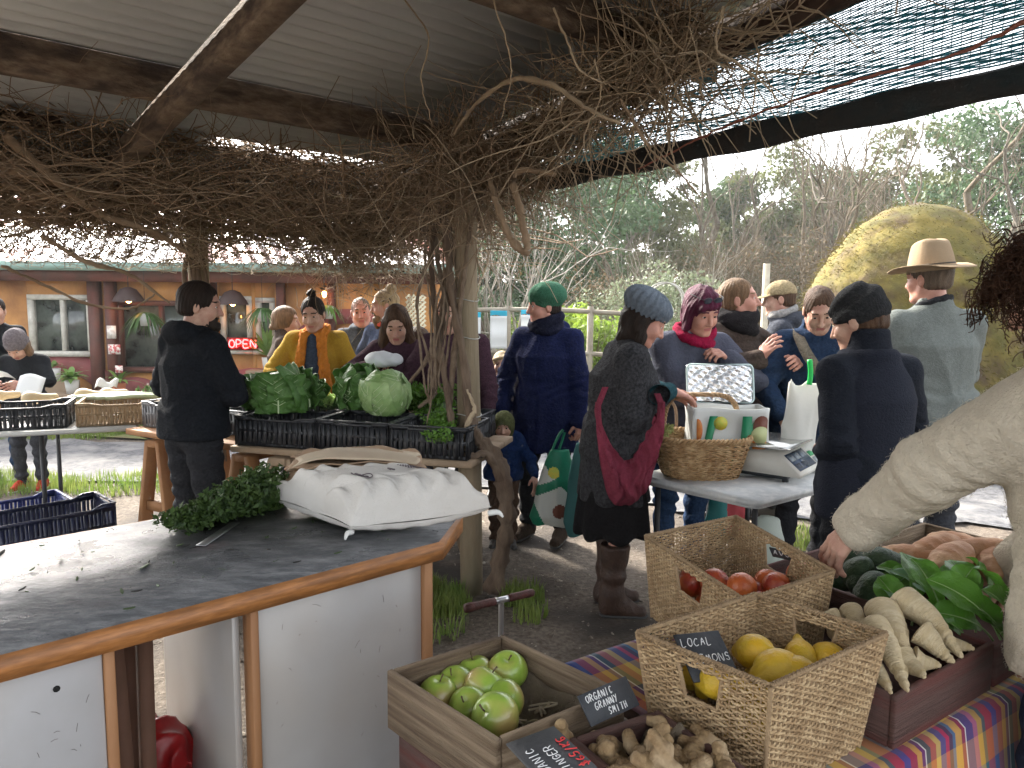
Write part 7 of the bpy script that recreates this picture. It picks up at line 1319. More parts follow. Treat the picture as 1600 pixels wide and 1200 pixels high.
gr = M('print_green', (.01, .19, .08), .5); ye = M('print_yellow', (.65, .5, .05), .5, col2=(.4, .5, .08), ns=30); orr = M('print_orange', (.6, .25, .05), .5, col2=(.5, .14, .04), ns=30); brn = M('print_brown', (.16, .05, .03), .5); cre = M('print_cream', (.5, .55, .28), .5)
ov = lambda cx, cz, a, b, n=18: [(cx + a * cos(k * 2 * pi / n), cz + b * sin(k * 2 * pi / n)) for k in range(n)]
patch_([(-.15, .02), (-.125, .02), (-.08, .21), (-.11, .21)], gr, 'print'); patch_([(-.03, .01), (.02, .01), (.09, .13), (.09, .19)], gr, 'print'); patch_([(.045, .01), (.085, .01), (.09, .21), (.055, .21)], gr, 'print', -.005); patch_(ov(-.055, .185, .026, .024), ye, 'print'); patch_(ov(-.04, .09, .028, .035), ye, 'print'); patch_(ov(.145, .17, .034, .042), brn, 'print'); patch_(ov(.142, .145, .036, .03), cre, 'print', -.006); patch_([(.11, .125), (.18, .125), (.16, .02), (.13, .02)], orr, 'print', -.005); patch_(ov(-.165, .16, .018, .04), orr, 'print'); patch_(ov(-.165, .07, .018, .03), brn, 'print')
lid = M('foil', (.72, .74, .76), .16, metal=1, bump=1.0, bs=24, stretch=(1, 1, 1)); V, F = grid(50, 30, lambda u, v: np.stack([(u - .5) * (Wc * .93), Dc / 2 + .02 + .05 * v + .012 * np.sin(u * 6) + .006 * np.sin(u * 31 + 7 * v) * np.sin(v * 27 + 3 * u), Hc + .01 + .19 * v], -1)); MB().add(*thick(V, F, .012)).build('foil_lid', lid, cbo)
a = np.linspace(0, 2 * pi, 50); pth = rounded([A(-Wc * .475, 0, 0), A(Wc * .475, 0, 0), A(Wc * .475, .2, 0), A(-Wc * .475, .2, 0)], .03, 8); pth.append(pth[0]); MB().addp(tubes(np.array([[p[0], Dc / 2 + .015 + .05 * p[1] / .2, Hc + .005 + p[1]] for p in pth]), .0055, 6)).build('piping', M('piping', (.5, .62, .62), .5), cbo)
# small things on the weighing table
def block(px, py, Y, s_, m, name, label, cat, z=WZ, rz=.3, bev=.004): p = aty(px, py, Y); o = MB().addp(box((0, 0, s_[2] / 2), s_, bev=bev)).build(name, m, smooth=False, loc=(p[0], p[1], z + .001), rz=rz); return tag(o, label, cat)
block(1240, 690, 4.05, (.34, .22, .018), M('board', (.33, .17, .1), .6, col2=(.27, .13, .07), ns=6), 'wooden_board', 'reddish wooden board behind the scale', 'board'); block(1238, 685, 4.0, (.14, .09, .02), M('grey_dev', (.3, .3, .3), .4), 'calculator', 'flat grey calculator on the wooden board', 'calculator', z=WZ + .019); block(1195, 680, 4.0, (.09, .03, .09), M('amber_jar', (.13, .04, .02), .2), 'purse', 'dark brown purse standing by the cool bag', 'purse'); block(1200, 690, 3.85, (.16, .1, .015), sgm, 'tablet', 'flat dark tablet beside the scale pan', 'tablet', rz=.1); block(1285, 683, 4.05, (.05, .03, .05), M('stapler', (.06, .02, .015), .5), 'stamp', 'small dark stamp on the wooden board', 'stamp', z=WZ + .019)
# bags: generic draped sack
def bag(c, w, d, h, mat, label, prints=(), name='carrier_bag', strap=None, wr=.02, top=.55, seed=1, lean=0):
    f = lambda P: np.maximum((np.sqrt(((P[..., 0] - lean * P[..., 2]) / (w / 2 * np.interp(P[..., 2] / h, [0, .12, .5, 1], [.75, 1, .95, top]))) ** 2 + (P[..., 1] / (d / 2 * np.interp(P[..., 2] / h, [0, .15, .6, 1], [.7, 1, .8, .25]))) ** 2) - 1) * min(w, d) * .42, np.maximum(-P[..., 2], P[..., 2] - h)) + wr * noise(P, 11, seed, (1.5, 1.5, .6)) + wr * .5 * np.abs(noise(P, 24, seed + 1, (1.3, 1.3, .5)))
    V, F = nets(f, (-w * .8 - abs(lean * h), -d * .8, -.05), (w * .8 + abs(lean * h), d * .8, h + .05), .0085); o = empty(name, tuple(c), 0, label, 'bag')
    mi = np.zeros(len(F), int); ce = V[F].mean(1)
    for k, (fn, j) in enumerate(prints): mi[fn(ce)] = j
    MB().add(V, F, mi).build('body', mat, o)
    if strap:
        for st_ in strap[0]: MB().addp(tubes(smooth_path(st_, 6), .009, 5)).build('handle', strap[1], o)
    return o
gbm = M('bag_green', (.01, .2, .11), .45, col2=(.008, .13, .07), ns=9); wbm = M('bag_print_white', (.6, .62, .58), .5, tl=.1)
nb = aty(862, 830, 4.55); bag(A(nb[0], 4.55, .2), .3, .2, .5, [wbm, gbm, ye, brn], 'green and white printed shopping bag hanging from the hand in navy', [(lambda c: (c[:, 0] * 1.2 + c[:, 2] > .36) | (c[:, 0] + c[:, 2] * .5 < -.02) | (np.abs(c[:, 2] - .28 - .5 * c[:, 0]) < .03), 1), (lambda c: ((c[:, 0] - .02) ** 2 + (c[:, 2] - .36) ** 2 < .0012), 2), (lambda c: ((c[:, 0] - .06) ** 2 + (c[:, 2] - .12) ** 2 < .002), 3)], strap=([[(0, 0, .46), (.05, .0, .58), (.08, 0, .62)], [(.05, .03, .46), (.09, .02, .6)]], gbm), top=.4, lean=.12)
tb = aty(915, 830, 4.35); bag(A(tb[0], 4.4, .2), .2, .14, .58, M('bag_teal', (.03, .13, .13), .7), 'plain dark teal bag hanging behind the grey knitted coat', seed=3)
wb = aty(1252, 690, 3.75); bag(A(wb[0] + .02, 3.82, WZ + .01), .26, .14, .48, [M('bag_cloth_white', (.68, .68, .64), .75, bump=.2, bs=60, tl=.3), gbm], 'limp white cloth bag standing open on the table', wr=.035, top=.85, seed=5, lean=.2)
gnm = M('green_plastic', (.03, .5, .12), .35, tl=.3)
for k, px in enumerate((1265, 1303)):
    p = aty(px, 575, 3.8); tag(MB().addp(tubes(smooth_path([p + A(0, 0, -.06), p + A(.004, 0, .0), p + A(-.004, 0, .07)], 5), .014, 8, cap=True)).build('bottle_cap', gnm), ['bright green plastic handle sticking out of the white bag', 'green plastic handle nearest the black beanie'][k], 'handle')
wb2 = aty(1215, 800, 3.9); bag(A(wb2[0], 4.0, .02), .28, .16, .42, M('bag_translucent', (.5, .55, .5), .5, tl=.4), 'pale translucent bag standing on the ground under the table', seed=7); rb2 = aty(1170, 800, 4.1); bag(A(rb2[0] - .05, 4.3, .25), .26, .12, .35, [M('bag_red', (.35, .03, .04), .6), M('bag_tealc', (.03, .2, .2), .6)], 'red and teal bag hanging behind the table legs', [(lambda c: c[:, 0] < -.02, 1)], seed=2)
bb = aty(1035, 680, 4.05); bag(A(bb[0], 3.95, WZ), .2, .16, .2, M('brown_straw', (.16, .08, .045), .8, bump=.6, bs=70), 'brown straw basket bag standing behind the willow basket', strap=([[(-.06, 0, .18), (-.05, 0, .3), (0, 0, .35), (.05, 0, .3), (.06, 0, .18)]], M('straw_handle', (.35, .25, .18), .8)), wr=.006, top=.95)
# ================================================================ PEOPLE
black = fabric('coat_black', (.012, .014, .018)); navy = fabric('coat_navy', (.014, .02, .07)); dkgrey = fabric('grey_dark', (.05, .052, .06)); jean = fabric('jeans', (.035, .05, .085), .6); char = fabric('charcoal', (.025, .026, .03)); purp = fabric('plum_knit', (.07, .035, .05), bs=120); mustard = fabric('mustard_knit', (.38, .23, .03), .8, bs=90, bump=.7); orange = fabric('scarf_orange', (.55, .19, .03), .8); bluek = fabric('slate_blue', (.055, .075, .12)); hgrey = fabric('hoodie_grey', (.085, .095, .11)); mush = fabric('brown_coat', (.075, .055, .045)); fleece = fabric('fleece_grey', (.15, .165, .155), .8, bs=150, bump=.6); lav = fabric('coat_greyblue', (.075, .08, .11), .85); blujk = fabric('jacket_blue', (.02, .04, .085)); knitg = fabric('coat_knit_grey', (.055, .055, .06), .35, ns=70, bump=1.0, bs=110); rosec = fabric('sling_rose', (.22, .04, .065), .75, bs=150); cream = fabric('sweater_cream', (.56, .5, .4), .88, bs=130, bump=.8, ns=60); teal = fabric('cuff_teal', (.02, .07, .085)); magenta = fabric('scarf_magenta', (.3, .01, .05)); deni = fabric('denim', (.03, .06, .13), .6)
def hairm(n, c, k=.5): return M(n, c, .55, col2=tuple(x * k for x in c), ns=40, stretch=(1, 1, .3), bump=.8, bs=90, bstretch=(3, 3, .5), spec=.15)
Hdark = hairm('hair_dark', (.025, .016, .012)); Hbrown = hairm('hair_brown', (.085, .045, .025)); Hlight = hairm('hair_lightbrown', (.2, .12, .065)); Hblond = hairm('hair_blond', (.42, .3, .16), .6); Hplum = hairm('hair_plum', (.1, .012, .04)); Hred = hairm('hair_redbrown', (.13, .05, .03)); Hgrey = hairm('hair_mousy', (.14, .1, .07))
SHB = dict(mat=fabric('shoe_brown', (.05, .035, .025))); RED = dict(mat=fabric('shoe_red', (.45, .05, .03)), sole='pale')
def PX(px, Y): return aty(px, 475, Y)[0]
def tube_on(pi_, pts, r, name, mat, n=8, flat=None):
    P = smooth_path([A(*p) for p in pts], 8); k = len(P); rr = np.interp(np.linspace(0, 1, k), np.linspace(0, 1, len(np.atleast_1d(r))), np.atleast_1d(r)) ; return MB().addp(tubes(P, rr[None], n, cap=True)).build(name, mat, pi_['o'])
def scarf(pi_, mat, r=.036, ends=(), loops=2, name='scarf', z=1.45, rad=(.085, .08), fringe=False, tall=0):
    s = pi_['s']; c = pi_['up']((0, .005, z * s)); f = None
    def fs(P):
        U = (P - np.float32(c)) @ pi_['Ru'].astype(np.float32); q = np.sqrt((U[..., 0] / rad[0]) ** 2 + (U[..., 1] / rad[1]) ** 2); d = None
        for k in range(loops):
            zz = U[..., 2] - (k - (loops - 1) / 2) * r * 1.1 - U[..., 0] * .18 * (-1) ** k + U[..., 1] * .25; e = np.sqrt(((q - 1) * min(rad)) ** 2 + (zz * .9) ** 2) - r; d = e if d is None else su(d, e, .02)
        for (a, b, r1, r2) in ends: d = su(d, rc(P, a, b, r1, r2), .03)
        an = np.arctan2(U[..., 0], U[..., 1]); return d + .002 * np.sin(U[..., 2] * 110 + an * 9 + 6 * noise(P, 12, 1)) + .005 * np.abs(noise(P, 22, 3)) + (.0035 * np.sin(P[..., 0] * 210 + 2 * noise(P, 6, 1)) if ends else 0)
    lo, hi = c - .2, c + .2
    for e in ends: lo = np.minimum(lo, np.minimum(e[0], e[1]) - .1); hi = np.maximum(hi, np.maximum(e[0], e[1]) + .1)
    V, F = nets(fs, lo, hi, .0075); return MB().add(V, F).build(name, mat, pi_['o'])
# -- man in the black coat, back to us
p = person(PX(292, 4.0), 4.0, 1.70, face=32, lean=3, head=(46, 6, 0), lh=(-.14, .22, 1.1), rh=(.05, .25, 1.14), top=dict(mat=black, th=.042, hem=.86, hood=1, fold=.006, h=.0085, flare=.01, drape=.008, cuff=1), legs=dict(mat=char, r=1.12), hair=dict(kind='short', mat=Hdark, t=.006), beard=dict(mat=Hdark), hr=dict(curl=.7), hl=dict(curl=.7), label='person in a black hooded coat with their back to the camera, hands held in front')
# -- girl in grey hat and the one behind her
p = person(PX(30, 6.1), 6.1, 1.36, face=172, lean=4, head=(5, 42, 0), lh=(-.13, .3, .93), rh=(.12, .3, .93), top=dict(mat=black, th=.025, hem=.82, sleeve=.95), legs=dict(mat=dkgrey), shoe=RED, hair=dict(kind='long', mat=Hlight, locks=[((.06, .0, 0), (.08, .03, -.2), .035, .025), ((-.06, .0, 0), (-.08, .03, -.2), .035, .025), ((0, -.06, 0), (0, -.06, -.15), .06, .05)], down=.32), hat=dict(kind='beanie', mat=fabric('beanie_grey', (.16, .14, .15)), tall=.02), label='person in a grey beanie and black jacket reading a sheet of paper, red shoes', hh=.0055)
MB().add(*thick(*grid(6, 8, lambda u, v: np.stack([(u - .5) * .2, .36 + .12 * v, .98 + .06 * v + .02 * np.sin(u * 4)], -1)), .002)).build('paper', bwhite, None, loc=p['o'].location, rz=p['o'].rotation_euler.z); tag(bpy.data.objects['paper'], 'sheet of paper held by the person in the grey beanie', 'paper')
tag(MB().add(*thick(*grid(6, 8, lambda u, v: aty(40, 625, 5.6) + np.stack([(u - .5) * .2, .1 * v, .16 * v - .05 + .02 * np.sin(u * 4)], -1)), .002)).build('paper', bwhite), 'white folded paper standing on the produce at the left table', 'paper')
person(PX(-12, 6.6), 6.6, 1.62, face=150, top=dict(mat=black, th=.03, hem=.8, h=.012), legs=dict(mat=deni, h=.014), hair=dict(kind='short', mat=Hdark), label='person in dark clothes cut off by the left edge of the view', hh=.007)
# -- brown jacket woman
person(PX(440, 6.3), 6.3, 1.55, face=70, head=(15, 0, 0), top=dict(mat=mush, th=.03, hem=.8, h=.01, collar=.05), legs=dict(mat=char, h=.013), hair=dict(kind='tail', mat=Hlight, t=.012), lh=(-.2, .2, .95), rh=(.15, .3, 1.0), female=True, label='person with light brown hair in a brown jacket, turned away behind the yellow cardigan', hh=.0055)
# -- yellow cardigan
p = person(PX(492, 5.5), 5.5, 1.64, face=178, lean=4, head=(4, 14, 3), female=True, scale_w=1.08, lh=(-.26, .2, .88), rh=(.22, .27, 1.0), skin=0, top=dict(mat=mustard, th=.034, hem=.72, fold=.006, shr=1.1, flare=.02), legs=dict(mat=jean), hair=dict(kind='bun', mat=Hdark, bun=(0, -.035, .15), br=.036, t=.002), glasses=dict(), hl=dict(curl=.3), label='person in a mustard cardigan and long orange scarf with hair in a topknot')
def dress(P): U = P; return loft(P, np.array([.5, .7, .95, 1.2, 1.38]) , np.array([.12, .115, .105, .1, .06]), np.array([.165, .16, .15, .155, .13]) ) 
V, F = nets(lambda P: dress(P - np.float32((0, .035, 0))) + .003 * noise(P, 20, 1), (-.2, -.2, .45), (.2, .25, 1.45), .01); MB().add(V, F).build('dress', bluek, p['o'])
scarf(p, orange, .03, ends=[((-.06, .14, 1.36), (-.1, .2, 1.0), .035, .045), ((-.1, .2, 1.0), (-.09, .19, .72), .045, .04), ((.06, .14, 1.36), (.11, .19, 1.05), .034, .045), ((.11, .19, 1.05), (.16, .18, .85), .045, .045)], z=1.42)
# -- grey hoodie man, bearded man
person(PX(563, 6.2), 6.2, 1.64, face=176, head=(-6, 4, 4), skin=1, lh=(-.22, .12, .9), rh=(.26, .1, .88), top=dict(mat=hgrey, th=.028, hem=.82, hood=1, h=.01), legs=dict(mat=jean, h=.013), hair=dict(kind='short', mat=Hgrey, open=.004, t=-.004), label='person in a grey hooded sweatshirt with short thinning hair, facing the camera')
p = person(PX(605, 5.9), 5.9, 1.70, face=205, head=(48, 8, 0), skin=1, lh=(-.22, .2, 1.0), rh=(.24, .15, .95), top=dict(mat=fabric('shirt_blue', (.06, .08, .14)), th=.02, hem=.82, h=.01, collar=.03), legs=dict(mat=char, h=.013), hair=dict(kind='bun', mat=Hblond, bun=(0, -.07, .125), br=.045), beard=dict(mat=Hlight, len=.02), label='bearded person in profile with fair hair tied in a high bun'); scarf(p, M('red_kerchief', (.5, .06, .03), .7), .022, loops=1)
# -- long haired woman with a white cloth
p = person(PX(622, 5.1), 5.1, 1.6, face=182, lean=8, head=(-6, 26, 0), female=True, lh=(-.02, .34, 1.2), rh=(.12, .32, 1.2), top=dict(mat=purp, th=.024, hem=.8, fold=.004), legs=dict(mat=dkgrey), hair=dict(kind='long', mat=Hbrown, locks=[((.065, -.01, .0), (.11, .03, -.28), .04, .05), ((-.065, -.01, 0), (-.1, .03, -.28), .04, .05), ((.11, .03, -.28), (.14, .05, -.42), .05, .03), ((0, -.07, 0), (0, -.05, -.25), .07, .06)], down=.5, ext=.24, t=.005, h=.0065), hl=dict(curl=.8), hr=dict(curl=.8), label='person with very long brown hair looking down at a white cloth in their hands')
c = pw(p, (.02, .42, 1.24)); V, F = nets(lambda P: ell(P, (0, 0, 0), (.12, .08, .05)) + .026 * noise(P, 15, 2) + .016 * np.abs(noise(P, 34, 1)), (-.18, -.14, -.12), (.18, .14, .12), .007); tag(MB().add(V, F).build('white_cloth', M('cloth_white', (.66, .68, .7), .8, tl=.2), loc=tuple(c)), 'bundled white cloth held up by the long haired person', 'cloth')
person(PX(655, 5.5), 5.5, 1.42, face=195, head=(0, 20, 0), child=True, top=dict(mat=purp, th=.02, h=.011), legs=dict(mat=jean, h=.013), hair=dict(kind='bob', mat=Hbrown, t=.004), label='brown haired child half hidden between the white cloth and the vine stems')
p = person(PX(706, 4.75), 4.75, 1.66, face=192, head=(10, 12, 0), female=True, scale_w=1.1, lh=(-.28, .16, .83), rh=(.2, .25, 1.0), top=dict(mat=purp, th=.04, hem=.7, fold=.007, h=.009), legs=dict(mat=dkgrey), hair=dict(kind='long', mat=Hbrown, locks=[((.06, 0, 0), (.08, .02, -.2), .035, .04), ((-.06, 0, 0), (-.08, .02, -.2), .035, .04)], down=.35), label='person in a plum brown coat standing mostly behind the vine wrapped pole')
# -- blond boy, toddler, navy woman
person(PX(784, 6.0), 6.0, 1.21, face=188, head=(0, -3, 4), child=True, skin=0, top=dict(mat=fabric('jumper_dark', (.06, .055, .06), .4, ns=60), th=.018, hem=.85, h=.009, collar=.03), legs=dict(mat=jean), hair=dict(kind='bob', mat=Hblond, t=.003, len=-.03, fringe=1), label='blond child in a dark patterned jumper looking up beside the pole')
p = person(PX(787, 4.75), 4.75, .9, face=182, head=(3, 6, 0), child=True, top=dict(mat=fabric('parka_blue', (.012, .03, .1)), th=.03, hem=.86, h=.008), legs=dict(mat=fabric('trouser_brown', (.08, .05, .035)), r=1.25), hat=dict(kind='balaclava', mat=fabric('olive_knit', (.11, .12, .05), bs=140)), label='toddler in an olive knitted hood and blue jacket standing by the pole', lh=(-.2, .1, .5), rh=(.2, .1, .5))
p = person(PX(853, 4.9), 4.9, 1.71, face=206, lean=0, head=(48, 4, 0), female=True, scale_w=1.12, lh=(-.27, .06, .84), rh=(.28, .1, .9), skin=1, top=dict(mat=navy, th=.042, hem=.62, hood=1, fold=.007, flare=.03, zip=1, drape=.008, cuff=1), legs=dict(mat=char), shoe=SHB, hat=dict(kind='beret', mat=fabric('hat_green', (.045, .14, .085), .8, bs=120), c=(0, -.03, .07), r=(.116, .127, .09), rib=.0012, n=9, low=-.005), hair=dict(kind='short', mat=Hdark), hl=dict(curl=.9), glasses=dict(), label='person in a long navy coat and soft green hat, looking away to the left', stance=.12)
scarf(p, fabric('snood_dark', (.015, .017, .035)), .036, loops=2, z=1.47)
V, F = nets(lambda P: np.maximum(ell(P, (0, 0, 0), (.1, .05, .05)), -ell(P, (0, .03, .03), (.075, .05, .05))), (-.13, -.1, -.1), (.13, .1, .1), .008); o = MB().add(V, F).build('hood_lining', fabric('lining', (.35, .3, .28)), p['o']); o.location = p['up']((0.02, -.06, 1.46))
# -- grey beret woman in profile
p = person(PX(962, 3.72), 3.72, 1.67, face=88, lean=8, head=(6, 26, 0), female=True, scale_w=1.15, skin=1, lh=(-.08, .28, 1.15), rh=(.12, .25, 1.18), poleL=(-1, -1.2, -.6), poleR=(.5, -1.2, -1), top=dict(mat=knitg, th=.04, hem=.62, fold=.006, flare=.03, knit=.0022, h=.008, drape=.012, sleeve=.82, shr=1.15, deep=1.15), legs=dict(mat=fabric('skirt_black', (.013, .012, .013)), kind='skirt', hemz=.44, r=.8), shoe=dict(mat=M('boot_brown', (.055, .028, .018), .6, col2=(.035, .018, .012), ns=25, bump=.6, bs=60), boot=.3), hat=dict(kind='beret', mat=fabric('beret_grey', (.15, .18, .22), .7, bs=110, bump=.8), c=(0, -.03, .075), r=(.122, .13, .08), rib=.0045, n=20, h=.005), hair=dict(kind='long', mat=Hdark, locks=[((.06, -.02, -.02), (.07, .045, -.15), .035, .03), ((-.06, -.02, -.02), (-.07, .045, -.15), .035, .03), ((.02, -.07, -.03), (.03, -.03, -.17), .05, .04)], curl=.008, down=.3), hr=dict(dir=(-.25, .95, -.25), n=(.2, .2, 1), curl=.25, spread=.2, h=.0035), hl=dict(dir=(.2, .95, -.2), curl=.4), label='person in a grey knitted coat and ribbed grey beret looking into the baskets', stance=.08)
for W_, S_ in ((p['WR'], 1), (p['WL'], -1)):
    a = p['up']((S_ * .2, .15, 1.2)); V, F = nets(lambda P: np.maximum(rc(P, W_ - unit(W_ - a) * .14, W_ - unit(W_ - a) * .02, .05, .046), 0 - 9.), W_ - .24, W_ + .12, .008); MB().add(V, F).build('cuff', teal, p['o'])
# sling bag (rose) hanging at her right side
def slingf(u, v):
    x = (u - .5) * 2; top = 1.14 - .28 * (1 - x ** 2) ** 1.0; bot = 1.14 - .5 * np.sqrt(np.clip(1 - x ** 2, 0, 1)) ** .75; z = bot + (top - bot) * v; y = .03 + x * .155 + .012 * np.sin(v * 9 + x * 4); bel = .085 * np.sin(np.clip(v * 1.1, 0, 1) * pi) * np.sqrt(np.clip(1 - x ** 2, 0, 1)) + .012 * np.sin(x * 14 + 6 * v) * (1 - x ** 2) + .006 * np.sin(x * 31 - 4 * v); return np.stack([.255 + bel, y, z + .02 * np.sin(x * 3)], -1)
sb_ = empty('sling_bag', tuple(p['o'].location), p['o'].rotation_euler.z, 'rose coloured cloth sling bag hanging from the shoulder of the grey knitted coat', 'bag'); V, F = grid(60, 40, slingf); MB().add(*thick(V, F, .012)).build('pouch', rosec, sb_)
MB().add(*[x for x in thick(*grid(3, 20, lambda u, v: np.stack([.25 - .03 * v + 0 * u, -.125 + .03 * (u - .5) + .04 * v, 1.12 + .09 * v], -1)), .006)]).build('strap', rosec, sb_); MB().add(*thick(*grid(3, 20, lambda u, v: np.stack([.25 - .03 * v + 0 * u, .185 + .03 * (u - .5) - .02 * v, 1.12 + .06 * v], -1)), .006)).build('strap', rosec, sb_)
# -- purple haired woman
p = person(PX(1078, 4.15), 4.3, 1.72, face=163, lean=12, head=(-2, 18, 3), female=True, scale_w=1.16, skin=1, lh=(-.13, .27, 1.3), rh=(-.04, .33, 1.2), top=dict(mat=lav, th=.045, hem=.78, fold=.007, cuff=1, zip=1), legs=dict(mat=deni), shoe=SHB, hair=dict(kind='bob', mat=Hplum, t=.012, len=-.085, fringe=1, curl=.007, open=-.004), glasses=dict(z=.1, y=.082, lens=1), hr=dict(curl=.6, h=.0038), hl=dict(curl=.7, h=.0038), label='person with plum red hair, sunglasses on top, reaching into the cool bag')
scarf(p, magenta, .024, loops=2, z=1.44, rad=(.1, .09))
# -- laughing woman with dark snood
p = person(PX(1148, 4.5), 4.5, 1.76, face=150, head=(-38, -4, 0), female=True, scale_w=1.05, skin=1, lh=(-.12, .36, 1.28), rh=(.12, .3, 1.3), top=dict(mat=mush, th=.045, hem=.62, puff=.012, pf=34, fold=.004, flare=.02), legs=dict(mat=char), hair=dict(kind='tail', mat=Hlight, t=.002), hl=dict(curl=.5), hr=dict(curl=.4, dir=(-.2, .5, .8)), label='smiling person in profile wearing a brown padded coat and thick dark scarf'); scarf(p, fabric('snood_black', (.02, .018, .02), bs=120), .046, loops=2, z=1.47, rad=(.095, .09))
person(PX(1117, 5.3), 5.3, 1.70, face=150, head=(20, 0, 0), top=dict(mat=blujk, th=.03, h=.011), legs=dict(mat=char, h=.014), hair=dict(kind='bob', mat=Hred, t=.006), label='reddish brown haired person mostly hidden behind the smiling one', hh=.0055)
# -- cap man
p = person(PX(1222, 5.5), 5.5, 1.78, face=-62, head=(-15, 6, 0), top=dict(mat=fabric('jacket_slate', (.05, .055, .07)), th=.04, hem=.8, hood=1, h=.01), legs=dict(mat=char, h=.013), hair=dict(kind='short', mat=Hbrown), hat=dict(kind='cap', mat=fabric('cap_beige', (.33, .26, .15))), label='person in a beige peaked cap and slate jacket, turned away to the left'); scarf(p, fabric('snood_grey', (.3, .29, .28)), .03, loops=1, z=1.49)
# -- young man in the blue jacket
p = person(PX(1270, 4.35), 4.35, 1.73, face=186, lean=7, head=(8, 30, 4), lh=(-.12, .36, 1.05), rh=(.24, .34, 1.0), top=dict(mat=blujk, th=.042, hem=.78, puff=.006, pf=38, fold=.004, collar=.04, zip=1), legs=dict(mat=char), hair=dict(kind='tail', mat=Hbrown, open=.006), hl=dict(curl=.7), hr=dict(curl=.7), label='person in a quilted blue jacket with a wide strap across the chest, looking down')
s_ = p['s']; stp = [p['up'](q) for q in ((.1, -.03, 1.46), (.12, .09, 1.44), (.09, .2, 1.35), (-.02, .23, 1.2), (-.13, .215, 1.06), (-.215, .15, .94))]; P = smooth_path(stp, 8); T = np.gradient(P, axis=0); T /= np.linalg.norm(T, axis=1, keepdims=True); sd_ = np.cross(T, A(0, 1, .15)); sd_ /= np.linalg.norm(sd_, axis=1, keepdims=True); V = np.concatenate([P - sd_ * .03, P + sd_ * .03]); k = len(P); j = np.arange(k - 1); MB().add(*thick(V, np.stack([j, j + 1, j + 1 + k, j + k], -1), .006, np.tile([0, -1., 0], (2 * k, 1)))).build('strap', fabric('strap_khaki', (.17, .145, .11)), p['o'])
# -- beanie person, back to us
p = person(PX(1366, 2.95), 2.95, 1.67, face=-14, lean=3, head=(-32, 16, 0), scale_w=1.02, lh=(-.1, .15, 1.0), rh=(.22, .3, 1.0), poleL=(-.4, -1, -.2), top=dict(mat=fabric('fleece_navy', (.016, .019, .027), .8, bs=120), th=.034, hem=.74, fold=.006, collar=.07, h=.0075, flat=1), legs=dict(mat=char), hair=dict(kind='short', mat=Hbrown), hat=dict(kind='beanie', mat=fabric('beanie_charcoal', (.03, .031, .033), bs=130), tall=.015, tilt=.3, h=.0045, fold=.0045), hl=dict(dir=(.9, .1, -.3), n=(-.3, -.9, .2), curl=.5, h=.0036), label='person in a charcoal beanie and navy fleece, one hand at the hip, back turned', female=True)
# vest panel over the fleece back
s_ = p['s']; V, F = nets(lambda P: np.maximum(loft((P - np.float32((0, 0, .9 * s_))) @ p['Ru'].astype(np.float32) + np.float32((0, 0, .9 * s_)), np.array([.76, .92, 1.08, 1.25, 1.34, 1.4, 1.46]) * s_, np.array([.175, .17, .152, .162, .14, .09, .075]) * s_ + .036, np.array([.118, .118, .11, .125, .1, .085, .08]) * s_ + .042) + .003 * noise(P, 14, 2, (1, 1, .6)), .7 - P[..., 2]), (-.28, -.24, .66), (.28, .3, 1.5), .0085); MB().add(V, F).build('vest', fabric('vest_navy', (.02, .023, .034), .85, bs=140), p['o'])
# -- man with the wide brimmed hat
p = person(PX(1464, 3.95), 3.95, 1.89, face=-8, lean=4, head=(-22, 2, -4), skin=1, scale_w=1.18, lh=(-.2, .3, 1.1), rh=(.22, .33, 1.05), top=dict(mat=fleece, th=.03, hem=.83, fold=.006, collar=.03, h=.009), legs=dict(mat=dkgrey, r=1.1), hair=dict(kind='short', mat=Hgrey), hat=dict(kind='brim', mat=fabric('felt_tan', (.27, .2, .13), .88, bs=120, bump=.15, ns=9), h=.005), label='tall person in a tan wide brimmed hat and grey green fleece, back turned')
s_ = p['s']; V, F = nets(lambda P: loft(P, np.array([.7, .8, .95]) * s_, np.array([.2, .2, .19]) * s_, np.array([.135, .135, .13]) * s_) + .006 * noise(P, 16, 1, (1.5, 1.5, .6)), (-.32, -.25, .68 * s_), (.32, .25, .98 * s_), .01); MB().add(V, F).build('shirt_tail', fabric('shirt_slate', (.07, .08, .1)), p['o']); scarf(p, char, .02, loops=1, z=1.46)
# -- nearest person, cream sweater, curly hair
hw = aty(1296, 868, 1.86); px0, py0 = 1.23, 1.44; fa = -28; a = R(fa); d_ = hw - A(px0, py0, 0); loc_ = (d_[0] * cos(a) - d_[1] * sin(a), d_[0] * sin(a) + d_[1] * cos(a), hw[2] + .05)
p = person(px0, py0, 1.785, face=fa, lean=7, head=(-8, 22, 0), female=True, scale_w=1.0, lh=(loc_[0] , loc_[1], loc_[2]), rh=(.25, .3, .95), poleL=(-1, -.3, .75), hidden_legs=False, top=dict(mat=cream, th=.042, hem=.82, fold=.006, knit=.0012, h=.0055, sleeve=1.0, shr=1.25, wrist=.036, cuff=1, flat=1), legs=dict(mat=jean), hl=dict(dir=(-.25, .5, -.8), curl=.35, h=.0032, n=(-.9, .2, .4)), label='person in a cream knitted sweater with dark curly hair reaching across the stall', hh=.006)
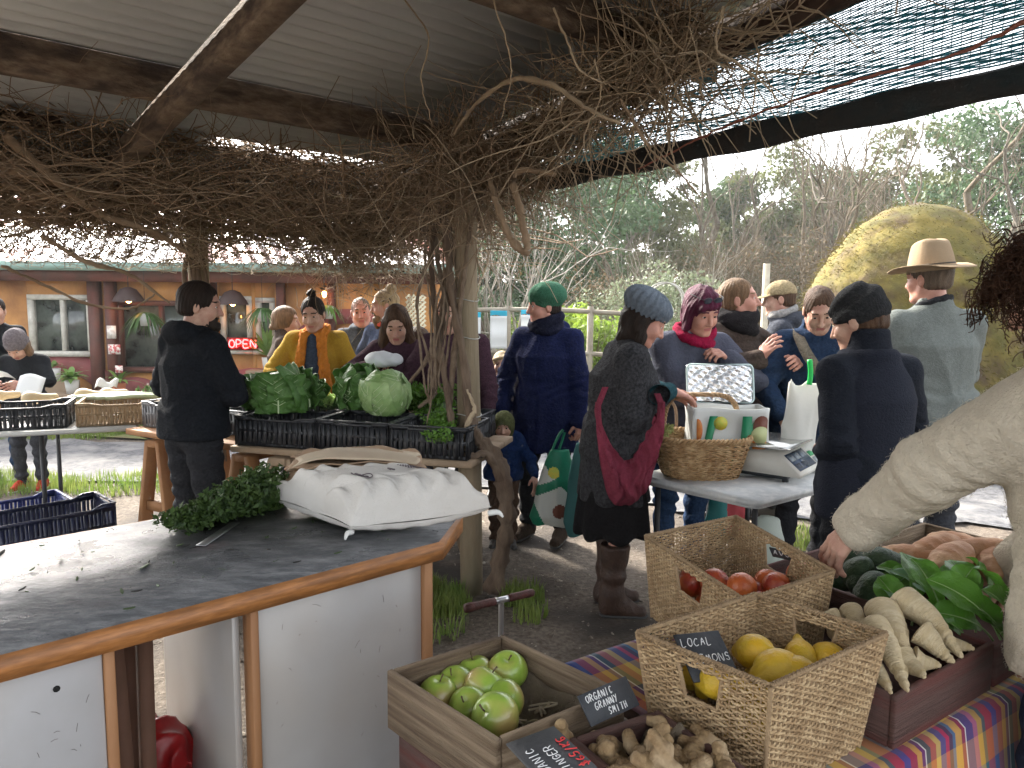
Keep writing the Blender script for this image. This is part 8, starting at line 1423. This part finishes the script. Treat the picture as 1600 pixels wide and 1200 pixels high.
# curls: hundreds of little coils
n = 2600; HC, Hb = p['HC'], p['Hb']; dirs = rng.normal(size=(n, 3)); dirs /= np.linalg.norm(dirs, axis=1, keepdims=True); dirs = dirs[(dirs[:, 1] < .55) | (dirs[:, 2] > .3)]; n = len(dirs); K = 26; t = np.linspace(0, 1, K)[None, :, None]
st_ = dirs * A(.085, .1, .1) + A(0, -.02, .02); L_ = rng.uniform(.05, .12, (n, 1, 1)); ax_ = dirs * A(1, 1, .6) + A(0, 0, -.45); ax_ /= np.linalg.norm(ax_, axis=1, keepdims=True); u_ = np.cross(ax_, rng.normal(size=(n, 3))); u_ /= np.linalg.norm(u_, axis=1, keepdims=True); v_ = np.cross(ax_, u_); tu = rng.uniform(1.6, 3.4, (n, 1, 1)) * 2 * pi; ph = rng.uniform(0, 6, (n, 1, 1)); rad = rng.uniform(.007, .015, (n, 1, 1))
P = st_[:, None] + ax_[:, None] * L_ * t + (u_[:, None] * np.cos(tu * t + ph) + v_[:, None] * np.sin(tu * t + ph)) * rad * (.4 + .6 * t) - A(0, 0, 1) * (.03 * t ** 2); hm = MB(); hm.addp(tubes(P * p['hs'] @ Hb.T + HC, .0012, 3)); V, F = nets(lambda Q: ell(Q, (0, -.03, .03), (.1, .11, .115)) + .008 * noise(Q, 50, 2), (-.15,) * 3, (.15, .15, .18), .007); hm.add(V * p['hs'] @ Hb.T + HC, F); hm.build('hair', hairm('hair_curly', (.075, .035, .02), .5), p['o'])

# wool fuzz on the sweater
me_ = [c for c in p['o'].children if c.name.startswith('coat')][0].data; co = np.zeros(len(me_.vertices) * 3, np.float32); me_.vertices.foreach_get('co', co); co = co.reshape(-1, 3); no = np.zeros_like(co).ravel(); me_.vertices.foreach_get('normal', no); no = no.reshape(-1, 3)
k = rng.integers(0, len(co), 11000); tt = np.cross(no[k], rng.normal(size=(11000, 3))); tt /= np.linalg.norm(tt, axis=1, keepdims=True) + 1e-6; ln = rng.uniform(.002, .0055, (11000, 1)); b = co[k] + rng.normal(size=(11000, 3)) * .002; P = np.stack([b, b + no[k] * ln * .6 + tt * ln * .5, b + no[k] * ln * .8 + tt * ln * 1.3], 1); tag(MB().addp(tubes(P, .0004, 3)).build('wool_fuzz', cream, p['o']), kind='stuff')
